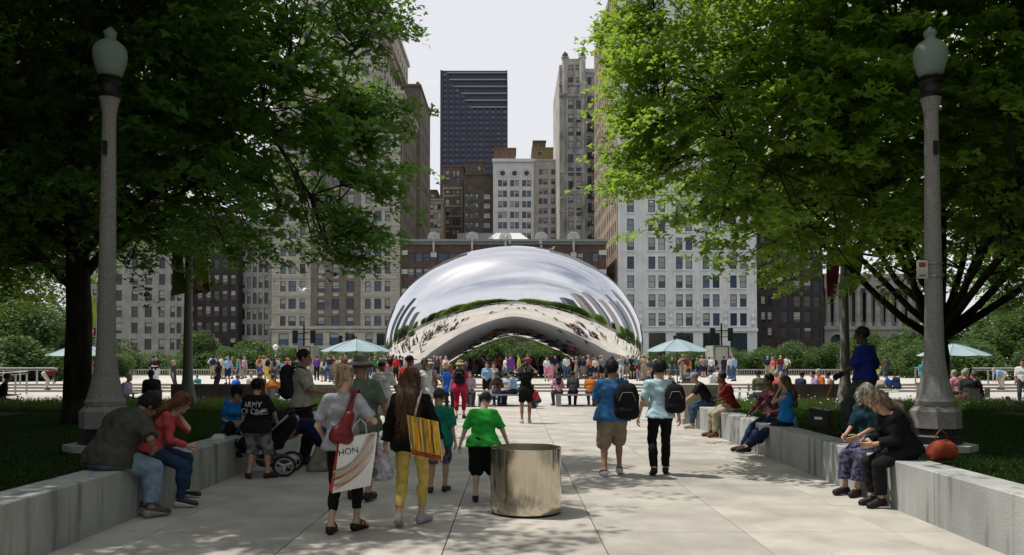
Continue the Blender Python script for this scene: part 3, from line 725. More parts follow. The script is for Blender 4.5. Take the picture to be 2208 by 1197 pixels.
# ------------------------------------------------------------ lamp posts
M_granite = mat('speckled_granite', (.25, .24, .23), .85, .2, 70, col2=(.16, .155, .15), bump=.2, bscale=120, detail=3)
M_slabc = mat('footing_concrete', (.36, .37, .36), .9, .12, 4, bump=.2, bscale=40)
M_black = mat('black_paint', (.012, .012, .013), .45, .1, 4)
def glass_globe():
    m = bpy.data.materials.new('frosted_globe'); m.use_nodes = True; b = m.node_tree.nodes['Principled BSDF']
    b.inputs['Base Color'].default_value = (.58, .72, .67, 1); b.inputs['Roughness'].default_value = .2; b.inputs['Transmission Weight'].default_value = .66; b.inputs['IOR'].default_value = 1.08
    return m
M_globe = glass_globe()
lamp = empty('lamp_post', (5.62, 10.8, LZ)); tag(lamp, 'near right granite lamp post with acorn globe on an octagonal concrete footing', 'lamp post', 'granite lamp posts with acorn globes')
MB().lathe([(.40, -.02), (.50, .04), (.50, .12)], 8).build('footing', M_slabc, lamp)
MB().lathe([(.325, .12), (.325, .22), (.30, .24), (.30, .33)], 8).build('base_collar', M_black, lamp)
MB().lathe([(.315, .331), (.315, .55), (.25, .62)], 8).build('base_block', M_granite, lamp)
MB().lathe([(.25, .621), (.255, .68), (.235, .71), (.20, .84), (.160, 1.02), (.130, 1.25), (.118, 1.5), (.112, 2.0), (.086, 4.44), (.092, 4.55), (.118, 4.68), (.135, 4.73)], 16).build('shaft', M_granite, lamp, smooth=False)
MB().lathe([(.14, 4.731), (.165, 4.76), (.125, 4.80), (.125, 4.90), (.15, 4.93), (.165, 4.95), (.13, 4.985), (.15, 5.0), (.15, 5.02)], 20).build('collar', M_black, lamp, smooth=False)
gl = MB().lathe([(.14, 5.021), (.172, 5.11), (.202, 5.20), (.220, 5.30), (.215, 5.38), (.182, 5.45), (.12, 5.50), (.07, 5.53), (.065, 5.56), (.085, 5.59), (.085, 5.63), (.05, 5.66), (.02, 5.70)], 28).build('globe', M_globe, lamp, smooth=True)
MB().lathe([(.075, 5.03), (.075, 5.24), (.03, 5.25)], 14).build('bulb_cylinder', mat('lamp_white', (.75, .77, .74), .5), gl, smooth=True)
MB().box(-.03, .03, -.125, -.10, 3.95, 4.13).build('cable_hatch', M_black, lamp)
sg = MB().box(-.27, -.13, -.11, -.095, 2.30, 2.54).build('notice_plate', mat('plate_white', (.55, .55, .52), .5), lamp)
M_red = mat('sign_red', (.35, .05, .05), .6)
MB().box(-.245, -.155, -.113, -.1105, 2.45, 2.515).box(-.245, -.155, -.113, -.1105, 2.33, 2.35).build('symbol', M_red, sg)
st_ = MB()
for z in (2.33, 2.50): st_.lathe([(.122, z), (.122, z + .015)], 16)
st_.build('strap', mat('steel_strap', (.5, .5, .5), .35, metal=.8), lamp)
def lamp_copy(x, y, z, label, plate=False, rot=0):
    c = copy_tree(lamp); c.location = (x, y, z); c.rotation_euler = (0, 0, rot); c['label'] = label
    if not plate:
        for ch in list(c.children):
            if ch.name.startswith(('notice_plate', 'strap')):
                for g_ in list(ch.children): bpy.data.objects.remove(g_)
                bpy.data.objects.remove(ch)
    return c
lamp_copy(-5.40, 10.8, LZ, 'near left granite lamp post with acorn globe behind the couple on the wall')
l3 = lamp_copy(ax(405, 20), 20, 0, 'second lamp post on the left with a green and a maroon banner')
l4 = lamp_copy(ax(1822, 20), 20, 0, 'second lamp post on the right with pink and lime banners beside the worker')
l5 = lamp_copy(ax(212, 34), 34, 0, 'thin far lamp post with a lime and maroon banner by the left tree trunk')
M_lime = mat('banner_lime', (.30, .42, .04), .8, .15, 2); M_maroon = mat('banner_maroon', (.20, .03, .05), .8, .1, 2); M_green = mat('banner_green', (.12, .22, .08), .8, .15, 2); M_pink = mat('banner_pink', (.42, .06, .14), .8, .1, 2)
def banner(lm, x0, x1, z0, z1, m, m2=None, curl=0.0):
    n, k = 10, 5; vv = []
    for j in range(n + 1):
        for i in range(k + 1):
            f, g_ = i / k, j / n
            vv.append((x0 + (x1 - x0) * f, .06 * sin(3 * g_ + 2 * f) + curl * (1 - g_) ** 2 * f * .3 - .02, z0 + (z1 - z0) * g_ + curl * .25 * f * (1 - g_)))
    ff = [(j * (k + 1) + i, j * (k + 1) + i + 1, (j + 1) * (k + 1) + i + 1, (j + 1) * (k + 1) + i) for j in range(n) for i in range(k)]
    mb = MB(); s = int(len(ff) * .22)
    mb.add(vv, ff[:s], 1 if m2 else 0); mb.add(vv, ff[s:], 0)
    me = mb.mesh('banner', [m, m2] if m2 else [m]); o = link('banner', me, lm)
    so = o.modifiers.new('thick', 'SOLIDIFY'); so.thickness = .008
    MB().tube([(0, 0, z1 + .01), (x1 if abs(x1) > abs(x0) else x0, 0, z1 + .01)], .015, 6).build('banner_arm', M_black, lm)
    return o
def emblem(o, x, z, m):
    e = MB(); n = 10
    vv = [(x + .06 * cos(2 * pi * k / n), -.10, z + .08 * sin(2 * pi * k / n)) for k in range(n)]
    e.add(vv + [(p[0], p[1] + .02, p[2]) for p in vv], [tuple(range(n))] + [(k, k + n, (k + 1) % n + n, (k + 1) % n) for k in range(n)])
    e.box(x - .015, x + .015, -.10, -.08, z - .17, z - .08); e.build('emblem', m, o)
M_em = mat('emblem_white', (.6, .6, .58), .7)
banner(l3, -.42, -.12, 3.3, 4.5, M_green, None, .4); b_ = banner(l3, .15, .48, 3.35, 4.55, M_lime, M_maroon, .3); emblem(b_, .3, 3.62, M_em)
banner(l4, -.42, -.12, 3.25, 4.5, M_maroon, M_pink, .5); banner(l4, .12, .46, 3.3, 4.55, M_lime, None, .9)
b_ = banner(l5, -.36, -.08, 2.75, 4.4, M_lime, M_maroon); emblem(b_, -.22, 2.95, M_em)

# ------------------------------------------------------------ steel bin
M_bin = mirror_mat('brushed_steel', (.63, .565, .46), .11, .12, 3.5)
bx_, by_ = ground(1134, 1104)
bn = empty('steel_bin', (bx_, by_, 0)); tag(bn, 'polished steel drum shaped bin standing alone on the path beside the boy in green', 'bin')
R = .402
MB().lathe([(R, .028), (R, .735), (R - .006, .739), (R - .012, .735)], 72, cap=False).build('shell', M_bin, bn, smooth=False)
for p in bn.children[0].data.polygons: p.use_smooth = True
try: bn.children[0].data.set_sharp_from_angle(angle=radians(40))
except Exception: pass
MB().lathe([(R - .02, 0), (R - .02, .03)], 48).build('kick_ring', M_black, bn)
M_inner = mirror_mat('inner_steel', (.60, .55, .46), .42, .1, 6)
MB().lathe([(R - .0125, .52), (R - .0125, .735)][::-1], 64, cap=False).build('inner_wall', M_inner, bn, smooth=True)
MB().lathe([(R - .013, .50), (R - .013, .519)], 40).build('liner', mat('liner_tan', (.30, .27, .22), .7, .2, 6), bn)  # hidden floor raised and tinted tan to brighten the inner wall

# ------------------------------------------------------------ umbrellas
M_canopy = mat('canopy_blue', (.27, .36, .385), .75, .06, 1, bump=.1); M_seam = mat('seam_teal', (.17, .27, .29), .8)
def umbrella(px, pytop, D, label, r=1.5):
    x = ax(px, D); zt = az(pytop, D); u = empty('parasol', (x, D, 0)); tag(u, label, 'umbrella', 'pale blue parasols on the plaza')
    ze = zt - .52
    can = MB(); n = 8
    for k in range(n):
        t0, t1 = 2 * pi * k / n + .2, 2 * pi * (k + 1) / n + .2; vv = []; L = 5; K = 4
        for j in range(L + 1):
            f = j / L
            for i in range(K + 1):
                g_ = i / K; e0 = Vector((cos(t0), sin(t0), 0)); e1 = Vector((cos(t1), sin(t1), 0)); p = (e0 * (1 - g_) + e1 * g_) * r * f
                sag = .10 * sin(pi * g_) * f
                vv.append((p.x * (1 - .03 * sin(pi * g_)), p.y * (1 - .03 * sin(pi * g_)), zt - (zt - ze) * (f ** 1.25) + .0 - sag * .35))
        can.add(vv, [(j * (K + 1) + i, j * (K + 1) + i + 1, (j + 1) * (K + 1) + i + 1, (j + 1) * (K + 1) + i)[::-1] for j in range(L) for i in range(K)])
    c = can.build('canopy', M_canopy, u); s = c.modifiers.new('thick', 'SOLIDIFY'); s.thickness = .006
    for k in range(n):
        t0 = 2 * pi * k / n + .2
        MB().tube([(r * f * cos(t0), r * f * sin(t0), zt - (zt - ze) * f ** 1.25 + .004) for f in (0, .25, .5, .75, 1)], .014, 5).build('rib', M_seam, u)
    MB().tube([(0, 0, .05), (0, 0, zt + .06)], .026, 8).build('pole', M_black, u)
    MB().lathe([(.28, 0), (.28, .05), (.05, .10)], 16).build('foot', M_black, u)
    MB().lathe([(.03, zt + .05), (.035, zt + .09), (.005, zt + .12)], 8).build('finial', M_black, u)
    return u
umbrella(768, 731, 35, 'pale blue parasol just left of the mirrored sculpture', 1.52)
umbrella(1460, 731, 35, 'pale blue parasol just right of the mirrored sculpture', 1.45)
umbrella(176, 741, 36, 'pale blue parasol half hidden behind the left tree trunk', 1.5)
umbrella(2056, 741, 36, 'pale blue parasol behind the right lamp post', 1.5)

# ------------------------------------------------------------ balustrades
M_bal = mat('balustrade_stone', (.38, .37, .34), .85, .08, 2)
bal_me = MB().lathe([(.05, 0), (.05, .04), (.03, .07), (.055, .16), (.03, .30), (.05, .35), (.05, .38)], 6).mesh('baluster', M_bal)
def balustrade(p0, p1, label, D=74):
    x0, x1 = ax(p0, D), ax(p1, D); r = empty('stone_balustrade', (x0, D, ZP)); tag(r, label, 'balustrade'); L = x1 - x0
    MB().box(0, L, -.13, .13, 0, .10).build('plinth', M_bal, r); MB().box(0, L, -.15, .15, .48, .58).build('rail', M_bal, r)
    n = int(L / 3.6); pl = MB().box(-.28, .28, -.125, .125, .101, .479).mesh('pier', M_bal)
    for k in range(n + 1):
        xk = min(max(L * k / n, .3), L - .3); link('pier', pl, r, (xk, 0, 0))
        if k < n:
            m_ = 15
            for j in range(m_): link('baluster', bal_me, r, (L * k / n + .45 + (L / n - .9) * j / (m_ - 1), 0, .10))
balustrade(278, 840, 'long pale stone balustrade left of the sculpture in front of the trees')
balustrade(1392, 1940, 'long pale stone balustrade right of the sculpture in front of the trees')
MB_ = MB()
# ------------------------------------------------------------ benches, bars, tables
M_bench = mat('bench_grey', (.30, .30, .29), .7, .08, 3); M_bench_d = mat('bench_dark', (.10, .10, .10), .6)
def bench(p0, p1, label, D=30.4):
    x0, x1 = ax(p0, D), ax(p1, D); r = empty('bench', ((x0 + x1) / 2, D, 0)); tag(r, label, 'bench', 'long grey backless benches on the plaza'); h = (x1 - x0) / 2 - .02
    MB().box(-h, h, -.24, .24, .40, .46).build('seat', M_bench, r)
    MB().box(-h + .1, h - .1, -.03, .03, .02, .06).build('base_rail', M_bench_d, r)
    n = max(2, int(h * 2 / 1.3) + 1)
    for k in range(n):
        x = -h + .12 + (2 * h - .24) * k / (n - 1); MB().box(x - .09, x + .09, -.2, .2, 0, .399).build('leg', M_bench, r)
bench(935, 1026, 'grey backless bench behind the boy in teal')
bench(1029, 1163, 'grey backless bench behind the boy in green')
bench(1196, 1298, 'grey backless bench where a woman in pink leans back')
bench(1300, 1400, 'grey backless bench behind the two walking men')
M_corten = mat('dark_brown_panel', (.035, .028, .024), .7, .2, 2); M_pale = mat('pale_seat', (.55, .53, .5), .7)
def bar(p0, p1, label, D=27):
    x0, x1 = ax(p0, D), ax(p1, D); r = empty('high_back_bench', ((x0 + x1) / 2, D, 0)); tag(r, label, 'bench', 'dark high backed benches beside the lawns'); h = (x1 - x0) / 2
    MB().box(-h, h, -.04, .04, .30, .93).build('backrest', M_corten, r)
    MB().box(-h, h, -.45, -.041, .14, .22).build('seat', M_pale, r)
    for k in range(4):
        x = -h + .15 + (2 * h - .3) * k / 3; MB().box(x - .05, x + .05, -.40, .03, 0, .139).box(x - .03, x + .03, -.035, .035, .14, .299).build('leg', M_pale, r)
bar(370, 590, 'long dark brown high backed bench beyond the left lawn')
bar(1668, 1822, 'long dark brown high backed bench beyond the right lawn')
M_top = mat('table_white', (.62, .62, .6), .5); M_cr = mat('chair_metal', (.10, .10, .105), .45)
def table(px, D, label, z=.74, r_=.45, m=M_top):
    t = empty('cafe_table', (ax(px, D), D, 0)); tag(t, label, 'table', 'small round plaza tables')
    MB().lathe([(r_, z - .03), (r_, z)], 20).build('tabletop', m, t); MB().tube([(0, 0, .02), (0, 0, z - .03)], .03, 8).build('post', M_black, t)
    MB().lathe([(.26, 0), (.26, .025)], 16).build('foot', M_black, t); return t
table(288, 25, 'white round table between the people in pink and in black on the left')
table(320, 27.5, 'white round table behind the man in the black jacket')
table(1612, 26, 'small table with a dark bottle behind the seated man in maroon')
MB().lathe([(.035, .742), (.035, .90), (.014, .95), (.014, .99)], 10).build('x', M_cr).name = 'bottle'
o = bpy.data.objects['bottle']; o.location = (ax(1612, 26), 25.9, 0); tag(o, 'dark bottle standing on the small table behind the maroon shirt', 'bottle')
table(1905, 26, 'low table with white papers beyond the right lawn'); table(2060, 33, 'round table under the right parasol'); table(768, 35.4, 'round table under the parasol left of the sculpture'); table(1468, 35.4, 'round table under the parasol right of the sculpture')
MB().box(-.2, .2, -.15, .15, .741, .80).build('x', M_pale).name = 'paper_stack'
o = bpy.data.objects['paper_stack']; o.location = (ax(1905, 26), 26, 0); tag(o, 'stack of white papers on the low table', 'papers')
def chair(x, y, rz, label, src=[]):
    if src:
        c = copy_tree(src[0]); c.location = (x, y, 0); c.rotation_euler = (0, 0, rz); c['label'] = label; return c
    c = empty('cafe_chair', (x, y, 0), rz); tag(c, label, 'chair', 'dark metal cafe chairs'); src.append(c)
    MB().box(-.21, .21, -.2, .2, .43, .455).build('seat', M_cr, c); MB().box(-.2, .2, -.22, -.205, .55, .85).build('backrest', M_cr, c)
    for sx in (-1, 1):
        for sy in (-1, 1): MB().tube([(sx * .19, sy * .18, .43), (sx * .22, sy * .22 - .03, 0)], .012, 5).build('leg', M_cr, c)
        MB().tube([(sx * .19, -.2, .43), (sx * .19, -.215, .86)], .012, 5).build('back_post', M_cr, c)
chair(ax(575, 25), 25, 2.2, 'empty dark metal chair behind the boy in the army shirt'); chair(ax(1640, 26), 26, -2.0, 'dark metal chair at the small table on the right')
chair(ax(1580, 26.5), 26.5, 1.4, 'dark metal chair behind the maroon shirt')
# metal block bin right
MB().box(-.18, .18, -.18, .18, 0, .95).box(-.2, .2, -.2, .2, .951, .98).build('x', mat('grey_metal', (.18, .18, .18), .5)).name = 'grey_post_bin'
o = bpy.data.objects['grey_post_bin']; o.location = (ax(1992, 27), 27, 0); tag(o, 'square grey metal bin left of the right lamp post', 'bin')
# railings
M_steel = mat('brushed_rail', (.42, .43, .43), .35, metal=.7)
def railing(p0, p1, D, label, z=ZP, h=.95, slope=0):
    x0, x1 = ax(p0, D), ax(p1, D); r = empty('steel_railing', (x0, D, z)); tag(r, label, 'railing', 'steel railings at the plaza edges'); L = x1 - x0
    MB().tube([(0, 0, h), (L, 0, h + slope)], .035, 8).build('handrail', M_steel, r); MB().tube([(0, 0, h * .88), (L, 0, h * .88 + slope)], .02, 6).build('lower_rail', M_steel, r)
    for k in range(5): x = .04 + (L - .08) * k / 4; MB().box(x - .035, x + .035, -.03, .03, 0, h * .86 + slope * k / 4).build('post', M_steel, r)
railing(-30, 118, 46, 'steel handrail at the far left edge of the plaza'); railing(-40, 60, 42, 'sloping steel handrail at the far left', 0, 1.0, .15)
railing(2096, 2230, 46, 'steel handrail at the far right edge of the plaza'); railing(1972, 2030, 47, 'short steel handrail behind the right lamp post')
# stair housings
M_pyl = mat('pylon_beige', (.36, .35, .30), .8, .08, 1)
def pylon(p0, p1, p2, pt, D, label):
    x0, x1, x2 = ax(p0, D), ax(p1, D), ax(p2, D); z = az(pt, D)
    o = MB().add([(x0, D, .3), (x2, D, .3), (x1, D, z), (x0, D, z), (x0, D + 3, .3), (x2, D + 3, .3), (x1, D + 3, z), (x0, D + 3, z)],
                 [(0, 1, 2, 3), (7, 6, 5, 4), (1, 5, 6, 2), (3, 2, 6, 7), (0, 3, 7, 4)]).build('stair_housing', M_pyl)
    tag(o, label, 'stair housing'); 
    MB().box(x0 + .15, x1 - .1, D - .06, D - .003, z - .12, z - .06).box(x0 + .15, x0 + .22, D - .06, D - .003, .4, z - .121).box(x1 - .17, x1 - .1, D - .06, D - .003, .4, z - .121).build('metal_frame', M_black, o)
pylon(1537, 1574, 1594, 745, 78, 'beige wedge shaped stair housing right of the right parasol')
pylon(640, 672, 676, 746, 79, 'pale stair housing behind the man with the backpack')
# signal poles
def signal(px, py, D, label):
    r = empty('signal_pole', (ax(px, D), D, -.5)); tag(r, label, 'traffic signal', 'black signal poles'); zt = az(py, D) + .5
    MB().tube([(0, 0, 0), (0, 0, zt)], .11, 8).build('pole', M_black, r)
    MB().tube([(-1.0, 0, zt - .9), (1.0, 0, zt - .9)], .06, 6).tube([(-1.0, 0, zt - 1.7), (1.0, 0, zt - 1.7)], .05, 6).build('cross_arm', M_black, r)
    for sx in (-1, 1):
        h_ = MB().box(sx * 1.1 - .28, sx * 1.1 + .28, -.2, .2, zt - 2.2, zt - .6).build('signal_head', M_black, r)
signal(655, 702, 100, 'black signal pole in front of the stone tower base'); signal(1556, 697, 100, 'black signal pole in front of the white tower base')
signal(748, 716, 140, 'small black signal pole above the left parasol'); signal(1470, 716, 140, 'small black signal pole above the right parasol')
def globe_lamp(px, py, D, label):
    r = empty('globe_lamp', (ax(px, D), D, ZP)); tag(r, label, 'street lamp', 'white globe lamps'); zt = az(py, D) - ZP
    MB().tube([(0, 0, 0), (0, 0, zt - .3)], [.08, .05], 8).build('pole', M_steel, r)
    MB().lathe([(.05, zt - .3), (.22, zt - .18), (.28, zt), (.22, zt + .18), (.04, zt + .28)], 14).build('globe', mat('opal_glass', (.75, .75, .75), .3), r, smooth=True)
globe_lamp(594, 749, 78, 'white globe street lamp among the trees left of the stair housing'); globe_lamp(178, 724, 78, 'white globe street lamp above the left parasol')

# ------------------------------------------------------------ trees
M_bark = mat('bark', (.035, .028, .022), .95, .3, 6, bump=.6, bscale=14, stretch=(1, 1, .25))
M_leafA = leafmat('maple_leaf', (.026, .080, .015), (.072, .16, .025), (.19, .37, .035))
M_leafB = leafmat('maple_leaf_sunlit', (.040, .112, .014), (.130, .225, .03), (.42, .62, .06))  # right maple: the yellow-green of sunlit leaves is put into the colour
M_leafC = leafmat('shrub_leaf', (.038, .078, .022), (.085, .145, .042), (.11, .19, .04))
M_leafD = leafmat('tree_leaf_mid', (.035, .07, .02), (.085, .14, .04), (.12, .2, .04))
lobes = []
for k, (a, r_) in enumerate([(-90, .10), (-50, .55), (-18, .42), (10, .95), (35, .5), (62, .78) , (90, 1.15), (118, .78), (145, .5), (170, .95), (198, .42), (230, .55)]):
    lobes.append((r_ * cos(radians(a)), r_ * sin(radians(a)) + .1))
LOBE = np.array([(x, y, -.18 * abs(x) + .05 * sin(3 * y)) for x, y in lobes[:1] + [lobes[1]] + [lobes[3], lobes[4], lobes[6], lobes[8], lobes[9], lobes[11]]])
def spray(n, rg):
    """leaf transforms in one drooping spray along +X"""
    P = []; 
    for i in range(n):
        f = rg.uniform(0, 1) ** .8; side = rg.choice([-1, 1]); off = rg.uniform(0, .34) * (1.1 - f * .6)
        p = np.array([f * .85, side * off, -.16 * f * f + rg.normal(0, .045) - .10 * off]); P.append(p)
    return np.array(P)
def leaves(cent, dirs, nl, size, rg, lobe=LOBE, tilt=.45, inner=None):
    tm = [spray(nl, rg) for _ in range(10)]; n = len(cent)
    ti = rg.integers(0, 10, n); P = np.stack([tm[i] for i in ti])             # n,nl,3
    sc_ = rg.uniform(.75, 1.25, n)[:, None, None]; P = P * sc_
    ca, sa = np.cos(dirs), np.sin(dirs)
    pitch = rg.normal(-.05, .28, n); cp, sp = np.cos(pitch), np.sin(pitch)
    x = P[..., 0] * cp[:, None] - P[..., 2] * sp[:, None]; z = P[..., 0] * sp[:, None] + P[..., 2] * cp[:, None]; y = P[..., 1]
    X = x * ca[:, None] - y * sa[:, None]; Y = x * sa[:, None] + y * ca[:, None]
    L = np.stack([X, Y, z], -1) + cent[:, None, :]; L = L.reshape(-1, 3); m = len(L)
    yaw = np.repeat(dirs, nl) - pi / 2 + rg.normal(0, .9, m); tx = rg.normal(-.35, tilt, m); ty = rg.normal(0, tilt, m)
    s = size * rg.uniform(.7, 1.2, m) / 2
    if inner is not None: s = s * np.repeat(1 + .95 * inner, nl)
    k = len(lobe); B = np.repeat(lobe[None], m, 0) * s[:, None, None]
    # rotate about x then y then z
    c_, s_ = np.cos(tx)[:, None], np.sin(tx)[:, None]; y1 = B[..., 1] * c_ - B[..., 2] * s_; z1 = B[..., 1] * s_ + B[..., 2] * c_; x1 = B[..., 0]
    c_, s_ = np.cos(ty)[:, None], np.sin(ty)[:, None]; x2 = x1 * c_ + z1 * s_; z2 = -x1 * s_ + z1 * c_
    c_, s_ = np.cos(yaw)[:, None], np.sin(yaw)[:, None]; x3 = x2 * c_ - y1 * s_; y3 = x2 * s_ + y1 * c_
    V = np.stack([x3, y3, z2], -1) + L[:, None, :]
    return V.reshape(-1, 3), np.arange(m * k).reshape(m, k)
def make_tree(name, label, loc, trunk_h, trunk_r, forks, env, nsp, nl, size, leaf, seed, multi=False, group=None, extra=None, fingers=()):
    rg = np.random.default_rng(seed); root = empty(name, loc); tag(root, label, 'tree', group)
    # envelope points
    pts = []
    for (c, rad, wt) in env:
        n = int(nsp * wt); d = rg.normal(0, 1, (n, 3)); d /= np.linalg.norm(d, axis=1)[:, None]
        rr = rg.uniform(.12, 1, n) ** .5; lump = 1 + .16 * np.sin(d[:, 0] * 5 + 1.3 * seed) * np.sin(d[:, 2] * 6 + .7) + .10 * np.sin(d[:, 1] * 9 + seed)
        p = np.array(c) + d * (rr * lump)[:, None] * np.array(rad); pts.append(p)
    P = np.concatenate(pts); wx, wy, wz = P[:, 0] + loc[0], P[:, 1] + loc[1], P[:, 2] + loc[2]
    ok = ~((wy < 11.9) & (wz < 2.2 + .46 * np.maximum(wy, 3)) & (np.abs(wx) < .64 * wy))          # pruned clear of the lamps and the path
    if loc[0] < 0: ok &= (wx + .42 * wz < 1.3) & (wx < -.222 * wy + .35 * np.sin(wz * 2.6)) & ((wx < -.33 * wy) | (rg.uniform(0, 1, len(wx)) < .62)) & (wz > 1.75 + .118 * wy + .25 * np.sin(wx * 2.1))
    else: ok &= (wx > .152 * wy + .35 * np.sin(wz * 2.4 + 1)) & ((wx > .26 * wy) | (rg.uniform(0, 1, len(wx)) < .78)) & (wz > 1.75 + .095 * wy + .25 * np.sin(wx * 1.9)) & (wx > 2.5 + 1.5 * (4.5 - wz))
    ok &= ~((np.abs(wx) < 4.6) & (wz < 3.4))
    P = P[ok]
    for (fx, fy, fz, dx, dl) in fingers:      # long thin shoots standing out of the crown, leaves in flat layers
        n = 16; f = rg.uniform(0, 1, n); q = np.c_[fx + dx * dl * f - loc[0], fy + rg.normal(0, .22, n) - loc[1] + .25 * f, fz - .12 * f + .35 * f * f * (1 if fz > 5 else -.6) + rg.normal(0, .07, n) - loc[2]]
        P = np.concatenate([P, q])
    IN = np.max([np.clip(1.6 - 2.0 * np.linalg.norm((P - np.array(c)) / np.array(r_), axis=1), 0, 1) for c, r_, w_ in env], axis=0)
    zmin = min(c[2] - r_[2] for c, r_, w_ in env)
    # limbs
    mb = MB(); tp = [(0, 0, -.1), (0.02, 0, trunk_h * .4), (-.03, .02, trunk_h * .8)]
    tip = (rg.normal(0, .15), rg.normal(0, .15), trunk_h * 2.6)
    mb.lathe([(trunk_r * 1.5, -.1), (trunk_r * 1.12, .12), (trunk_r, .5)], 12)
    mb.tube([(0, 0, .4), (.03, 0, trunk_h * .7), (-.03, .03, trunk_h)] + ([(tip[0] * .5, tip[1] * .5, trunk_h * 1.7), tip]), [trunk_r, trunk_r * .93, trunk_r * .85, trunk_r * .55, trunk_r * .2], 12)
    nodes = [(0, 0, z, trunk_r * .6) for z in np.linspace(trunk_h, trunk_h * 2.4, 6)]
    for k in range(forks):
        a = 2 * pi * (k + rg.uniform(-.2, .2)) / forks * 1.0 + (k % 2) * .3; c, r_, w_ = env[0]
        el = rg.uniform(-.3, .75); rad = .72
        end = np.array([c[0] + r_[0] * rad * cos(a) * cos(el), c[1] + r_[1] * rad * sin(a) * cos(el), c[2] + r_[2] * rad * sin(el)])
        z0 = trunk_h * (rg.uniform(.8, 1.05) if multi else rg.uniform(.85, 1.6)); s = np.array([0, 0, z0])
        mid = s * .5 + end * .5 + np.array([0, 0, rg.uniform(-.7, .1) if not multi else -.5]); q = []
        for f in np.linspace(0, 1, 8): q.append((1 - f) ** 2 * s + 2 * f * (1 - f) * mid + f * f * end + (rg.normal(0, .05, 3) if 0 < f < 1 else 0))
        r0 = trunk_r * rg.uniform(.32, .5)
        mb.tube([tuple(p) for p in q], [r0 * (1 - .85 * f) for f in np.linspace(0, 1, 8)], 7)
        for f, p in zip(np.linspace(0, 1, 8), q):
            if f > .2: nodes.append((*p, r0 * (1 - .85 * f)))
    mb.build('trunk', M_bark, root, smooth=True)
    nd = np.array(nodes); tw = MB(); dirs = np.zeros(len(P)); 
    for i, p in enumerate(P):
        dd = np.linalg.norm(nd[:, :3] - p, axis=1) + .6 * np.maximum(0, nd[:, 2] - p[2]); j = int(np.argmin(dd)); a = nd[j, :3]; v = p - a
        dirs[i] = atan2(p[1] - env[0][0][1] * .5, p[0] - env[0][0][0] * .5) + rg.normal(0, .5)
        if i % 2 == 0 and np.linalg.norm(v) < 4.5:
            m_ = a * .5 + p * .5 + np.array([0, 0, .15 * np.linalg.norm(v)])
            tw.tube([tuple(a), tuple(m_), tuple(p)], [min(.035, nd[j, 3] * .7), .016, .006], 4)
            nd = np.vstack([nd, [*m_, .02]]) if i % 8 == 0 else nd
    tw.build('branches', M_bark, root)
    V_, F_ = leaves(P, dirs, nl, size, rg, inner=IN)
    cr = link('crown', npmesh('crown', V_, F_, leaf, False), root); tag(cr, kind='stuff')
    return root
import time; _t = time.time()
tl = make_tree('maple_tree', 'large dark maple with a thick single trunk on the left lawn', (-8.3, 15.5, LZ), 2.9, .245, 12,
    [((-.1, -1.0, 6.2), (6.2, 6.0, 4.2), .78), ((-3.8, 1, 4.9), (5.0, 5, 3.3), .26), ((.9, -2.2, 8.9), (5.2, 5, 4.0), .34), ((3.9, -2.8, 5.0), (3.2, 4.2, 2.7), .07), ((-.5, -5, 9.2), (4, 3.5, 2.2), .10)], 2850, 36, .132, M_leafA, 3, fingers=[(-.222 * y_ - .35, y_, z_, 1, d_) for z_, y_, d_ in zip(np.linspace(3.7, 9.2, 15), rng.uniform(12.3, 15.5, 15), [.3, .5, .8, 1.0, 1.3, 1.0, 1.4, 1.1, .9, 1.3, 1.4, .9, .9, .5, .6])])  # last crown lobe is added above the view to shade the left lamp
tr_ = make_tree('maple_tree', 'maple with low spreading limbs and bright leaf edges on the right lawn', (9.05, 17.2, LZ), 1.9, .19, 13,
    [((-.2, -1.8, 6.3), (6.9, 6.2, 4.2), .8), ((2.8, 0, 5.2), (5.0, 5, 3.4), .26), ((-1.0, -2.5, 8.9), (5.6, 5, 4.1), .36), ((-4.3, -3.5, 5.2), (3.3, 4.2, 3.2), .15), ((-4.0, -5.5, 9.4), (3.6, 3.6, 2.2), .14)], 2850, 36, .132, M_leafB, 11, multi=True, fingers=[(.16 * y_ + .5, y_, z_, -1, d_) for z_, y_, d_ in zip(np.linspace(4.7, 9.4, 14), rng.uniform(12.3, 15.5, 14), rng.uniform(.35, .85, 14))])  # last crown lobe is added above the view to shade the right lamp
print('trees', time.time() - _t)
def tree_copy(src, x, y, rz, s, label, z=LZ, group='trees standing on the lawns outside the path'):
    c = copy_tree(src); c.location = (x, y, z); c.rotation_euler = (0, 0, rz); c.scale = (s, s, s); c['label'] = label; c['group'] = group; return c
tree_copy(tr_, -17.5, 20.5, 1.9, 1.0, 'dark maple further left behind the big trunk')
tree_copy(tl, 18.5, 20.5, 2.4, 1.0, 'dark maple at the far right edge behind the lamp post')
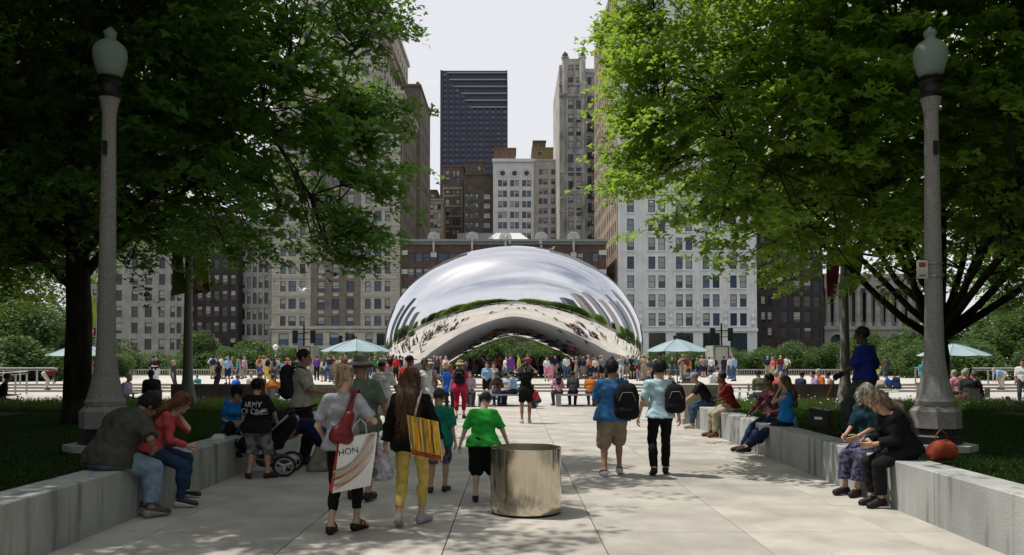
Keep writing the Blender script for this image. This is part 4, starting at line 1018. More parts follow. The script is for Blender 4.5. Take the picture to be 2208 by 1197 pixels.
# background shrubs and small trees (variants, shared meshes)
RH = np.array([(-.5, 0, 0), (0, -.28, .05), (.5, 0, 0), (0, .28, .05)])
def bg_variant(seed, n, rad, size, trunk=1.2):
    rg = np.random.default_rng(seed); d = rg.normal(0, 1, (n, 3)); d /= np.linalg.norm(d, axis=1)[:, None]
    nb = 9; bc = rg.normal(0, .55, (nb, 3)) * np.array(rad) * np.array([.8, .8, .55]); b = rg.integers(0, nb, n)
    rr = rg.uniform(.35, 1, n) ** .4
    P = bc[b] + d * rr[:, None] * np.array(rad) * .52; P[:, 2] += rad[2] + trunk * .6
    return P, rg
bgv = []
for sd, rad, n, lm, size, th in [(21, (2.2, 2.0, 2.3), 5200, M_leafC, .24, .5), (22, (2.6, 2.2, 1.9), 5200, M_leafC, .24, .4), (23, (2.4, 2.2, 2.9), 6000, M_leafD, .26, 1.2), (24, (1.9, 1.9, 2.4), 4500, M_leafD, .22, .8), (25, (2.6, 2.4, 2.2), 5200, M_leafC, .22, .5)]:
    P, rg = bg_variant(sd, n, rad, size, th)
    m = len(P); yaw = rg.uniform(0, 2 * pi, m); tx = rg.normal(0, .7, m); B = np.repeat(RH[None], m, 0) * (size * rg.uniform(.7, 1.3, m))[:, None, None]
    c_, s_ = np.cos(tx)[:, None], np.sin(tx)[:, None]; y1 = B[..., 1] * c_ - B[..., 2] * s_; z1 = B[..., 0] * .4 * s_ + B[..., 1] * s_ + B[..., 2] * c_; x1 = B[..., 0]
    c_, s_ = np.cos(yaw)[:, None], np.sin(yaw)[:, None]
    V_ = np.stack([x1 * c_ - y1 * s_, x1 * s_ + y1 * c_, z1], -1) + P[:, None, :]
    cme = npmesh('crown', V_.reshape(-1, 3), np.arange(m * 4).reshape(m, 4), lm, False)
    tb = MB(); 
    for q in range(5):
        a = 2 * pi * q / 5 + sd; tb.tube([(0, 0, 0), (.15 * cos(a), .15 * sin(a), th + .4), (rad[0] * .45 * cos(a), rad[1] * .45 * sin(a), rad[2] * 1.2 + th * .5)], [.11, .08, .02], 5)
    bgv.append((cme, tb.mesh('trunk', M_bark)))
def bgtree(v, x, y, s, sz=1, label='', z=-.2, group='trees beyond the plaza'):
    r = empty('small_tree', (x, y, z), random.uniform(0, 6.28)); r.scale = (s, s, s * sz); tag(r, label, 'tree', group)
    o = link('crown', bgv[v][0], r); o['kind'] = 'stuff'; link('trunk', bgv[v][1], r); return r
BGN = {'n': 0}
words = ['rounded', 'bushy', 'spreading', 'ragged', 'dense', 'loose', 'upright', 'broad', 'feathery', 'lumpy']
def bg_at(v, px, pytop, D, sz=1, place='', z=-1.3, wpx=None):
    ht = [5.2, 4.4, 7.0, 5.6, 5.0][v]; zt = az(pytop, D) - z; s = zt / ht / sz
    BGN['n'] += 1
    return bgtree(v, ax(px, D), D, s, sz, f"{words[BGN['n'] % 10]} green {'shrub' if zt < 4.6 else 'tree'} {place}", z)
random.seed(5)
# left band
for px, pt, D, v, pl in [(270, 705, 84, 0, 'right of the left lamp post beyond the plaza'), (305, 752, 80, 1, 'low in front of the grey stone building'), (345, 748, 82, 4, 'beyond the balustrade left of the second lamp'),
    (390, 745, 82, 0, 'behind the second left lamp post'), (445, 695, 88, 2, 'dark and taller right of the second lamp'), (492, 725, 84, 4, 'in the bright row left of the sculpture'), (535, 708, 90, 0, 'tallest in the row below the slim grey block'),
    (575, 722, 84, 1, 'left of the white globe lamp'), (620, 728, 86, 4, 'in front of the stone tower base'), (668, 742, 84, 1, 'behind the man with the backpack'), (715, 745, 86, 0, 'left of the parasol by the stone tower'), (765, 742, 84, 4, 'behind the left parasol'), (812, 740, 86, 1, 'touching the left end of the sculpture'),
    (205, 705, 80, 3, 'behind the banner left of the lamp post'), (245, 735, 66, 2, 'dark beside the left lamp post')]:
    bg_at(v, px, pt, D, 1, pl)
for px, pt, D, v, pl in [(1415, 752, 88, 0, 'touching the right end of the sculpture'), (1460, 745, 86, 1, 'behind the right parasol'), (1510, 742, 86, 4, 'left of the beige stair housing'), (1600, 738, 84, 0, 'right of the beige stair housing'), (1645, 735, 86, 4, 'below the dark brown building'), (1690, 732, 84, 1, 'above the dark bench on the right'), (1735, 728, 86, 0, 'left of the man with the dustpan'),
    (1790, 725, 84, 2, 'directly behind the man with the dustpan'), (1845, 700, 80, 3, 'below the colonnaded hall'), (1895, 695, 78, 2, 'in front of the columns'), (1940, 690, 72, 0, 'left of the right tree trunk'), (1980, 700, 66, 4, 'bright in the middle distance left of the right lamp'),
    (2030, 640, 74, 2, 'tall behind the right lamp post'), (2090, 625, 70, 3, 'tall above the right parasol'), (2150, 605, 66, 2, 'tall at the right edge of the picture'), (2200, 600, 62, 3, 'tallest at the right edge'), (2100, 700, 58, 4, 'above the orange clad visitor'), (2170, 690, 58, 1, 'above the right steel handrail'), (2215, 720, 56, 0, 'behind the bending visitor')]:
    bg_at(v, px, pt, D, 1, pl)
for px, pt, D, v, pl in [(20, 560, 62, 2, 'tall at the left edge of the picture'), (70, 590, 60, 3, 'tall behind the left railing'), (120, 660, 66, 2, 'between the left edge and the trunk'), (40, 690, 55, 4, 'bright above the left railing'), (100, 712, 56, 1, 'lit bright green behind the left parasol'), (5, 740, 54, 0, 'behind the far left railing'), (155, 640, 72, 2, 'behind the big left trunk')]:
    bg_at(v, px, pt, D, 1, pl)
for i in range(15):
    px = 262 + i * 41; bg_at([1, 4, 0][i % 3], px, 748 - (i % 4) * 5, 92 + (i % 3) * 3, 1, 'in the back row left of the sculpture, number %s' % ['one','two','three','four','five','six','seven','eight','nine','ten','eleven','twelve','thirteen','fourteen','fifteen'][i])
for i in range(15):
    px = 1400 + i * 42; bg_at([0, 1, 4][i % 3], px, 742 - (i % 4) * 5 - (i > 10) * 20, 93 + (i % 3) * 3, 1, 'in the back row right of the sculpture, number %s' % ['one','two','three','four','five','six','seven','eight','nine','ten','eleven','twelve','thirteen','fourteen','fifteen'][i])
for i in range(7):
    bg_at([1, 0, 4][i % 3], 985 + i * 40, 712 + (i % 3) * 4, 104, 1, 'far through the arch, number %s from the left' % ['one','two','three','four','five','six','seven'][i])
# under the arch beyond the sculpture
for px, pt, D, v, pl in [(1010, 722, 96, 1, 'seen left through the arch'), (1060, 712, 98, 4, 'seen in the middle of the arch'), (1150, 714, 98, 0, 'seen right of centre through the arch'), (1200, 728, 96, 1, 'seen right through the arch')]:
    bg_at(v, px, pt, D, 1, pl)
# park behind the camera and beside the plaza: seen in the mirror and giving shade
k = 0
for x in range(-80, 81, 9):
    if abs(x) < 5: continue
    o = tree_copy(tl if k % 2 else tr_, x + random.uniform(-2, 2), -17 + random.uniform(-5, 3) - (abs(x) > 20) * 3, random.uniform(0, 6), random.uniform(.95, 1.15), 'maple of the park mirrored in the sculpture or added unseen for shade', .0 if abs(x) > 34 else LZ, 'park trees reflected in the sculpture')
    k += 1
for x, y in [(-33, 8), (-30, 24), (-42, 18), (33, 8), (31, 25), (43, 17), (-56, 22), (57, 22), (-27, -2), (27, -2), (-14.2, 3.2), (14.6, 2.6), (-13.5, -8), (13.5, -8), (-92, -14), (-101, -12), (-110, -15), (-119, -10), (92, -14), (101, -12), (110, -15), (119, -10), (-90, 6), (-96, 28), (-92, 50), (90, 6), (97, 28), (93, 50), (-3.5, -38), (5, -40), (-75, 2), (76, 3), (-88, 72), (89, 73)]:  # the nearest pair flanking the path is added out of view to block sky light
    tree_copy(tl if k % 2 else tr_, x, y, random.uniform(0, 6), random.uniform(.9, 1.1), 'maple of the park mirrored in the sculpture or added unseen for shade', LZ if abs(x) < 34 else 0, 'park trees reflected in the sculpture'); k += 1
# skyline behind the camera, reflected
M_sk = [mat('skyline_grey', (.30, .31, .33), .6, .1, .1), mat('skyline_blue', (.13, .17, .22), .4, .1, .1), mat('skyline_tan', (.36, .33, .29), .7, .1, .1)]
def skyline(x, y, w_, h, mi, label):
    r = empty('skyline_tower', (x, y, -.5)); tag(r, label, 'building', 'towers reflected in the sculpture')
    mb = MB().box(-w_ / 2, w_ / 2, -w_ / 2, w_ / 2, 0, h).box(-w_ * .2, w_ * .2, -w_ * .2, w_ * .2, h + .01, h * 1.04)
    n = int(w_ / 6)
    for q in range(n + 1):
        for sx in (-1, 1):
            xx = -w_ / 2 + w_ * q / n
            mb.box(xx - .5, xx + .5, sx * w_ / 2 - .6 + (.61 if sx > 0 else -.01), sx * w_ / 2 + (.61 if sx > 0 else -.01), 0, h)
    mb.build('wall', M_sk[mi], r)
SKW = ['lowest in the group at the mirrored right', 'second in the mirrored row from the middle', 'tallest slab of the mirrored row', 'beside the tallest slab', 'between two taller neighbours', 'tallest at the mirrored right rim', 'shortest near the right rim', 'alone at the mirrored left', 'tallest at the mirrored left', 'lowest at the mirrored left', 'by the left rim of the mirror', 'by the right rim of the mirror']
for i, (x, y, w_, h, mi) in enumerate([(150, -190, 42, 105, 1), (215, -150, 46, 190, 2), (285, -95, 44, 250, 0), (330, -20, 46, 200, 2), (300, 70, 40, 170, 0), (360, 110, 44, 260, 1), (260, 140, 34, 150, 0), (-330, 60, 44, 150, 0), (-300, 140, 40, 190, 1), (-380, -40, 44, 120, 2), (-240, 190, 36, 120, 0), (230, 220, 40, 180, 2)]):
    skyline(x, y, w_, h, mi, f"{['grey', 'blue glass', 'tan stone'][mi]} skyscraper {SKW[i]} mirrored in the sculpture")
# ------------------------------------------------------------ people: implicit surfaces meshed to one continuous skin
def surface_nets(Fv, org, res):
    ins = Fv < 0
    a = ins[:-1, :-1, :-1].astype(np.int8)
    tot = np.zeros(a.shape, np.int8)
    for dx in (0, 1):
        for dy in (0, 1):
            for dz in (0, 1):
                tot += ins[dx:ins.shape[0] - 1 + dx, dy:ins.shape[1] - 1 + dy, dz:ins.shape[2] - 1 + dz]
    act = (tot > 0) & (tot < 8); cells = np.argwhere(act)
    if len(cells) == 0: return np.zeros((0, 3)), np.zeros((0, 4), int)
    vid = -np.ones(act.shape, np.int64); vid[act] = np.arange(len(cells))
    pos = np.zeros((len(cells), 3)); cnt = np.zeros(len(cells))
    cor = [(dx, dy, dz) for dx in (0, 1) for dy in (0, 1) for dz in (0, 1)]
    vals = {c: Fv[cells[:, 0] + c[0], cells[:, 1] + c[1], cells[:, 2] + c[2]] for c in cor}
    for c in cor:
        for ax_ in range(3):
            if c[ax_] == 0:
                d = list(c); d[ax_] = 1; d = tuple(d); v0, v1 = vals[c], vals[d]; m = (v0 < 0) != (v1 < 0)
                t = v0[m] / (v0[m] - v1[m]); p = np.array(c, float)[None].repeat(m.sum(), 0); p[:, ax_] += t
                pos[m] += p; cnt[m] += 1
    V = (cells + pos / cnt[:, None]) * res + org
    Q = []
    for ax_ in range(3):
        b, c = (ax_ + 1) % 3, (ax_ + 2) % 3
        sl0 = [slice(None)] * 3; sl1 = [slice(None)] * 3; sl0[ax_] = slice(0, -1); sl1[ax_] = slice(1, None)
        i0, i1 = ins[tuple(sl0)], ins[tuple(sl1)]
        for flip, m in ((False, i0 & ~i1), (True, ~i0 & i1)):
            e = np.argwhere(m); ok = (e[:, b] > 0) & (e[:, c] > 0) & (e[:, b] < act.shape[b]) & (e[:, c] < act.shape[c]); e = e[ok]
            if len(e) == 0: continue
            def g(db, dc):
                q = e.copy(); q[:, b] -= db; q[:, c] -= dc; return vid[q[:, 0], q[:, 1], q[:, 2]]
            f = np.stack([g(1, 1), g(0, 1), g(0, 0), g(1, 0)], -1)
            Q.append(f[:, ::-1] if flip else f)
    Q = np.concatenate(Q); Q = Q[(Q >= 0).all(1)]
    return V, Q
def sdf_mesh(prims, res, wr=0.0, seed=0):
    """prims: ('c',a,b,ra,rb,k,lab,flat) round cone | ('e',c,(rx,ry,rz),R,k,lab) ellipsoid | ('cut',point,normal) | ('sub',c,rad,R) | ('cutbox', lo, hi)"""
    P = []
    for p in prims:
        if p[0] == 'c': r = max(p[3], p[4]); P += [np.array(p[1]) - r, np.array(p[1]) + r, np.array(p[2]) - r, np.array(p[2]) + r]
        elif p[0] == 'e': r = max(p[2]); P += [np.array(p[1]) - r, np.array(p[1]) + r]
    P = np.array(P); lo, hi = P.min(0) - 3 * res, P.max(0) + 3 * res
    n = np.ceil((hi - lo) / res).astype(int) + 1
    X = [lo[i] + np.arange(n[i]) * res for i in range(3)]; Fv = np.full(n, 9.0, np.float32); Lb = []
    for p in prims:
        if p[0] in 'ce':
            if p[0] == 'c':
                a, b, ra, rb, k = np.array(p[1], float), np.array(p[2], float), p[3], p[4], p[5]; l_, h_ = np.minimum(a, b) - max(ra, rb), np.maximum(a, b) + max(ra, rb)
            else: a = np.array(p[1], float); k = p[4]; l_, h_ = a - max(p[2]), a + max(p[2])
            mg = k + 3 * res; i0 = np.maximum(0, np.floor((l_ - mg - lo) / res).astype(int)); i1 = np.minimum(n, np.ceil((h_ + mg - lo) / res).astype(int) + 1)
            gx, gy, gz = X[0][i0[0]:i1[0], None, None], X[1][None, i0[1]:i1[1], None], X[2][None, None, i0[2]:i1[2]]
            if p[0] == 'c':
                ba = b - a; L2 = max(ba @ ba, 1e-9)
                t_ = ((gx - a[0]) * ba[0] + (gy - a[1]) * ba[1] + (gz - a[2]) * ba[2]) / L2; t = np.clip(t_, 0, 1)
                d = np.sqrt((gx - a[0] - ba[0] * t) ** 2 + (gy - a[1] - ba[1] * t) ** 2 + (gz - a[2] - ba[2] * t) ** 2) - (ra + (rb - ra) * t)
                if len(p) > 7 and p[7]:
                    L = sqrt(L2); 
                    if p[7] in (1, 3): d = np.maximum(d, (t_ - 1) * L)
                    if p[7] in (2, 3): d = np.maximum(d, -t_ * L)
            else:
                q = [gx - a[0], gy - a[1], gz - a[2]]
                if p[3] is not None:
                    R_ = p[3]; q = [R_[0][i] * q[0] + R_[1][i] * q[1] + R_[2][i] * q[2] for i in range(3)]
                r = p[2]; k0 = np.sqrt((q[0] / r[0]) ** 2 + (q[1] / r[1]) ** 2 + (q[2] / r[2]) ** 2); d = (k0 - 1) * min(r) * 1.0
            S = Fv[i0[0]:i1[0], i0[1]:i1[1], i0[2]:i1[2]]
            if k > 0:
                h = np.clip(.5 + .5 * (S - d) / k, 0, 1); S[...] = S * (1 - h) + d * h - k * h * (1 - h)
            else: S[...] = np.minimum(S, d)
        elif p[0] == 'cut':
            c, nn = p[1], np.array(p[2], float); nn /= np.linalg.norm(nn)
            d = (X[0][:, None, None] - c[0]) * nn[0] + (X[1][None, :, None] - c[1]) * nn[1] + (X[2][None, None, :] - c[2]) * nn[2]; np.maximum(Fv, d, out=Fv)
        elif p[0] == 'sub':
            a, r = p[1], p[2]; q = [X[0][:, None, None] - a[0], X[1][None, :, None] - a[1], X[2][None, None, :] - a[2]]
            if p[3] is not None: R_ = p[3]; q = [R_[0][i] * q[0] + R_[1][i] * q[1] + R_[2][i] * q[2] for i in range(3)]
            d = (np.sqrt((q[0] / r[0]) ** 2 + (q[1] / r[1]) ** 2 + (q[2] / r[2]) ** 2) - 1) * min(r); np.maximum(Fv, -d, out=Fv)
    if wr:
        gx, gy, gz = X[0][:, None, None], X[1][None, :, None], X[2][None, None, :]; s = seed * 1.7
        Fv = Fv + wr * (np.sin(gx * 21 + s + 2.5 * np.sin(gz * 9 + s)) * np.sin(gz * 27 + gy * 12 + s + 2 * np.sin(gx * 13)) + .5 * np.sin(gz * 55 + gx * 31 + s) * np.sin(gy * 37 + gz * 17))
    return surface_nets(Fv, lo, res)
def label_faces(V, Q, prims):
    c = V[Q].mean(1); best = np.full(len(c), 9.0); lab = np.zeros(len(c), int)
    for p in prims:
        if p[0] == 'c':
            a, b = np.array(p[1]), np.array(p[2]); ba = b - a; t = np.clip(((c - a) @ ba) / max(ba @ ba, 1e-9), 0, 1)
            d = np.linalg.norm(c - a - t[:, None] * ba, axis=1) - (p[3] + (p[4] - p[3]) * t); l = p[6]
        elif p[0] == 'e': q = c - np.array(p[1]); q = q @ np.array(p[3]) if p[3] is not None else q; d = (np.sqrt(((q / np.array(p[2])) ** 2).sum(1)) - 1) * min(p[2]); l = p[5]
        else: continue
        m = d < best; best[m] = d[m]; lab[m] = l
    return lab
def v3(*a): return np.array(a, float)
def rotx(a): c, s = cos(a), sin(a); return np.array([[1, 0, 0], [0, c, -s], [0, s, c]])
def rotz(a): c, s = cos(a), sin(a); return np.array([[c, -s, 0], [s, c, 0], [0, 0, 1]])
def roty(a): c, s = cos(a), sin(a); return np.array([[c, 0, s], [0, 1, 0], [-s, 0, c]])
def ik(S, T, l1, l2, pole):
    d = T - S; L = np.linalg.norm(d); L = min(max(L, abs(l1 - l2) + .02), (l1 + l2) * .998); u = d / max(np.linalg.norm(d), 1e-6)
    x = (l1 * l1 - l2 * l2 + L * L) / (2 * L); h = sqrt(max(0, l1 * l1 - x * x)); p = np.array(pole, float); p = p - u * (p @ u); p /= max(np.linalg.norm(p), 1e-6)
    return S + u * x + p * h, S + u * L
def skel(h=1.75, pel=None, lean=0, curl=0, side=0, twist=0, aL=None, aR=None, hL=None, hR=None, head=(0, 0), elL=(-.5, -1, -.2), elR=(.5, -1, -.2), knL=(-.1, 1, .1), knR=(.1, 1, .1), toeL=None, toeR=None, wide=1.0, fem=0):
    """all lengths in units of a 1.75 m body, returned scaled; person faces +Y"""
    s = h / 1.75; J = {'s': s}
    pel = v3(*(pel if pel is not None else (0, 0, .925)))
    R0 = rotz(twist * .0); pts = {}
    def spine(z, t): 
        A = rotz(twist * t) @ roty(side * t) @ rotx(-(lean + curl * t)); return A
    zs = [0, .17, .36, .46, .52, .585]; P = [pel]; 
    for i in range(1, len(zs)):
        t = zs[i] / .52; A = roty(side) @ rotx(-(lean + curl * min(t, 1.2) ** 1.3)); P.append(P[-1] + A @ v3(0, 0, zs[i] - zs[i - 1]))
    A = rotz(twist) @ roty(side) @ rotx(-(lean + curl)); A0 = roty(side * .5) @ rotx(-lean * .6)
    J['hip'], J['waist'], J['chest'], J['sh'], J['neck'], J['hb'] = P; J['A'] = A; J['A0'] = A0
    sw = (.172 if not fem else .15) * wide; 
    J['shL'], J['shR'] = P[3] + A @ v3(-sw, -.01, -.01), P[3] + A @ v3(sw, -.01, -.01)
    hw = .092
    J['hpL'], J['hpR'] = pel + v3(-hw, 0, -.01), pel + v3(hw, 0, -.01)
    Hd = rotz(head[0]) @ rotx(-head[1]); J['H'] = Hd; J['hc'] = J['hb'] + Hd @ v3(0, .025, .095)
    aL = v3(*(aL if aL is not None else (-.10, 0, .08))); aR = v3(*(aR if aR is not None else (.10, 0, .08)))
    J['knL'], J['anL'] = ik(J['hpL'], aL, .435, .425, knL); J['knR'], J['anR'] = ik(J['hpR'], aR, .435, .425, knR)
    J['toL'] = J['anL'] + v3(*(toeL if toeL is not None else (-.03, .17, -.045))); J['toR'] = J['anR'] + v3(*(toeR if toeR is not None else (.03, .17, -.045)))
    hL = v3(*(hL if hL is not None else (-.27, .05, .80))); hR = v3(*(hR if hR is not None else (.27, .05, .80)))
    J['elL'], J['wrL'] = ik(J['shL'], hL, .285, .25, elL); J['elR'], J['wrR'] = ik(J['shR'], hR, .285, .25, elR)
    for k, v in list(J.items()):
        if k not in ('s', 'A', 'A0', 'H'): J[k] = v * s
    J['fem'] = fem
    return J
SK, HAIR, TOP, BOT, SHOE = 0, 1, 2, 3, 4
def head_prims(J, s, face=True, lab=SK):
    H, c = J['H'], J['hc']; f = lambda x, y, z: c + H @ v3(x, y, z) * s
    p = [('c', J['sh'] * .3 + J['neck'] * .7, J['hb'] + H @ v3(0, .01, .03) * s, .058 * s, .055 * s, .02 * s, lab), ('e', f(0, -.01, .025), (.076 * s, .094 * s, .095 * s), H, .02 * s, lab),
         ('e', f(0, .022, -.05), (.058 * s, .068 * s, .068 * s), H, .03 * s, lab)]
    if face: p += [('c', f(0, .088, .0), f(0, .105, -.032), .010 * s, .015 * s, .012 * s, lab), ('e', f(-.078, -.005, -.012), (.012 * s, .022 * s, .032 * s), H, .006, lab), ('e', f(.078, -.005, -.012), (.012 * s, .022 * s, .032 * s), H, .006, lab),
                   ('e', f(0, .085, -.062), (.024 * s, .012 * s, .010 * s), H, .008, lab), ('e', f(0, .07, -.10), (.026 * s, .022 * s, .020 * s), H, .02, lab), ('c', f(-.035, .083, .022), f(.035, .083, .022), .010 * s, .010 * s, .012 * s, lab)]
    return p
def torso(J, w=1.0, o=0.0, lab=TOP, belly=0.0, hips=True, k=.05):
    s = J['s']; A, A0 = J['A'], J['A0']; q = lambda c, M, x, y, z: J[c] + M @ v3(x, y, z) * s; ww = w * (0.93 if J['fem'] else 1)
    P = []
    if hips: P += [('c', q('hip', A0, -.07, -.01, 0), q('hip', A0, .07, -.01, 0), (.105 * (1.05 if J['fem'] else 1) * w + o) * s, (.105 * (1.05 if J['fem'] else 1) * w + o) * s, k * s, BOT if lab == TOP and False else lab)]
    P += [('c', q('waist', A0, -.055 * ww, .0, 0), q('waist', A0, .055 * ww, .0, 0), (.098 * ww + o) * s, (.098 * ww + o) * s, k * s, lab),
          ('c', q('chest', A, -.07 * ww, .0, -.02), q('chest', A, .07 * ww, .0, -.02), (.108 * ww + o) * s, (.108 * ww + o) * s, k * s, lab),
          ('c', J['shL'] * .72 + J['sh'] * .28, J['shR'] * .72 + J['sh'] * .28, (.066 * (w * .5 + .5) + o) * s, (.066 * (w * .5 + .5) + o) * s, .05 * s, lab)]
    if belly: P.append(('e', q('waist', A0, 0, .05 + belly * .5, .0), ((.13 + belly) * s, (.10 + belly) * s, (.14) * s), None, .06 * s, lab))
    if J['fem']: P += [('e', q('chest', A, -.065, .085, -.02), ((.060 + o) * s, (.052 + o) * s, (.058 + o) * s), None, .03 * s, lab), ('e', q('chest', A, .065, .085, -.02), ((.060 + o) * s, (.052 + o) * s, (.058 + o) * s), None, .03 * s, lab)]
    return P
def arm(J, S, r=1.0, o=0.0, upto=2.0, lab=SK, flat=0, r1=None):
    s = J['s']; sh, el, wr = J['sh' + S], J['el' + S], J['wr' + S]; P = []
    f = min(1, upto); e = sh + (el - sh) * f; ra, rb = (.050 * r + o) * s, ((.050 + (.038 - .050) * f) * r + o) * s
    if r1: rb = max(rb, r1 * s)
    P.append(('c', sh, e, ra, rb, .03 * s, lab, flat if upto <= 1 else 0))
    if upto > 1:
        f = upto - 1; e2 = el + (wr - el) * f; P.append(('c', el, e2, (.039 * r + o) * s, ((.039 + (.026 - .039) * f) * r + o) * s, .02 * s, lab, flat))
    return P
def leg(J, S, r=1.0, o=0.0, upto=2.0, lab=SK, flat=0, rmin=0.0, flare=0.0):
    s = J['s']; hp, kn, an = J['hp' + S], J['kn' + S], J['an' + S]; f = min(1, upto); P = []
    e = hp + (kn - hp) * f; P.append(('c', hp, e, (.088 * r + o) * s, max((.088 + (.057 - .088) * f) * r + o, rmin) * s, .03 * s, lab, flat if upto <= 1 else 0))
    if upto > 1:
        f = upto - 1; e2 = kn + (an - kn) * f; mid = kn + (an - kn) * .33
        P.append(('c', kn, e2, max(.055 * r + o, rmin) * s, max((.055 + (.036 - .055) * f) * r + o, rmin + flare) * s, .02 * s, lab, flat))
        if f > .4: P.append(('e', mid + v3(0, -.012, 0) * s, ((.050 * r + o) * s, (.056 * r + o) * s, .11 * s), None, .03 * s, lab))
    return P
def foot(J, S, o=0.0, lab=SK):
    s = J['s']; an, to = J['an' + S], J['to' + S]; d = to - an; hl = an - np.array([d[0], d[1], 0]) * .28 + v3(0, 0, -.04 * s) * 1
    dn = d / np.linalg.norm(d); heel = an + v3(0, 0, -.042) * s - np.array([dn[0], dn[1], dn[2] * .3]) * .035 * s
    return [('c', an, heel, (.036 + o) * s, (.032 + o) * s, .02 * s, lab), ('c', heel, to, (.030 + o) * s, (.028 + o) * s, .02 * s, lab), ('c', an, to, (.032 + o) * s, (.024 + o) * s, .03 * s, lab)]
def hand_prims(J, S, grip=.5, spread=0.0, lab=SK, pd=None):
    s = J['s']; wr, el = J['wr' + S], J['el' + S]; d = wr - el; d /= np.linalg.norm(d); sg = -1 if S == 'L' else 1
    if pd is not None: d = v3(*pd); d /= np.linalg.norm(d)
    nrm = v3(-sg, 0, 0); nrm = nrm - d * (nrm @ d)
    if np.linalg.norm(nrm) < .3: nrm = v3(0, 0, -1) - d * (-d[2])
    nrm /= np.linalg.norm(nrm); sd = np.cross(d, nrm) * sg; sd = sd if sd[1] > 0 or abs(d[1]) > .7 else -sd
    q = lambda a, b, c: wr + (d * a + sd * b + nrm * c) * s
    P = [('c', wr - d * .05 * s, wr, .026 * s, .024 * s, .01, lab), ('c', q(.03, -.018, 0), q(.07, -.022, 0), .020 * s, .016 * s, .012 * s, lab), ('c', q(.03, .015, 0), q(.07, .022, 0), .021 * s, .016 * s, .012 * s, lab)]
    for i, (b, L) in enumerate([(.032, .074), (.011, .084), (-.011, .078), (-.031, .062)]):
        a = .078; g1 = grip * (.9 + .1 * i); l = [L * .45, L * .32, L * .23]; x, z, an_ = a, 0, 0; prev = q(x, b, z)
        for j, ll in enumerate(l):
            an_ += g1 * (.75 if j == 0 else .95); x += ll * cos(an_); z += ll * sin(an_); nx = q(x, b + spread * (b * 2) * j, z); P.append(('c', prev, nx, (.0098 - .001 * j) * s, (.0092 - .001 * j) * s, .004 * s, lab)); prev = nx
    t0, t1, t2, t3 = q(.02, .028, .004), q(.048, .050, .012), q(.075, .056, .022 + .02 * grip), q(.096, .050, .030 + .03 * grip)
    P += [('c', t0, t1, .015 * s, .012 * s, .01 * s, lab), ('c', t1, t2, .0115 * s, .010 * s, .004, lab), ('c', t2, t3, .0100 * s, .0088 * s, .004, lab)]
    return P
PAL = {}
def pm(kind, col, **k):
    key = kind + '_' + '_'.join('%02d' % int(c * 99) for c in col)
    if kind == 'cloth': return mat(key, col, .9, k.get('var', .10), 14, bump=.35, bscale=30, spec=.15)
    if kind == 'hair': return mat(key, col, .55, .35, 40, bump=.7, bscale=60, stretch=(1, 1, .12), spec=.3)
    if kind == 'skin': return mat(key, col, .55, .08, 12, spec=.35)
    return mat(key, col, .6, .1, 8)
SKIN = {'light': (.50, .29, .20), 'pale': (.56, .36, .27), 'tan': (.33, .18, .11), 'brown': (.16, .08, .05), 'dark': (.055, .032, .022)}
def garment(name, prims, res, m, parent, wr=.003, seed=0, smooth=True):
    V, Q = sdf_mesh(prims, res, wr, seed)
    o = link(name, npmesh(name, V, Q, m, smooth), parent); return o
def hair_prims(J, style, s):
    H, c = J['H'], J['hc']; f = lambda x, y, z: c + H @ v3(x, y, z) * s; L = HAIR
    b = [('e', f(0, -.018, .032), (.089 * s, .102 * s, .104 * s), H, .0, L)]
    face = ('sub', f(0, .115, -.045), (.080 * s, .085 * s, .115 * s), H); neck = ('cut', f(0, -.03, -.045), -(H @ v3(0, .35, 1)))
    if style == 'short': return b + [face, neck]
    if style == 'bald': return None
    if style == 'bun': return b + [face, neck, ('e', f(.01, -.085, .105), (.062 * s, .050 * s, .045 * s), H, .012, L), ('e', f(-.02, -.10, .065), (.050 * s, .040 * s, .04 * s), H, .02, L), ('c', f(0, -.085, -.05), f(0, -.09, .05), .045 * s, .05 * s, .03, L)]
    if style == 'bob': return [('e', f(0, -.018, .032), (.096 * s, .107 * s, .106 * s), H, 0, L), ('c', f(-.062, -.03, 0), f(-.068, -.02, -.09), .045 * s, .038 * s, .03, L), ('c', f(.062, -.03, 0), f(.068, -.02, -.09), .045 * s, .038 * s, .03, L), ('c', f(0, -.06, 0), f(0, -.065, -.10), .07 * s, .06 * s, .03, L), ('sub', f(0, .12, -.055), (.070 * s, .09 * s, .12 * s), H)]
    if style in ('long', 'xlong'):
        e = -.30 if style == 'long' else -.42; wd = 1.0 if style == 'long' else 1.15
        bk = J['sh'] + J['A'] @ v3(0, -.13, .02) * s; bk2 = J['sh'] + J['A'] @ v3(0, -.145, e + .10) * s
        return [('e', f(0, -.018, .032), (.093 * s, .106 * s, .106 * s), H, 0, L), ('c', f(-.04, -.055, -.01), bk + v3(-.045, 0, 0) * s, .062 * s, .065 * wd * s, .04, L), ('c', f(.04, -.055, -.01), bk + v3(.045, 0, 0) * s, .062 * s, .065 * wd * s, .04, L),
                ('c', bk + v3(-.045, 0, 0) * s, bk2 + v3(-.04, 0, 0) * s, .062 * wd * s, (.050 if style == 'long' else .070) * s, .04, L), ('c', bk + v3(.05, 0, 0) * s, bk2 + v3(.035, 0, .03) * s, .062 * wd * s, (.045 if style == 'long' else .068) * s, .04, L), ('sub', f(0, .12, -.045), (.072 * s, .088 * s, .13 * s), H)]
    if style == 'pony': return b + [face, neck, ('c', f(0, -.10, .02), f(0, -.15, -.05), .03 * s, .035 * s, .02, L), ('c', f(0, -.15, -.05), f(0, -.145, -.19), .035 * s, .018 * s, .02, L)]
    if style == 'bushy': return [('e', f(0, -.02, .035), (.096 * s, .108 * s, .110 * s), H, 0, L), face, ('cut', f(0, -.03, -.075), -(H @ v3(0, .35, 1)))]
    return b + [face, neck]
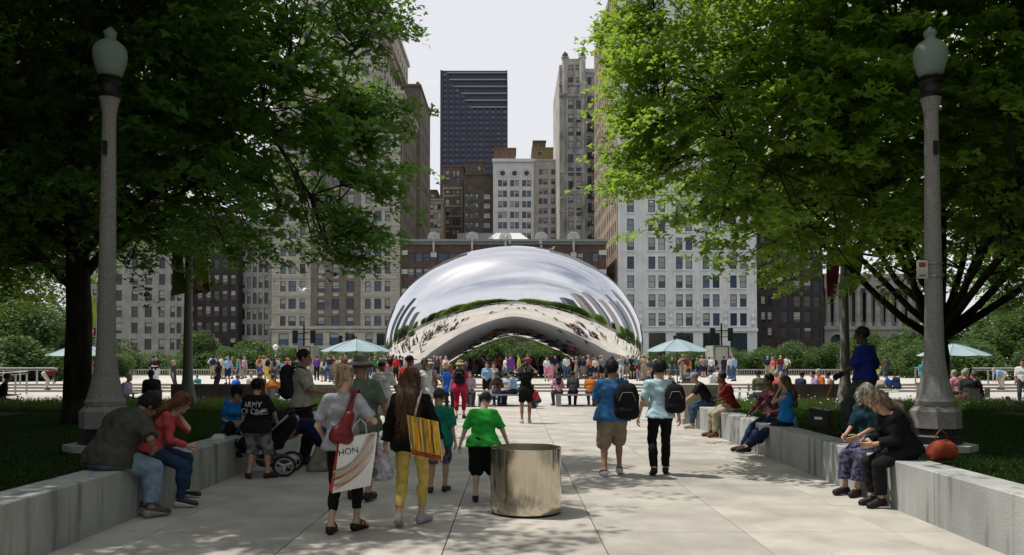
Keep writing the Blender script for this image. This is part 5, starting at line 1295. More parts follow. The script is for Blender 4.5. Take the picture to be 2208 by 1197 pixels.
def cap(root, J, style, m, back=False):
    s = J['s']; H, c = J['H'], J['hc']; f = lambda x, y, z: c + H @ v3(x, y, z) * s; res = .008 * max(.8, s); sg = -1 if back else 1
    if style == 'cap':
        hat = garment('cap', [('e', f(0, -.015, .045), (.094 * s, .108 * s, .098 * s), H, 0, 0), ('cut', f(0, 0, .028), -(H @ v3(0, .1 * 0, 1)))], res, m, root, 0)
        garment('brim', [('e', f(0, sg * .115, .036), (.075 * s, .085 * s, .012 * s), H @ rotx(-.12 * sg), 0, 0)], .006, m, hat, 0)
    elif style == 'bucket':
        hat = garment('hat', [('c', f(0, -.012, .02), f(0, -.012, .115), .105 * s, .080 * s, 0, 0, 3), ('e', f(0, -.012, .115), (.085 * s, .095 * s, .025 * s), H, .02, 0)], res, m, root, .001)
        n = 28; mb = MB(); vv = []
        for r_, z in ((.100, .05), (.135, .022), (.165, .002)):
            for k in range(n):
                a = 2 * pi * k / n; p = f(r_ * .95 * cos(a), r_ * 1.05 * sin(a) - .012, z + .012 * cos(2 * a)); vv.append(tuple(p))
        mb.add(vv, [(j * n + k, j * n + (k + 1) % n, (j + 1) * n + (k + 1) % n, (j + 1) * n + k) for j in range(2) for k in range(n)])
        o = mb.build('brim', m, hat, smooth=True); q = o.modifiers.new('t', 'SOLIDIFY'); q.thickness = .006
def stand_offset(J): pass
def person(label, x, y, rz=0, z=0, h=1.75, skin='light', hair='short', hcol=(.03, .02, .015), top=(.3, .3, .3), sleeve=.75, bot=(.05, .05, .06), blen=1.93, shoes=(.05, .05, .05), w=1.0, belly=0, hem=-.03, lod=2, tloose=.014, bloose=.010, brmin=0.0, group=None,
           capm=None, capstyle='cap', capback=False, skirt=None, grip=.5, neckline=0, tvar=.1, bvar=.1, tank=False, spine_lab=None, handdir=(None, None), extra=None, seed=None, bootsock=None, tmat=None, bmat=None, fem=0, headL=None, headR=None, sole=None, sandal=False, **pose):
    J = skel(h=h, fem=fem, **pose)
    if headL or headR:
        if headL: pose['hL'] = tuple((J['hc'] + J['H'] @ v3(*headL) * J['s']) / J['s'])
        if headR: pose['hR'] = tuple((J['hc'] + J['H'] @ v3(*headR) * J['s']) / J['s'])
        J = skel(h=h, fem=fem, **pose)
    s = J['s']; root = empty('person', (x, y, z), rz); tag(root, label, 'person', group); seed = seed if seed is not None else int(abs(x * 7 + y * 13)) % 50
    res = {2: .0125, 1: .020, 0: .03}[lod] * max(.8, s)
    ms = pm('skin', SKIN[skin]); mh = pm('hair', hcol); mt = tmat or pm('cloth', top, var=tvar); mb_ = bmat or pm('cloth', bot, var=bvar); msh = pm('shoe', shoes)
    body = torso(J, w * .97, -.004, SK, belly * .9) + head_prims(J, s, lod > 0) 
    for S in 'LR': body += arm(J, S, .95 * (.85 if fem else 1)) + leg(J, S, .86 if (blen > 1.5 or skirt) else .95) + foot(J, S)
    if lod == 1:
        for S in 'LR':
            d = J['wr' + S] - J['el' + S]; d /= np.linalg.norm(d); body += [('c', J['wr' + S], J['wr' + S] + d * .10 * s, .026 * s, .022 * s, .01, SK), ('c', J['wr' + S] + d * .09 * s, J['wr' + S] + d * .15 * s, .018 * s, .012 * s, .01, SK)]
    V, Q = sdf_mesh(body, res)
    if lod == 2:
        for S, hd in zip('LR', handdir):
            V2, Q2 = sdf_mesh(hand_prims(J, S, grip, pd=hd), .0052); Q = np.concatenate([Q, Q2 + len(V)]); V = np.concatenate([V, V2])
        V2, Q2 = sdf_mesh(head_prims(J, s)[1:], .0075); Q = np.concatenate([Q, Q2 + len(V)]); V = np.concatenate([V, V2])
    link('body', npmesh('body', V, Q, ms), root)
    if lod == 2:
        e_ = MB(); H, c = J['H'], J['hc']
        for sx in (-1, 1):
            p = c + H @ v3(sx * .031, .080, .003) * s; e_.lathe([(.001, -.008 * s), (.011 * s, -.004 * s), (.011 * s, .004 * s), (.001, .008 * s)], 8)
            e_.v[-32:] = [(a + p[0], b + p[1], c_ + p[2]) for a, b, c_ in e_.v[-32:]]
        e_.build('eyes', pm('eye', (.05, .03, .02)), root, smooth=True)
    # trousers
    res_c = {2: .0125, 1: .020, 0: .03}[lod] * max(.8, s)
    bp = [('c', J['hip'] + v3(-.07, -.01, -.0) * s, J['hip'] + v3(.07, -.01, 0) * s, (.108 * w * (1.05 if fem else 1) + bloose) * s, (.108 * w * (1.05 if fem else 1) + bloose) * s, .04 * s, BOT)]
    up_ = J['A0'] @ v3(0, 0, 1)
    bp += [('c', J['hip'], J['hip'] + up_ * .10 * s, (.11 * w) * s, (.095 * w) * s, .05 * s, BOT), ('cut', J['hip'] + up_ * .10 * s, up_)]
    if skirt:
        L_, r_ = skirt; a = J['hip'] + v3(0, 0, .02) * s; kk = (J['knL'] + J['knR']) / 2; 
        for S in 'LR': bp += leg(J, S, 1.0, .03, L_, BOT, 1, rmin=r_)
        bp += [('c', a, J['hip'] + (kk - J['hip']) * min(1, L_), .13 * s, r_ * s * 1.25, .08 * s, BOT, 1)]
    else:
        for S in 'LR': bp += leg(J, S, w * .5 + .5, bloose, blen, BOT, 1, rmin=brmin)
    garment('skirt' if skirt else ('trousers' if blen > 1.5 else 'shorts'), bp, res_c, mb_, root, .006 if lod else .002, seed)
    # shirt
    tp = torso(J, w, tloose, TOP, belly) 
    hemp = J['hip'] + J['A0'] @ v3(0, 0, hem) * s; rh = max((.112 if fem else .105) * w + tloose, .108 * w * (1.05 if fem else 1) + bloose + .032); ex = .075
    tp += [('c', J['waist'] + J['A0'] @ v3(k_ * .05 * w, 0, -.02) * s, J['hip'] + J['A0'] @ v3(k_ * ex, -.01, -.06) * s, (.090 * w + tloose) * s, rh * s, .04 * s, TOP) for k_ in (-1, 1)] + [('c', J['hip'] + J['A0'] @ v3(-ex, -.01, -.05) * s, J['hip'] + J['A0'] @ v3(ex, -.01, -.05) * s, rh * s, rh * s, .03 * s, TOP)] 
    tp += [('cut', hemp, -(J['A0'] @ v3(0, 0, 1)))]
    if not tank:
        for S in 'LR': tp += arm(J, S, .92 if fem else 1.0, tloose + .002, sleeve, TOP, 1, r1=None if sleeve > 1 else .062)
    tp += [('c', J['sh'], J['neck'], .085 * s, .062 * s, .03 * s, TOP), ('cut', J['neck'] + J['A'] @ v3(0, -.02, -.005) * s, J['A'] @ v3(0, .25 + neckline, 1))]
    garment('shirt', tp, res_c, mt, root, .007 if lod else .002, seed + 3)
    hp = hair_prims(J, hair, s)
    if hp and not (capm and hair == 'none'):
        ho = garment('hair', hp, {2: .009, 1: .014, 0: .02}[lod], mh, root, .0025 if lod == 2 else .0015, seed)
        if lod == 2:
            rg = np.random.default_rng(seed); hv = np.zeros(len(ho.data.vertices) * 3); ho.data.vertices.foreach_get('co', hv); hv = hv.reshape(-1, 3); c0 = J['hc']
            n = min(len(hv), 900); q_ = hv[rg.choice(len(hv), n, replace=False)]; od = q_ - c0; od[:, 2] *= .3; od /= np.linalg.norm(od, axis=1)[:, None] + 1e-6
            L = {'short': .014, 'bushy': .026, 'bun': .022}.get(hair, .10) * rg.uniform(.5, 1.3, n); tg = np.c_[od[:, 0] * .5, od[:, 1] * .5, -np.ones(n)] + rg.normal(0, .22, (n, 3))
            if hair in ('bun', 'bushy', 'short'): tg = np.c_[od[:, 0] * .6, od[:, 1] * .6, -.4 - .6 * (q_[:, 2] < c0[2])] + rg.normal(0, .4, (n, 3))
            tg /= np.linalg.norm(tg, axis=1)[:, None]; sd = np.cross(tg, od); sd /= np.linalg.norm(sd, axis=1)[:, None] + 1e-6
            a0 = q_ + od * .002 - sd * .0022; a1 = q_ + od * .002 + sd * .0022; m_ = q_ + od * .006 + tg * L[:, None] * .5; e_ = q_ + od * .003 + tg * L[:, None]
            Vh = np.stack([a0, a1, m_ + sd * .002, e_], 1).reshape(-1, 3)
            tag(link('strands', npmesh('strands', Vh, np.arange(n * 4).reshape(n, 4), mh, False), ho), kind='stuff')
    if capm: cap(root, J, capstyle, pm('cloth', capm), capback)
    for S in 'LR':
        lo = min(J['an' + S][2], J['to' + S][2]); d = J['to' + S] - J['an' + S]; nn = np.cross(np.cross(d, v3(0, 0, 1)), d); nn /= np.linalg.norm(nn)
        if nn[2] < 0: nn = -nn
        base = J['to' + S] - nn * .012 * s
        if sandal:
            garment('shoe', foot(J, S, .010, SHOE) + [('cut', base, nn)], res_c * .6, msh, root, 0)
            st_ = MB()
            for f in (.12, .62):
                c_ = J['an' + S] * (1 - f) + J['to' + S] * f; rr = (.052 if f < .3 else .040) * s; dd = d / np.linalg.norm(d); sd_ = np.cross(dd, v3(0, 0, 1)); sd_ /= np.linalg.norm(sd_); u_ = v3(0, 0, 1) if f > .3 else nn
                st_.tube([tuple(c_ + sd_ * rr * cos(a) + u_ * rr * sin(a) * .95) for a in np.linspace(-.5, pi + .5, 10)], .007 * s, 5)
            st_.build('strap', msh, root, smooth=True)
        else:
            sh_ = garment('shoe', foot(J, S, .0095, SHOE) + [('cut', J['an' + S] + v3(0, 0, .018) * s, v3(0, 0, 1))], res_c * .7, msh, root, 0)
            if lod and sole: garment('sole', foot(J, S, .0135, SHOE) + [('cut', base, nn)], res_c * .6, pm('sole', sole), sh_, 0)
    return root, J
# ------------------------------------------------------------ near people
_t = time.time()
def W(root, p):  # local -> world
    a = root.rotation_euler[2]; return v3(root.location[0] + p[0] * cos(a) - p[1] * sin(a), root.location[1] + p[0] * sin(a) + p[1] * cos(a), root.location[2] + p[2])
def carried(name, label, cat, root, group=None):
    e = empty(name, tuple(root.location), root.rotation_euler[2]); tag(e, label, cat, group); return e
def backpack(root, J, m, label, off=(0, 0, 0), one=False, size=1.0):
    s = J['s']; A = J['A']; e = carried('backpack', label, 'backpack', root); c = J['chest'] + A @ v3(off[0], -.20 + off[1], .0 + off[2]) * s
    A_ = np.array(A)
    q = lambda x, y, z: c + A @ v3(x, y, z) * s * size
    pr = [('c', q(-.07, 0, -.17), q(.07, 0, -.17), .095 * s * size, .095 * s * size, 0, 0), ('c', q(-.07, 0, .0), q(.07, 0, .0), .095 * s * size, .095 * s * size, .12 * s, 0), ('c', q(-.04, .0, .12), q(.04, .0, .12), .09 * s * size, .09 * s * size, .10 * s, 0), ('c', q(-.05, -.06, -.15), q(.05, -.06, -.15), .06 * s * size, .06 * s * size, .01 * s, 0)]
    garment('bag_body', pr, .012, m, e, .002)
    tb = MB(); sd = ('R',) if one else ('L', 'R')
    for S in sd:
        k = -1 if S == 'L' else 1; sh = J['sh' + S] * .78 + J['sh'] * .22
        pts = [q(.06 * k, .06, .16), sh + A @ v3(0, -.02, .085) * s, sh + A @ v3(0, .085, .03) * s, J['chest'] + A @ v3(.12 * k, .13, -.02) * s, J['chest'] + A @ v3(.15 * k, .02, -.15) * s, q(.10 * k, .05, -.15)]
        tb.tube(pts, .016 * s, 6)
    tb.build('strap', m, e, smooth=True)
    MB().tube([q(-.03, 0, .20), q(0, -.01, .24), q(.03, 0, .20)], .007, 5).build('handle', m, e)
    zp = MB().tube([q(-.11, -.10, -.02), q(-.06, -.115, .09), q(.06, -.115, .09), q(.11, -.10, -.02)], .004, 4).build('zip', pm('metalgrey', (.35, .35, .35)), e)
    return e
def text_mesh(name, txt, size, m, parent, M_, ext=.0006):
    cu = bpy.data.curves.new(name, 'FONT'); cu.body = txt; cu.size = size; cu.extrude = ext; cu.align_x = 'CENTER'; cu.align_y = 'CENTER'
    o = bpy.data.objects.new(name, cu); C.objects.link(o); dg = bpy.context.evaluated_depsgraph_get(); me = bpy.data.meshes.new_from_object(o.evaluated_get(dg)); bpy.data.objects.remove(o)
    me.materials.clear(); me.materials.append(m); n = link(name, me, parent); n.matrix_local = M_; return n
M_print_w = mat('print_white', (.62, .62, .60), .8, .1); M_print_k = mat('print_black', (.03, .03, .04), .8, .1)
def frame_mat(c, xdir, zdir):
    x = Vector(xdir).normalized(); z = Vector(zdir).normalized(); y = z.cross(x); m = Matrix((x, y, z)).transposed().to_4x4(); m.translation = Vector(c); return m
def shirt_text(root, J, lines, size, m, dz=.06, back=True, depth=.155):
    """print on the back of a shirt, wrapped on the cloth by ray cast"""
    sh = [c for c in root.children if c.name.startswith('shirt')][0]; A = J['A']; s = J['s']
    dep = bpy.context.evaluated_depsgraph_get(); k = -1 if back else 1
    for i, ln in enumerate(lines):
        c = J['chest'] + A @ v3(0, 0, dz - i * size * 1.05) * s; d = A @ v3(0, k, 0)
        M_ = frame_mat(c + d * .30, A @ v3(-k * 1.0, 0, 0), d)
        t = text_mesh('print', ln, size, m, sh, M_, 0)
        me = t.data
        for v in me.vertices:
            w_ = M_ @ v.co; hit, loc, nrm, fi = sh.ray_cast(w_, Vector(-d), distance=1.0)
            if hit: v.co = M_.inverted() @ (Vector(loc) + Vector(d) * .010)
def box_bag(root, name, label, c, xd, zd, wd, dp, ht, m_face, m_side, group=None):
    e = carried(name, label, 'bag', root, group); x = v3(*xd) / np.linalg.norm(xd); z = v3(*zd) / np.linalg.norm(zd); y = np.cross(z, x)
    P = lambda a, b, cc: tuple(v3(*c) + x * a + y * b + z * cc)
    mb = MB(); w_, d_ = wd / 2, dp / 2; tw = .55
    vv = [P(-w_, -d_, -ht), P(w_, -d_, -ht), P(w_, d_, -ht), P(-w_, d_, -ht), P(-w_, -d_ * tw, 0), P(w_, -d_ * tw, 0), P(w_, d_ * tw, 0), P(-w_, d_ * tw, 0), P(-w_, -d_ * 1.08, -ht * .5), P(w_, -d_ * 1.08, -ht * .5), P(w_, d_, -ht * .5), P(-w_, d_, -ht * .5)]
    mb.add(vv, [(0, 1, 9, 8), (8, 9, 5, 4), (2, 3, 11, 10), (10, 11, 7, 6)], 0); mb.add(vv, [(1, 2, 10, 9), (9, 10, 6, 5), (3, 0, 8, 11), (11, 8, 4, 7), (3, 2, 1, 0)], 1)
    mb.build('bag_body', [m_face, m_side], e)
    return e, P, x, y, z
RD = radians
# blonde woman in grey tee
x, y = ground(738, 1150)
r, J = person('blonde woman with her hair up in a grey tee and black capris', x, y, RD(-8), h=1.70, skin='pale', hair='bun', sandal=True, hcol=(.36, .27, .16), top=(.33, .34, .38), sleeve=.82, bot=(.012, .012, .014), blen=1.66, shoes=(.02, .015, .015), fem=1, w=.93, hem=-.06, tloose=.018, bloose=.004,
              aL=(-.10, -.06, .085), aR=(.10, .14, .085), hL=(-.24, .14, .93), hR=(.20, .24, 1.13), elR=(.9, -.6, -.6), head=(-.5, .05), toeL=(-.02, .16, -.05), toeR=(.05, .16, -.045), pel=(0, 0, .915), grip=1.0)
M_bagw = mat('bag_white', (.66, .66, .66), .6, .04); M_bagr = mat('bag_red', (.50, .03, .02), .6, .08)
e, P, bx1, by1, bz1 = box_bag(r, 'shopping_bag', 'large white and red shopping bag with coloured swirls carried by the blonde woman', (.19, -.10, .985), (.86, .48, .14), (.12, .08, 1), .37, .17, .52, M_bagw, M_bagr)
def bag_y(b): return (-.0918 + .0451 * (b + .26) / .26) if b > -.26 else (-.085 - .0068 * (b + .52) / .26)
for k in range(16):
    cc = [(.50, .05, .03), (.75, .25, .05), (.16, .10, .05), (.35, .40, .35), (.6, .12, .08), (.25, .35, .20), (.7, .6, .45), (.1, .1, .1)][k % 8]; mb = MB(); pts = []
    for q in range(10):
        f = q / 9; a_ = -.17 + .33 * f + .010 * k * (f - .3); b_ = -.49 + .012 * k + (.02 + .02 * k) * f * f * 1.0 + .012 * sin(6 * f + k)
        a_ = min(.172, a_ * (1 - .03 * k * f)); pts.append((a_, min(-.02, b_ + .24 * f * f)))
    vv = []
    for a_, b_ in pts:
        yy = bag_y(b_) - .002
        vv += [P(a_, yy - .0025 - .0004 * k, b_), P(a_, yy - .0025 - .0004 * k, b_ + .0095)]
    mb.add(vv, [(2 * i, 2 * i + 2, 2 * i + 3, 2 * i + 1) for i in range(9)]); mb.build('swirl', mat('swirl_%d' % (k % 8), cc, .7, .1), e)
fm = lambda c, z_: frame_mat(c, bx1, -by1)
text_mesh('lettering', 'HON', .085, M_print_k, e, frame_mat(P(-.085, bag_y(-.14) - .004, -.14), bx1, -by1) )
text_mesh('lettering', 'n', .06, M_print_w, e, frame_mat(P(-.15, bag_y(-.48) - .004, -.48), bx1, -by1))
hd = MB(); hd.tube([P(-.08, -.04, 0), P(-.06, -.02, .10), P(.0, 0, .16), P(.06, -.02, .10), P(.08, -.04, 0)], .004, 5); hd.build('handle', M_bagw, e)
garment('bag_body', [('c', (.12, -.14, 1.18), (.05, -.17, 1.02), .05, .075, 0, 0), ('c', (.0, -.19, .98), (.10, -.18, .96), .075, .07, .08, 0)], .01, mat('red_leather', (.16, .012, .015), .35, .2, 10, bump=.3), carried('handbag', 'dark red leather shoulder bag of the blonde woman', 'bag', r), .002)
hb = bpy.data.objects['handbag']
mb = MB().tube([(.02, -.20, 1.03), (.09, -.16, 1.2), (.125, -.075, 1.40), (.125, .02, 1.44), (.13, .10, 1.36), (.15, .10, 1.2)], .016, 6).tube([(.10, -.19, 1.03), (.13, -.15, 1.2), (.15, -.07, 1.40), (.15, .02, 1.435), (.15, .10, 1.36)], .013, 6); mb.build('strap', MATS['red_leather'], hb, smooth=True)
pbg = carried('plastic_bag', 'crumpled grey plastic bag hanging behind the large shopping bag', 'bag', r)
garment('bag_body', [('c', (.30, .02, .60), (.44, .02, .60), .08, .085, 0, 0), ('c', (.32, .05, .70), (.40, .03, .72), .07, .06, .08, 0), ('c', (.35, .05, .8), (.33, .1, .95), .02, .01, .05, 0)], .01, mat('plastic_grey', (.32, .32, .36), .4, .2, 18, bump=.6, bscale=25), pbg, .008)
MB().lathe([(.001, 0), (.05, 0), (.001, .002)], 12).build('print_patch', mat('teal_print', (.06, .12, .13), .6), pbg, loc=(.34, -.075, .62)).rotation_euler = (pi / 2, 0, 0)
# woman in yellow trousers
x, y = ground(886, 1133)
M_tote = bpy.data.materials.new('striped_tote'); M_tote.use_nodes = True; t_ = M_tote.node_tree; b_ = t_.nodes['Principled BSDF']
tc_ = t_.nodes.new('ShaderNodeTexCoord'); wv = t_.nodes.new('ShaderNodeTexWave'); wv.inputs['Scale'].default_value = 2.0; wv.inputs['Distortion'].default_value = 1.6; wv.inputs['Detail'].default_value = 2; rp = t_.nodes.new('ShaderNodeValToRGB')
rp.color_ramp.interpolation = 'CONSTANT'; rp.color_ramp.elements[0].color = (.62, .45, .02, 1); rp.color_ramp.elements[1].color = (.55, .42, .03, 1)
for p_, c_ in ((.22, (.60, .30, .01)), (.38, (.40, .07, .01)), (.5, (.62, .46, .04)), (.62, (.20, .19, .10)), (.74, (.12, .05, .02)), (.82, (.60, .45, .03))): q_ = rp.color_ramp.elements.new(p_); q_.color = (*c_, 1)
t_.links.new(tc_.outputs['Object'], wv.inputs[0]); t_.links.new(wv.outputs[0], rp.inputs[0]); t_.links.new(rp.outputs[0], b_.inputs['Base Color']); b_.inputs['Roughness'].default_value = .6
r, J = person('woman with long brown hair in a black cardigan and yellow cropped trousers walking away', x, y, RD(-6), h=1.68, skin='pale', hair='xlong', hcol=(.075, .035, .018), top=(.008, .008, .009), sleeve=1.72, bot=(.60, .46, .13), blen=1.76, shoes=(.42, .42, .44), fem=1, w=.95, hem=-.10, tloose=.024, bloose=.006,
              aL=(-.10, -.16, .13), aR=(.09, .10, .085), toeL=(-.01, .11, -.12), toeR=(.06, .16, -.045), hL=(-.31, -.02, .78), hR=(.34, .02, .84), head=(.12, 0), pel=(0, 0, .915), elL=(-.8, -.8, 0), elR=(.9, -.6, 0), grip=.7)
e, P, x_, y_, z_ = box_bag(r, 'tote_bag', 'yellow tote bag with orange and brown stripes hanging behind the black cardigan', (.165, -.20, 1.13), (1, .1, -.22), (-.12, .0, 1), .32, .10, .40, M_tote, M_bagw)
def tote_y(b): return (-.054 + .0265 * (b + .2) / .2) if b > -.2 else (-.05 - .004 * (b + .4) / .2)
for k, (cn, cc, wd_) in enumerate([('stripe_olive', (.16, .16, .09), .022), ('stripe_orange', (.60, .24, .01), .026), ('stripe_rust', (.35, .06, .01), .016), ('stripe_olive', (.16, .16, .09), .026), ('stripe_orange', (.60, .24, .01), .03), ('stripe_brown', (.10, .045, .02), .018), ('stripe_amber', (.62, .36, .02), .03)]):
    xk = -.13 + .043 * k; vv = []
    for b in (-.005, -.1, -.2, -.3, -.36 + .012 * (k % 3)): vv += [P(xk - wd_ / 2, tote_y(b) - .004, b), P(xk + wd_ / 2 * (1 + .3 * sin(b * 30 + k)), tote_y(b) - .004, b)]
    MB().add(vv, [(2 * i, 2 * i + 2, 2 * i + 3, 2 * i + 1) for i in range(4)]).build('stripe', mat(cn, cc, .7, .15, 12), e)
MB().add([P(-.155, tote_y(b) - .006, b) if q == 0 else P(.155, tote_y(b) - .006, b) for b in (-.345, -.395) for q in (0, 1)], [(0, 2, 3, 1)]).build('stripe', mat('stripe_red', (.30, .04, .012), .7, .3, 20), e)
MB().tube([P(-.09, 0, -.02), P(-.02, .03, .20), tuple(J['shR'] * .8 + J['sh'] * .2 + v3(0, -.02, .095)), tuple(J['shR'] * .8 + J['sh'] * .2 + v3(0, .09, .03)), P(.02, .18, .05)], .013, 6).build('handle', M_bagw, e, smooth=True)
# man in green polo and bucket hat
x, y = ground(775, 1078)
person('heavy man in a grey green polo and grey bucket hat beside the blonde woman', x, y, RD(-4), h=1.80, skin='tan', hair='short', hcol=(.10, .09, .08), top=(.10, .135, .10), sleeve=.85, bot=(.12, .11, .09), blen=1.0, bloose=.035, shoes=(.02, .02, .02), w=1.22, hem=-.10, belly=.05, tloose=.02, capm=(.17, .165, .15), capstyle='bucket',
       aL=(-.11, .05, .085), aR=(.14, -.14, .10), hR=(.42, .02, .84), hL=(-.34, .10, .85), elR=(1, -.4, 0), head=(-.2, .1))
# boy in teal
x, y = ground(945, 1062)
person('boy in a teal tee with a backward dark cap and plaid shorts', x, y, RD(-8), h=1.36, skin='light', hair='short', hcol=(.08, .05, .03), top=(.01, .17, .12), sleeve=.95, bot=(.13, .15, .18), blen=1.0, bloose=.045, bvar=.4, shoes=(.05, .04, .04), w=.98, hem=-.16, tloose=.045, capm=(.05, .06, .075), capback=True,
       aL=(-.12, -.05, .085), aR=(.09, .10, .085), hL=(-.28, .06, .84), hR=(.29, .04, .80), head=(-.3, .15))
# boy in green
x, y = ground(1042, 1082)
person('boy in a bright green tee and black shorts reaching for the steel bin', x, y, RD(-4), h=1.36, skin='pale', hair='short', hcol=(.025, .018, .014), top=(.03, .36, .045), sleeve=.9, bot=(.010, .010, .012), blen=1.08, bloose=.06, shoes=(.02, .02, .02), w=1.08, hem=-.05, tloose=.022,
       aL=(-.12, -.02, .085), aR=(.15, .24, .085), hL=(-.42, .10, .78), hR=(.42, .10, .80), elL=(-1, -.5, 0), elR=(1, -.5, 0), head=(-.25, .55), curl=.18)
# man in blue tee
x, y = ground(1320, 1026)
r, J = person('dark haired man in a blue tee and khaki cargo shorts walking to the sculpture', x, y, RD(-2), h=1.74, skin='tan', hair='bushy', hcol=(.006, .006, .007), top=(.035, .13, .30), sleeve=.95, bot=(.27, .22, .15), blen=1.08, bloose=.05, shoes=(.03, .03, .035), w=1.12, hem=-.10, tloose=.03,
              aL=(-.12, -.10, .085), aR=(.12, .13, .10), hL=(-.17, .28, 1.05), hR=(.17, .28, 1.05), elL=(-.45, -1, -.2), elR=(.45, -1, -.2), sole=(.6, .6, .6), toeR=(.03, .16, -.05), head=(0, .1))
M_bp = pm('cloth', (.012, .012, .013)); backpack(r, J, M_bp, 'bulky black sling bag on the right shoulder of the man in the blue tee', (.20, .02, -.13), True, 1.15)
# young man in light blue
x, y = ground(1424, 1024)
r, J = person('slim young man in a pale blue tee and black trousers with a wristband', x, y, RD(-3), h=1.74, skin='light', hair='bushy', hcol=(.006, .006, .007), top=(.42, .60, .68), sleeve=.85, bot=(.008, .008, .009), blen=1.93, bloose=.014, brmin=.062, shoes=(.015, .015, .016), w=.93, hem=-.06, tloose=.018,
              aL=(-.11, -.14, .11), aR=(.09, .10, .085), hL=(-.34, .05, .80), hR=(.30, .08, .85), elL=(-1, -.6, 0), toeL=(-.02, .12, -.09), head=(.1, .05))
backpack(r, J, M_bp, 'small black backpack hanging off the right side of the slim young man', (.20, .03, -.10), True, .92)
w_ = J['wrL']; MB().lathe([(.032, -.012), (.032, .012)], 12).build('wristband', M_print_w, r, loc=tuple(w_ + (J['elL'] - w_) * .12))
# woman in black photographing
x, y = ground(1134, 913)
person('woman in a black top and black shorts raising both hands to take a photo', x, y, RD(2), h=1.70, skin='tan', hair='pony', hcol=(.01, .008, .008), top=(.010, .010, .012), sleeve=.55, bot=(.008, .008, .009), blen=.75, bloose=.03, shoes=(.55, .55, .56), w=.98, fem=1, hem=-.06, tloose=.018, lod=1,
       aL=(-.11, 0, .085), aR=(.10, .05, .085), hL=(-.14, .24, 1.60), hR=(.14, .24, 1.60), elL=(-1, .2, -.6), elR=(1, .2, -.6), head=(0, -.05))
# woman in red
x, y = ground(992, 903)
r, J = person('woman in a pink top red cropped trousers and straw hat with a black backpack', x, y, RD(-2), h=1.74, skin='pale', hair='long', hcol=(.40, .30, .17), top=(.50, .03, .09), sleeve=.7, bot=(.33, .012, .035), blen=1.62, shoes=(.05, .05, .05), fem=1, w=1.15, hem=-.05, lod=1, capm=(.35, .30, .20), capstyle='bucket', bloose=.012,
              aL=(-.10, -.12, .10), aR=(.10, .10, .085), hL=(-.33, .12, .84), hR=(.27, .12, .90))
backpack(r, J, M_bp, 'black backpack worn by the woman in red trousers', (0, 0, 0))
# white tee man
x, y = ground(824, 941)
r, J = person('man in a printed white tee grey cap and pale cargo shorts', x, y, RD(8), h=1.76, skin='brown', hair='short', hcol=(.01, .01, .01), top=(.60, .60, .61), sleeve=.85, bot=(.45, .43, .38), blen=1.08, bloose=.045, shoes=(.03, .03, .035), w=1.0, hem=-.04, lod=1, capm=(.16, .17, .165), tloose=.025,
              aL=(-.12, .02, .085), aR=(.10, .10, .085), hL=(-.24, .18, .95), hR=(.38, .06, .84), elR=(1, -.4, 0), head=(.3, .1))
shirt_text(r, J, ['\u2014\u2014\u2014\u2014', '\u2014 \u2014 \u2014', '\u2014 \u2014\u2014'], .075, M_print_k, .12)
# man in white tank, red shirt man, grey hair, hats
x, y = ground(915, 925)
person('man in a white tank top with bare arms between the red shirt and the teal boy', x, y, RD(168), h=1.80, skin='brown', hair='short', hcol=(.03, .03, .03), top=(.66, .66, .69), tank=True, bot=(.5, .5, .5), blen=1.1, bloose=.04, shoes=(.3, .3, .3), w=1.1, lod=1, hem=-.12, hL=(-.3, .12, .95), hR=(.33, .05, .85), head=(.4, 0))
x, y = ground(882, 918)
person('tall man in a red tee and black cap walking with his arm swinging', x, y, RD(-30), h=1.86, skin='brown', hair='short', hcol=(.01, .01, .01), top=(.50, .025, .01), sleeve=.9, bot=(.05, .05, .06), blen=1.9, shoes=(.02, .02, .02), w=1.1, lod=1, capm=(.015, .015, .015), capback=False, hL=(-.42, .05, .86), elL=(-1, -.2, 0), hem=-.1, head=(-.5, 0))
x, y = ground(893, 985)
person('grey haired woman in a white top walking behind the long haired woman', x, y, RD(-4), h=1.62, skin='pale', hair='bob', hcol=(.30, .28, .25), top=(.55, .55, .56), sleeve=.8, bot=(.40, .40, .42), blen=1.9, shoes=(.5, .5, .5), fem=1, lod=1, hem=-.06)
x, y = ground(926, 905)
person('man in a pale bucket hat and blue checked shirt behind the white tank top', x, y, RD(150), h=1.76, skin='tan', hair='short', top=(.25, .28, .45), sleeve=.9, bot=(.3, .28, .25), lod=1, capm=(.45, .42, .36), capstyle='bucket', hL=(-.1, .25, 1.0), hR=(.1, .25, 1.0))
x, y = ground(970, 893)
person('ginger haired child sized visitor in a bright blue tee beside the red trousers', x, y, RD(10), h=1.62, skin='light', hair='bob', hcol=(.25, .10, .03), top=(.02, .14, .55), sleeve=.8, bot=(.03, .03, .04), lod=1, hem=-.15, tloose=.03)
x, y = ground(957, 868)
person('balding man in a charcoal shirt leaning forward behind the blue tee', x, y, RD(-60), h=1.70, skin='light', hair='bald', top=(.04, .04, .045), sleeve=.9, bot=(.02, .02, .02), lod=1, lean=.1)
# standing man with backpack
x, y = -3.48, 13.5
r, J = person('stout man in a pale short sleeved shirt and black trousers carrying a dark backpack', x, y, RD(-78), h=1.93, skin='tan', hair='short', hcol=(.02, .015, .012), top=(.36, .33, .28), sleeve=.95, bot=(.006, .006, .007), blen=1.93, bloose=.02, shoes=(.02, .02, .02), w=1.1, belly=.045, hem=-.06, tloose=.035,
              aL=(-.13, .05, .085), aR=(.12, 0, .085), hL=(-.16, .32, 1.07), hR=(.16, .34, 1.07), elL=(-.6, -.6, -.5), elR=(.6, -.6, -.5), head=(-.25, .02))
backpack(r, J, pm('cloth', (.018, .02, .022)), 'dark backpack on the back of the stout man behind the stroller', (0, -.02, -.02), False, 1.1)
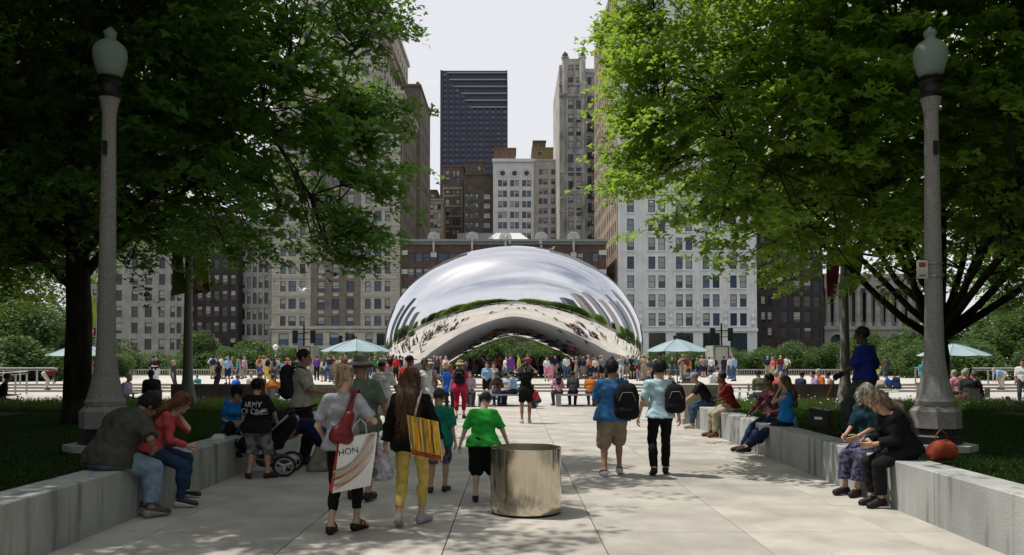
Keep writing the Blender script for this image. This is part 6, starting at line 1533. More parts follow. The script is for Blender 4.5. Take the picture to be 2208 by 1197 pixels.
# army boy
x, y = ground(552, 1033)
M_camo = mat('camo_cloth', (.26, .27, .30), .9, .1, 11, col2=(.07, .065, .075), detail=2, bump=.3, bscale=30)
r, J = person('boy in a black army tee and grey camouflage shorts standing by the stroller', x, y, RD(-14), h=1.47, skin='light', hair='bushy', hcol=(.008, .008, .008), top=(.012, .014, .013), sleeve=.95, blen=1.22, bloose=.05, bmat=M_camo, shoes=(.03, .022, .018), w=.98, hem=-.12, tloose=.035,
              aL=(-.14, .0, .085), aR=(.15, .12, .085), toeL=(-.12, .14, -.045), toeR=(.10, .15, -.045), hL=(-.31, .05, .80), hR=(.25, .24, .98), elR=(.8, -.8, 0), head=(.15, .25))
shirt_text(r, J, ['ARMY', 'OF ONE'], .112, M_print_w, .0)
# blue tee woman on the wall
r, J = person('woman in a blue tee with short black hair seated on the left wall', -4.36, 12.9, RD(-160), h=1.62, skin='light', hair='bushy', hcol=(.01, .008, .007), top=(.02, .20, .56), sleeve=.85, bot=(.01, .01, .012), blen=1.9, shoes=(.02, .02, .02), w=1.12, fem=1, hem=-.06, tloose=.025,
       pel=(0, 0, .71), lean=.28, curl=.2, aL=(.02, .42, .45), aR=(.3, .35, .40), hL=(-.04, .30, .80), hR=(.12, .32, .80), head=(-.1, .65))
MB().box(-.09, .09, -.06, .06, 0, .045).box(-.06, .07, -.05, .05, .046, .07).build('x', M_bagw).name = 'food_box'
o = bpy.data.objects['food_box']; o.location = (-4.32, 12.0, .561); tag(o, 'white takeaway box lying on the left wall', 'box')
# kneeling man
r, J = person('man in a navy tee and khaki trousers kneeling behind the stroller', -2.98, 12.75, RD(98), h=1.78, skin='tan', hair='short', hcol=(.012, .01, .01), top=(.008, .012, .045), sleeve=.75, bot=(.23, .20, .17), blen=1.9, bloose=.03, shoes=(.02, .02, .02), w=1.1, hem=-.02, tloose=.02,
       pel=(0, -.08, .44), lean=.75, curl=.35, knL=(-.1, 1, -.6), knR=(.1, 1, -.6), aL=(-.12, -.30, .09), aR=(.12, -.30, .09), toeL=(0, -.16, -.03), toeR=(0, -.16, -.03), hL=(-.12, .62, .55), hR=(.14, .60, .45), elL=(-1, -.3, -.2), elR=(1, -.3, -.2), head=(0, .6))
# couple on the left wall
r, J = person('heavy man in a dark olive tee and pale jeans hunched on the left wall', -4.33, 8.75, RD(-34), h=1.80, skin='tan', hair='bushy', hcol=(.012, .010, .009), top=(.055, .058, .045), sleeve=.95, bot=(.20, .28, .38), blen=1.86, bloose=.035, brmin=.07, shoes=(.06, .055, .05), w=1.34, belly=.05, hem=-.10, tloose=.045, sole=(.3, .3, .28),
       pel=(0, 0, .67), lean=.36, curl=.45, aL=(.02, .40, .09), aR=(.22, .34, .09), hL=(-.06, .46, .82), hR=(.22, .36, .72), head=(-.2, .75), elR=(1, -.4, -.2))
r, J = person('woman with auburn hair in a coral top resting her head on her hand', -4.24, 9.55, RD(-72), h=1.66, skin='pale', hair='long', hcol=(.14, .05, .018), top=(.50, .075, .085), sleeve=1.85, bot=(.022, .045, .10), blen=1.93, bloose=.012, brmin=.055, shoes=(.03, .03, .035), fem=1, w=.97, hem=-.02,
       pel=(0, 0, .71), lean=.30, curl=.35, aL=(-.04, .40, .16), aR=(.16, .36, .09), toeL=(.12, .16, -.02), hR=(.05, .44, .74), headL=(-.085, .02, -.13), handdir=((.1, .15, 1), None), elL=(-.2, .3, -1), head=(.25, .45), sole=(.6, .6, .6))
# right women
M_pat = mat('patterned_skirt', (.10, .09, .16), .9, .1, 26, col2=(.012, .013, .03), detail=1, bump=.3)
r, J = person('grey haired woman in sunglasses and a patterned blue skirt seated on the right wall', 4.66, 10.55, RD(122), h=1.64, skin='light', hair='bob', hcol=(.42, .39, .33), top=(.012, .035, .05), sleeve=1.0, bmat=M_pat, skirt=(1.7, .10), shoes=(.012, .012, .012), fem=1, w=1.02, hem=-.02, tloose=.02,
       pel=(0, 0, .73), lean=.05, curl=.12, aL=(-.06, .42, .09), aR=(.12, .42, .09), hL=(-.02, .34, .80), hR=(.16, .36, .80), head=(.35, .25))
H, c = J['H'], J['hc']; s = J['s']
sgl = MB()
for sx in (-1, 1):
    p = c + H @ v3(sx * .034, .101, .006) * s; sgl.lathe([(.002, -.004), (.030, -.003), (.030, .003), (.002, .004)], 10); o_ = len(sgl.v) - 40
    for i in range(o_, len(sgl.v)): a_, b_, c_ = sgl.v[i]; w2 = H @ v3(a_, c_, b_ * .8); sgl.v[i] = tuple(w2 + p)
    sgl.tube([c + H @ v3(sx * .064, .10, .01) * s, c + H @ v3(sx * .083, .02, .0) * s], .004, 4)
sgl.tube([c + H @ v3(-.01, .106, .01) * s, c + H @ v3(.01, .106, .01) * s], .003, 4)
sgl.build('sunglasses', pm('shoe', (.01, .01, .01)), r)
r, J = person('woman with long ash blond hair in black leaning forward on the right wall', 4.64, 9.62, RD(96), h=1.70, skin='light', hair='long', hcol=(.17, .13, .085), top=(.006, .006, .007), sleeve=1.75, bot=(.018, .018, .018), blen=1.85, brmin=.075, shoes=(.010, .010, .010), fem=1, w=1.12, hem=-.04, tloose=.03,
       pel=(0, 0, .69), lean=.30, curl=.30, aL=(-.08, .36, .10), aR=(.10, .34, .10), toeL=(-.02, .15, -.07), toeR=(.02, .15, -.07), hL=(-.04, .42, .76), hR=(.10, .44, .78), head=(-.3, .4))
w_ = J['wrR']; d_ = (J['elR'] - w_) / np.linalg.norm(J['elR'] - w_); MB().tube([tuple(w_ + d_ * .015), tuple(w_ + d_ * .045)], .033, 10).build('watch', pm('metalgrey', (.6, .6, .6)), r)
e = empty('handbag', (4.98, 9.42, .56), .3); tag(e, 'orange red leather handbag standing on the right wall by the woman in black', 'bag')
garment('bag_body', [('c', (-.11, 0, .085), (.11, 0, .085), .085, .085, 0, 0), ('c', (-.09, 0, .16), (.09, 0, .16), .06, .06, .1, 0), ('c', (-.06, 0, .20), (.06, 0, .20), .035, .035, .05, 0)], .009, mat('orange_leather', (.36, .065, .03), .45, .15, 8, bump=.3), e, .002)
MB().tube([(-.10, 0, .2), (-.09, 0, .30), (-.02, 0, .36), (.06, 0, .30), (.08, 0, .2)], .009, 6).build('handle', mat('brown_leather', (.14, .06, .02), .5), e, smooth=True)
# worker with dustpan
r, J = person('city worker in a dark blue shirt and grey trousers striding over the right lawn', 5.47, 12.6, RD(48), z=LZ, h=1.80, skin='dark', hair='short', hcol=(.006, .006, .006), top=(.010, .022, .17), sleeve=.95, bot=(.045, .055, .055), blen=1.93, bloose=.022, brmin=.075, shoes=(.02, .02, .02), w=1.08, hem=.0, tloose=.03,
       aL=(-.10, .24, .09), aR=(.10, -.22, .11), toeR=(.02, .13, -.10), pel=(0, 0, .89), hL=(-.20, .30, .96), hR=(.24, .10, .92), elL=(-.5, -.9, 0), elR=(.5, -.9, 0), lean=.0, head=(.2, .12))
for S in 'LR': 
    w_ = J['wr' + S]; 
garment('gloves', hand_prims(J, 'L', .9) and [('c', J['wrL'] - v3(0, 0, 0), J['wrL'] + v3(0, .06, -.03), .04, .045, 0, 0), ('c', J['wrL'], J['wrL'] * .8 + J['elL'] * .2, .035, .042, .02, 0)], .01, M_bp, r, 0)
e = carried('dustpan', 'black lobby dustpan with a wooden handle held by the city worker', 'dustpan', r)
hp_ = J['wrL'] + v3(0, .07, -.03); lo_ = v3(-.30, .56, .42)
MB().tube([tuple(hp_ + (hp_ - lo_) * .12), tuple(lo_)], .014, 8).build('handle', mat('handle_wood', (.30, .14, .04), .5, .15), e)
q = lambda a, b, c_: (lo_[0] + a, lo_[1] + b, lo_[2] + c_)
MB().add([q(-.13, -.13, 0.02), q(.13, -.13, 0.02), q(.13, .15, .06), q(-.13, .15, .06), q(-.12, -.16, -.26), q(.12, -.16, -.26), q(.12, .12, -.22), q(-.12, .12, -.22)], [(0, 1, 5, 4), (1, 2, 6, 5), (2, 3, 7, 6), (3, 0, 4, 7), (4, 5, 6, 7), (3, 2, 1, 0)]).build('pan', M_black, e)
MB().box(lo_[0] + .131, lo_[0] + .135, lo_[1] - .06, lo_[1] + .06, lo_[2] - .12, lo_[2] - .08).build('sticker', M_print_w, e)
MB().box(lo_[0] - .135, lo_[0] - .131, lo_[1] - .06, lo_[1] + .06, lo_[2] - .12, lo_[2] - .08).build('sticker', M_print_w, e)
# seated on the right wall
r, J = person('woman in a bright blue tank top and jeans drinking on the right wall', 4.87, 14.45, RD(78), h=1.70, skin='light', hair='long', hcol=(.10, .055, .03), top=(.012, .20, .50), tank=True, bot=(.012, .022, .05), blen=1.93, bloose=.014, shoes=(.012, .012, .012), fem=1, w=1.08, hem=-.03, lod=1,
       pel=(0, 0, .68), lean=-.05, curl=.1, aL=(-.05, .78, .10), aR=(.04, .82, .10), headL=(-.04, .10, -.15), hR=(.14, .26, .82), elL=(-.4, .3, -1), head=(.1, -.05))
MB().lathe([(.03, 0), (.032, .12), (.012, .17), (.012, .2)], 10).build('x', mat('bottle_blue', (.18, .38, .5), .15, trans=.6)).name = 'water_bottle'
o = bpy.data.objects['water_bottle']; o.location = (4.86, 13.95, .561); tag(o, 'blue tinted water bottle standing on the right wall by the blue tank top', 'bottle')
person('man in sunglasses and a plaid shirt behind the woman in the blue tank top', 4.90, 15.3, RD(105), h=1.74, skin='brown', hair='short', hcol=(.01, .01, .01), top=(.16, .06, .07), tvar=.45, sleeve=1.8, bot=(.02, .04, .10), blen=1.9, lod=1, shoes=(.02, .02, .02), pel=(0, 0, .68), curl=.15, aL=(-.1, .7, .1), aR=(.1, .6, .1), hL=(-.05, .42, .74), hR=(.1, .42, .74))
person('man in a dark red shirt and khaki trousers resting his chin on his hand', 4.92, 18.3, RD(98), h=1.76, skin='brown', hair='short', hcol=(.015, .012, .01), top=(.19, .02, .025), tvar=.3, sleeve=.95, bot=(.36, .32, .24), blen=1.88, bloose=.03, brmin=.075, lod=1, shoes=(.16, .06, .03), pel=(0, 0, .68), lean=.15, curl=.25, w=1.05,
       aL=(-.12, .40, .09), aR=(.12, .42, .09), headL=(-.02, .07, -.17), elL=(-.2, .3, -1), hR=(.02, .30, .82), head=(.1, .05))
person('man in a black polo shirt pale jeans and grey cap leaning on his knees', 4.98, 20.55, RD(86), h=1.78, skin='light', hair='short', hcol=(.3, .3, .3), top=(.010, .010, .011), sleeve=.9, bot=(.05, .085, .15), blen=1.9, bloose=.025, brmin=.07, lod=1, shoes=(.42, .40, .36), pel=(0, 0, .68), lean=.42, curl=.25, w=1.1, capm=(.22, .26, .32),
       aL=(-.12, .44, .09), aR=(.12, .40, .09), hL=(-.10, .58, .68), hR=(.10, .58, .70), head=(.0, .2))
print('near people', time.time() - _t)
# ------------------------------------------------------------ stroller
_t = time.time()
M_spoke = mat('wheel_grey', (.33, .37, .38), .5); M_tube = pm('metalgrey', (.25, .30, .31)); M_fab = pm('cloth', (.012, .012, .013)); M_teal = pm('cloth', (.01, .10, .11))
st = empty('stroller', (ax(560, 12.25), 12.25, 0), RD(4)); tag(st, 'dark three wheeled baby stroller standing beside the army shirt boy', 'stroller'); st.scale = (1.2, 1.0, 1.06)
def wheel(x, y, r_):
    e = MB(); pts = [(x + r_ * cos(a), y, r_ + .004 + r_ * sin(a)) for a in np.linspace(0, 2 * pi, 29)]
    e.tube([(x + (r_ - .018) * cos(a), y, r_ + .004 + (r_ - .018) * sin(a)) for a in np.linspace(0, 2 * pi, 29)], .018, 8); o = e.build('wheel', M_black, st, smooth=True)
    s_ = MB(); s_.tube([(x + (r_ - .045) * cos(a), y, r_ + (r_ - .045) * sin(a)) for a in np.linspace(0, 2 * pi, 21)], .008, 6)
    for k in range(3):
        a = 2 * pi * k / 3 + .5; s_.tube([(x, y, r_), (x + (r_ - .05) * cos(a), y, r_ + (r_ - .05) * sin(a))], [.026, .016], 6)
    s_.build('spokes', M_spoke, o, smooth=True)
wheel(.36, -.28, .15); wheel(.36, .28, .15); wheel(-.40, 0, .125)
MB().tube([(.36, -.27, .15), (.36, .27, .15)], .014, 6).tube([(.36, -.24, .16), (-.05, -.16, .26), (-.30, -.05, .34)], .017, 6).tube([(.36, .24, .16), (-.05, .16, .26), (-.30, .05, .34)], .017, 6).tube([(-.40, -.05, .13), (-.38, -.05, .28), (-.30, 0, .36)], .015, 6).tube([(-.40, .05, .13), (-.38, .05, .28), (-.30, 0, .36)], .015, 6) \
    .tube([(.18, -.22, .20), (.10, -.24, .55), (.40, -.24, .86)], .016, 6).tube([(.18, .22, .20), (.10, .24, .55), (.40, .24, .86)], .016, 6).build('frame', M_tube, st, smooth=True)
MB().tube([(.40, -.24, .86), (.52, -.24, .92), (.66, -.22, .97), (.70, 0, .99), (.66, .22, .97), (.52, .24, .92), (.40, .24, .86)], .019, 8).build('handlebar', M_fab, st, smooth=True)
garment('seat', [('c', (-.10, 0, .42), (.12, 0, .40), .16, .17, 0, 0), ('c', (.12, 0, .42), (.30, 0, .74), .16, .17, .06, 0), ('cut', (0, 0, .36), (0, 0, -1))], .018, M_fab, st, .003)
hd_ = garment('canopy', [('e', (.20, 0, .74), (.24, .23, .17), None, 0, 0), ('cut', (.2, 0, .70), (.25, 0, -1))], .016, M_fab, st, .003)
MB().add([(.10, -.232, .74), (.26, -.236, .76), (.24, -.20, .84), (.14, -.19, .83)], [(0, 1, 2, 3)]).build('trim', M_teal, hd_)
garment('basket', [('c', (.05, 0, .20), (.30, 0, .20), .09, .09, 0, 0), ('c', (.05, -.1, .22), (.3, -.1, .22), .06, .06, .08, 0), ('c', (.05, .1, .22), (.3, .1, .22), .06, .06, .08, 0)], .02, pm('cloth', (.10, .09, .08)), st, 0)
MB().tube([(-.22, -.18, .40), (-.28, -.10, .50), (-.28, .10, .50), (-.22, .18, .40)], .02, 8).build('bumper_bar', M_fab, st, smooth=True)
garment('footrest', [('c', (-.22, -.08, .30), (-.22, .08, .30), .05, .05, 0, 0)], .015, M_fab, st, 0)

# ------------------------------------------------------------ birds
M_gull = mat('gull_white', (.55, .56, .56), .7, .05, 8); M_gullg = mat('gull_grey', (.16, .165, .17), .7, .1, 8)
def gull(loc, rz, label, s=1.0, fly=False):
    e = empty('gull', loc, rz); tag(e, label, 'bird', 'gulls around the sculpture'); e.scale = (s, s, s)
    garment('body', [('c', (0, -.12, .13), (0, .08, .16), .035, .062, 0, 0), ('c', (0, .10, .19), (0, .13, .26), .04, .032, .03, 0), ('e', (0, .145, .275), (.034, .044, .034), None, .015, 0)], .009, M_gull, e, 0)
    MB().tube([(0, .18, .272), (0, .23, .262)], [.010, .004], 6).build('beak', mat('beak', (.5, .32, .03), .5), e)
    w_ = MB()
    for k in (-1, 1):
        if fly: w_.add([(k * .04, .06, .19), (k * .28, .10, .33), (k * .62, -.06, .30), (k * .28, -.05, .30), (k * .04, -.06, .18), (k * .28, .03, .315)], [(0, 1, 5), (1, 2, 5), (2, 3, 5), (3, 4, 5), (4, 0, 5)])
        else: w_.add([(k * .055, .06, .19), (k * .068, -.04, .165), (k * .02, -.26, .12), (k * .01, -.1, .19), (k * .03, .04, .205)], [(0, 1, 3, 4), (1, 2, 3)])
    o = w_.build('wing', M_gull if fly else M_gullg, e); q = o.modifiers.new('t', 'SOLIDIFY'); q.thickness = .012
    if not fly: MB().tube([(-.02, .02, .10), (-.02, .03, 0)], .006, 5).tube([(.02, .02, .10), (.02, .03, 0)], .006, 5).build('leg', MATS['beak'], e)
gull((ax(2186, 19.0), 19.0, LZ), RD(100), 'grey backed gull standing in the grass right of the right lamp', 1.25)
X_, Z_ = at(652, 634, 40); gull((X_, 40, Z_), RD(70), 'white gull flying in front of the stone tower', 1.0, True)
for px, lb in ((1102, 'gull perched at the middle of the sculpture top'), (1166, 'gull perched right of the middle of the sculpture top')):
    gull((ax(px, 68), 68, ZP + 10.93), RD(90 + px % 7 * 20), lb, 1.7)
gull((ax(1190, 68), 68, ZP + 10.5), RD(250), 'gull perched lower on the right of the sculpture top', 1.5)

# ------------------------------------------------------------ people further off: one small mesh each, coloured by slot
slot0 = [pm('skin', SKIN['light']), pm('hair', (.03, .02, .015)), pm('cloth', (.3, .3, .3)), pm('cloth', (.05, .05, .06)), pm('shoe', (.05, .05, .05))]
FT = {}
def far_template(name, hair='short', sleeve=.9, blen=1.93, skirt=None, w=1.0, fem=0, hem=-.04, **pose):
    J = skel(h=1.75, fem=fem, **pose); pr = []
    for S in 'LR':
        if skirt: pr += [('c', J['hip'], J['hip'] * .5 + J['kn' + S] * .5, .13, .15, .03, BOT)]
        pr += leg(J, S, 1, .0, 2.0, SK) if blen < 1.7 or skirt else leg(J, S, 1, .018, 1.95, BOT, rmin=.06)
        if blen < 1.7 and not skirt: pr += leg(J, S, 1, .03, min(1.0, blen), BOT)
        pr += foot(J, S, .015, SHOE)
    pr += [('c', J['hip'] + v3(-.07, 0, 0), J['hip'] + v3(.07, 0, 0), .12 * w, .12 * w, .04, BOT)]
    pr += torso(J, w, .015, TOP, 0, hips=False) + [('c', J['waist'], J['hip'] + J['A0'] @ v3(0, 0, .03), .12 * w, .13 * w, .04, TOP)]
    for S in 'LR':
        pr += arm(J, S, 1, .0, 2, SK) + arm(J, S, 1, .016, min(sleeve, 2), TOP)
        d = J['wr' + S] - J['el' + S]; d /= np.linalg.norm(d); pr.append(('c', J['wr' + S], J['wr' + S] + d * .12, .028, .018, .01, SK))
    pr += head_prims(J, 1.0, True)
    H, c = J['H'], J['hc']
    V, Q = sdf_mesh([p for p in pr if p[-1] is not None], .028)
    mi = label_faces(V, Q, pr)
    V2, Q2 = sdf_mesh(hair_prims(J, hair, 1.0), .022); Q = np.concatenate([Q, Q2 + len(V)]); V = np.concatenate([V, V2]); mi = np.concatenate([mi, np.full(len(Q2), HAIR)])
    FT[name] = npmesh('person', V, Q, slot0, True, mi)
far_template('stand', hL=(-.24, .08, .84), hR=(.24, .05, .84))
far_template('shorts', blen=.9, hL=(-.25, .10, .88), hR=(.2, .22, 1.0))
far_template('walk', aL=(-.1, -.25, .12), aR=(.1, .22, .085), hL=(-.25, .22, .92), hR=(.25, -.14, .90), toeL=(0, .14, -.09))
far_template('photo', blen=.85, hL=(-.08, .30, 1.52), hR=(.08, .30, 1.52), elL=(-1, .2, -.8), elR=(1, .2, -.8))
far_template('photo_long', hL=(-.08, .30, 1.50), hR=(.08, .30, 1.50), elL=(-1, .2, -.8), elR=(1, .2, -.8), fem=1, hair='long')
far_template('woman', hair='long', fem=1, w=.92, hL=(-.2, .12, .92), hR=(.22, .05, .84))
far_template('woman_shorts', hair='long', fem=1, w=.95, blen=.75, hL=(-.24, .05, .84), hR=(.12, .24, 1.05))
far_template('skirt', hair='bob', fem=1, w=.95, skirt=1, hL=(-.22, .08, .84), hR=(.15, .24, 1.0))
far_template('wide', hair='short', w=1.25, hL=(-.30, .10, .86), hR=(.32, .06, .86), blen=.95)
far_template('hips', elL=(-1, -.1, 0), elR=(1, -.1, 0), hL=(-.16, .06, .98), hR=(.16, .06, .98))
far_template('sit', pel=(0, 0, .58), lean=.1, curl=.25, aL=(-.1, .42, .085), aR=(.1, .42, .085), hL=(-.1, .34, .74), hR=(.1, .34, .74))
far_template('sit_woman', hair='long', fem=1, w=.95, pel=(0, 0, .58), lean=.15, curl=.2, aL=(-.08, .42, .085), aR=(.08, .42, .085), hL=(-.2, .22, .66), hR=(.14, .34, .74))
far_template('sit_ground', pel=(0, 0, .14), lean=.1, curl=.4, aL=(-.10, .42, .07), aR=(.10, .42, .07), hL=(-.05, .36, .36), hR=(.05, .36, .36))
far_template('bend', pel=(0, -.1, .88), lean=1.15, curl=.35, hL=(-.12, .45, .42), hR=(.12, .45, .42), elL=(-1, 0, 0), elR=(1, 0, 0), blen=1.93)
far_template('cross', hair='short', elL=(-1, -.2, -.2), elR=(1, -.2, -.2), hL=(.06, .24, 1.12), hR=(-.06, .26, 1.14))
far_template('wave', hL=(-.62, .12, 1.52), hR=(.22, .1, .9), elL=(-.4, -.3, -1), blen=.95)
far_template('crouch', pel=(0, -.1, .36), lean=.35, curl=.3, aL=(-.13, .06, .085), aR=(.13, .12, .085), hL=(-.1, .45, .55), hR=(.1, .45, .6))
used_l = {}
def far(kind, px, D, z, rz, label, top, bot, skin='light', hair=(.03, .02, .015), h=1.72, shoes=(.05, .05, .05), group=None, foot_py=None):
    me = FT[kind]; o = bpy.data.objects.new('person', me); C.objects.link(o); s = h / 1.75
    if foot_py: pass
    o.location = (ax(px, D), D, z); o.rotation_euler = (0, 0, rz); o.scale = (s, s, s)
    for i, m in enumerate([pm('skin', SKIN[skin]), pm('hair', hair), pm('cloth', top), pm('cloth', bot), pm('shoe', shoes)]):
        o.material_slots[i].link = 'OBJECT'; o.material_slots[i].material = m
    tag(o, label, 'person', group); return o
COL = {'white': (.62, .62, .62), 'black': (.012, .012, .013), 'navy': (.015, .025, .07), 'blue': (.02, .10, .45), 'sky blue': (.25, .42, .62), 'red': (.48, .02, .02), 'pink': (.55, .22, .32), 'green': (.05, .30, .06), 'lime': (.28, .50, .05), 'purple': (.16, .05, .28), 'grey': (.22, .22, .23),
       'charcoal': (.05, .05, .055), 'olive': (.10, .11, .06), 'tan': (.36, .29, .19), 'khaki': (.32, .27, .18), 'orange': (.55, .16, .03), 'yellow': (.60, .42, .05), 'teal': (.03, .30, .32), 'maroon': (.14, .02, .03), 'denim': (.05, .09, .17), 'cream': (.55, .50, .42), 'lilac': (.40, .30, .50), 'brown': (.09, .05, .035), 'coral': (.50, .12, .10), 'peach': (.55, .33, .22)}
HAIRC = {'blonde': (.38, .28, .14), 'dark': (.02, .014, .01), 'black': (.008, .007, .006), 'brown': (.08, .045, .025), 'grey': (.32, .31, .29), 'red': (.22, .08, .02)}
Dz = lambda fy, z: (HC_ - z) * 1750 / (fy - 777)
HC_ = 1.72
# (kind, px, D, z, rz deg, top, bottom, skin, hair, height, where)
mid = [
 ('sit', 1110, 30.4, 0, 70, 'sky blue', 'navy', 'light', 'dark', 1.72, 'sitting sideways on the bench left of the woman taking photos', 0),
 ('sit_woman', 1204, 30.4, 0, 12, 'pink', 'charcoal', 'tan', 'black', 1.66, 'leaning back on the bench with long loose hair', 0),
 ('sit', 1236, 30.4, 0, 0, 'charcoal', 'black', 'brown', 'black', 1.68, 'on the bench beside the woman in pink', 0),
 ('sit', 1272, 30.5, 0, -12, 'orange', 'denim', 'light', 'dark', 1.60, 'at the right end of the bench behind the blue tee', 0),
 ('sit_woman', 1072, 30.4, 0, 5, 'brown', 'denim', 'tan', 'dark', 1.66, 'with back turned on the bench behind the boy in green', 0),
 ('sit', 1092, 31.2, 0, 20, 'white', 'tan', 'tan', 'black', 1.62, 'half hidden beside the brown top on the bench', 0),
 ('sit', 1012, 30.4, 0, 190, 'lilac', 'charcoal', 'light', 'brown', 1.68, 'facing the camera on the bench right of the red trousers', 0),
 ('woman_shorts', 1050, 34, 0, 175, 'sky blue', 'black', 'light', 'dark', 1.68, 'standing beyond the bench holding a pale blue bag', 0),
 ('woman', 1064, 35.5, 0, 190, 'cream', 'white', 'light', 'dark', 1.66, 'in a strappy top beyond the bench', 0),
 ('crouch', 1156, 29.0, 0, 60, 'red', 'charcoal', 'brown', 'black', 1.4, 'crouching right of the woman taking photos', 0),
 ('sit', 268, 24.6, 0, -95, 'lilac', 'charcoal', 'light', 'grey', 1.70, 'reaching over the white table right of the left lamp', 0),
 ('sit', 188, 23.4, 0, 5, 'black', 'charcoal', 'tan', 'dark', 1.74, 'with printed back between the trunk and the lamp', 0),
 ('sit', 330, 23.6, 0, 40, 'black', 'black', 'dark', 'black', 1.86, 'in a hooded jacket at the table left of the second lamp', 0),
 ('sit', 2, 23.0, 0, -60, 'black', 'charcoal', 'tan', 'dark', 1.74, 'cut off by the left edge of the picture', 0),
 ('sit_ground', 352, 26, 0, 150, 'teal', 'charcoal', 'light', 'red', 1.3, 'low child beside the dark bench', 0),
 ('sit', 590, 26, 0, 20, 'orange', 'grey', 'light', 'brown', 1.66, 'in a wheeled chair behind the stout man', 0),
 ('sit', 1640, 26.8, 0, 10, 'olive', 'charcoal', 'tan', 'black', 1.80, 'with back turned at the small table behind the plaid shirt', 0),
 ('sit', 2088, 25.2, 0, 10, 'charcoal', 'brown', 'light', 'grey', 1.84, 'in a grey backed chair right of the right lamp', 0),
 ('sit', 2066, 27.0, 0, 20, 'pink', 'black', 'pale', 'grey', 1.80, 'with white hair under the right parasol', 0),
 ('sit', 2080, 28.4, 0, 165, 'orange', 'charcoal', 'light', 'grey', 1.86, 'wearing a bright scarf under the right parasol', 0),
 ('sit', 2112, 25.6, 0, 40, 'black', 'charcoal', 'light', 'brown', 1.74, 'hunched at the right of the parasol group', 0),
 ('stand', 2204, 31, 0, 150, 'white', 'charcoal', 'tan', 'black', 1.78, 'cut off at the right edge holding papers', 0),
 ('bend', 2160, 44.6, .11, 95, 'sky blue', 'cream', 'pale', 'grey', 1.74, 'bending down to a dark bag on the steps', 0),
 ('stand', 1990, 44.4, .11, 170, 'teal', 'teal', 'light', 'brown', 1.66, 'just left of the right tree trunk', 0),
 ('sit_ground', 1918, 45, .11, 60, 'blue', 'charcoal', 'tan', 'black', 1.75, 'sitting on the steps left of the grey metal bin', 0),
 ('sit_ground', 1936, 44.8, .11, 20, 'navy', 'navy', 'tan', 'black', 1.80, 'in dark hood sitting on the steps beside the blue shirt', 0),
 ('sit', 1896, 27.0, 0, 0, 'cream', 'denim', 'light', 'grey', 1.7, 'seated beside the low table left of the lamp', 0),
 ('sit', 1722, 29, 0, -60, 'navy', 'denim', 'tan', 'black', 1.7, 'behind the dark bench on the right', 0),
 ('sit', 1762, 29.5, 0, 90, 'lilac', 'denim', 'light', 'dark', 1.74, 'in profile behind the middle of the dark bench', 0),
 ('sit', 1773, 30.5, 0, 100, 'orange', 'denim', 'light', 'grey', 1.80, 'next to the lilac shirt behind the dark bench', 0),
 ('sit', 1795, 28.6, 0, 60, 'tan', 'charcoal', 'tan', 'black', 1.70, 'in sunglasses at the right end of the dark bench', 0),
 ('sit', 1672, 28.5, 0, -20, 'coral', 'denim', 'light', 'blonde', 1.72, 'with reddish hair behind the blue tank top', 0),
 ('sit', 1686, 29.5, 0, 150, 'peach', 'denim', 'light', 'blonde', 1.68, 'fair haired behind the left end of the dark bench', 0),
 ('sit', 1482, 33.5, 0, -30, 'charcoal', 'charcoal', 'tan', 'black', 1.80, 'with thick dark hair under the right parasol pole', 0),
 ('sit', 1452, 33.6, 0, 60, 'orange', 'denim', 'light', 'brown', 1.62, 'small figure behind the slim young man under the parasol', 0),
 ('sit', 1540, 33.2, 0, 60, 'white', 'grey', 'tan', 'black', 1.76, 'leaning forward behind the man in the grey cap', 0),
 ('sit', 1550, 36.5, 0, 10, 'white', 'grey', 'light', 'brown', 1.86, 'young and bent over the parasol table', 0),
 ('sit_ground', 1392, 46.9, .22, -70, 'charcoal', 'charcoal', 'light', 'blonde', 1.70, 'lounging on the steps right of the blue tee man', 0),
 ('woman', 470, 40, 0, 80, 'black', 'black', 'tan', 'black', 1.70, 'with long black hair waving an arm beyond the dark bench', 0),
 ('crouch', 428, 44, 0, 180, 'teal', 'teal', 'light', 'brown', 1.5, 'child in turquoise right of the second lamp', 0),
 ('stand', 374, 42, 0, -80, 'charcoal', 'charcoal', 'light', 'grey', 1.76, 'elderly and balding left of the second lamp', 0),
 ('stand', 331, 47, .22, 0, 'navy', 'denim', 'light', 'black', 1.80, 'hugging couple left figure above the hooded jacket', 0),
 ('cross', 338, 46.6, .22, 170, 'black', 'white', 'light', 'black', 1.80, 'hugging couple right figure above the hooded jacket', 0),
 ('sit_ground', 246, 52, .33, 0, 'black', 'black', 'pale', 'grey', 1.72, 'small dark figure just right of the left lamp', 0),
 ('woman_shorts', 186, 36, 0, -60, 'blue', 'denim', 'tan', 'red', 1.74, 'in blue under the left parasol', 0),
 ('stand', 198, 37, 0, 120, 'tan', 'teal', 'tan', 'blonde', 1.72, 'fair haired under the left parasol', 0),
 ('bend', 100, 44.4, .11, -70, 'maroon', 'cream', 'dark', 'grey', 1.74, 'in a white cap leaning left of the big trunk', 0),
 ('crouch', 505, 38, 0, -30, 'blue', 'red', 'tan', 'brown', 1.68, 'sitting low with a small pack behind the army shirt', 0),
 ('sit', 545, 33, 0, 40, 'white', 'grey', 'light', 'blonde', 1.60, 'in a pale blue cap behind the army shirt', 0),
 ('sit', 562, 31, 0, 20, 'charcoal', 'charcoal', 'tan', 'brown', 1.62, 'dark haired right of the army shirt boy', 0),
]
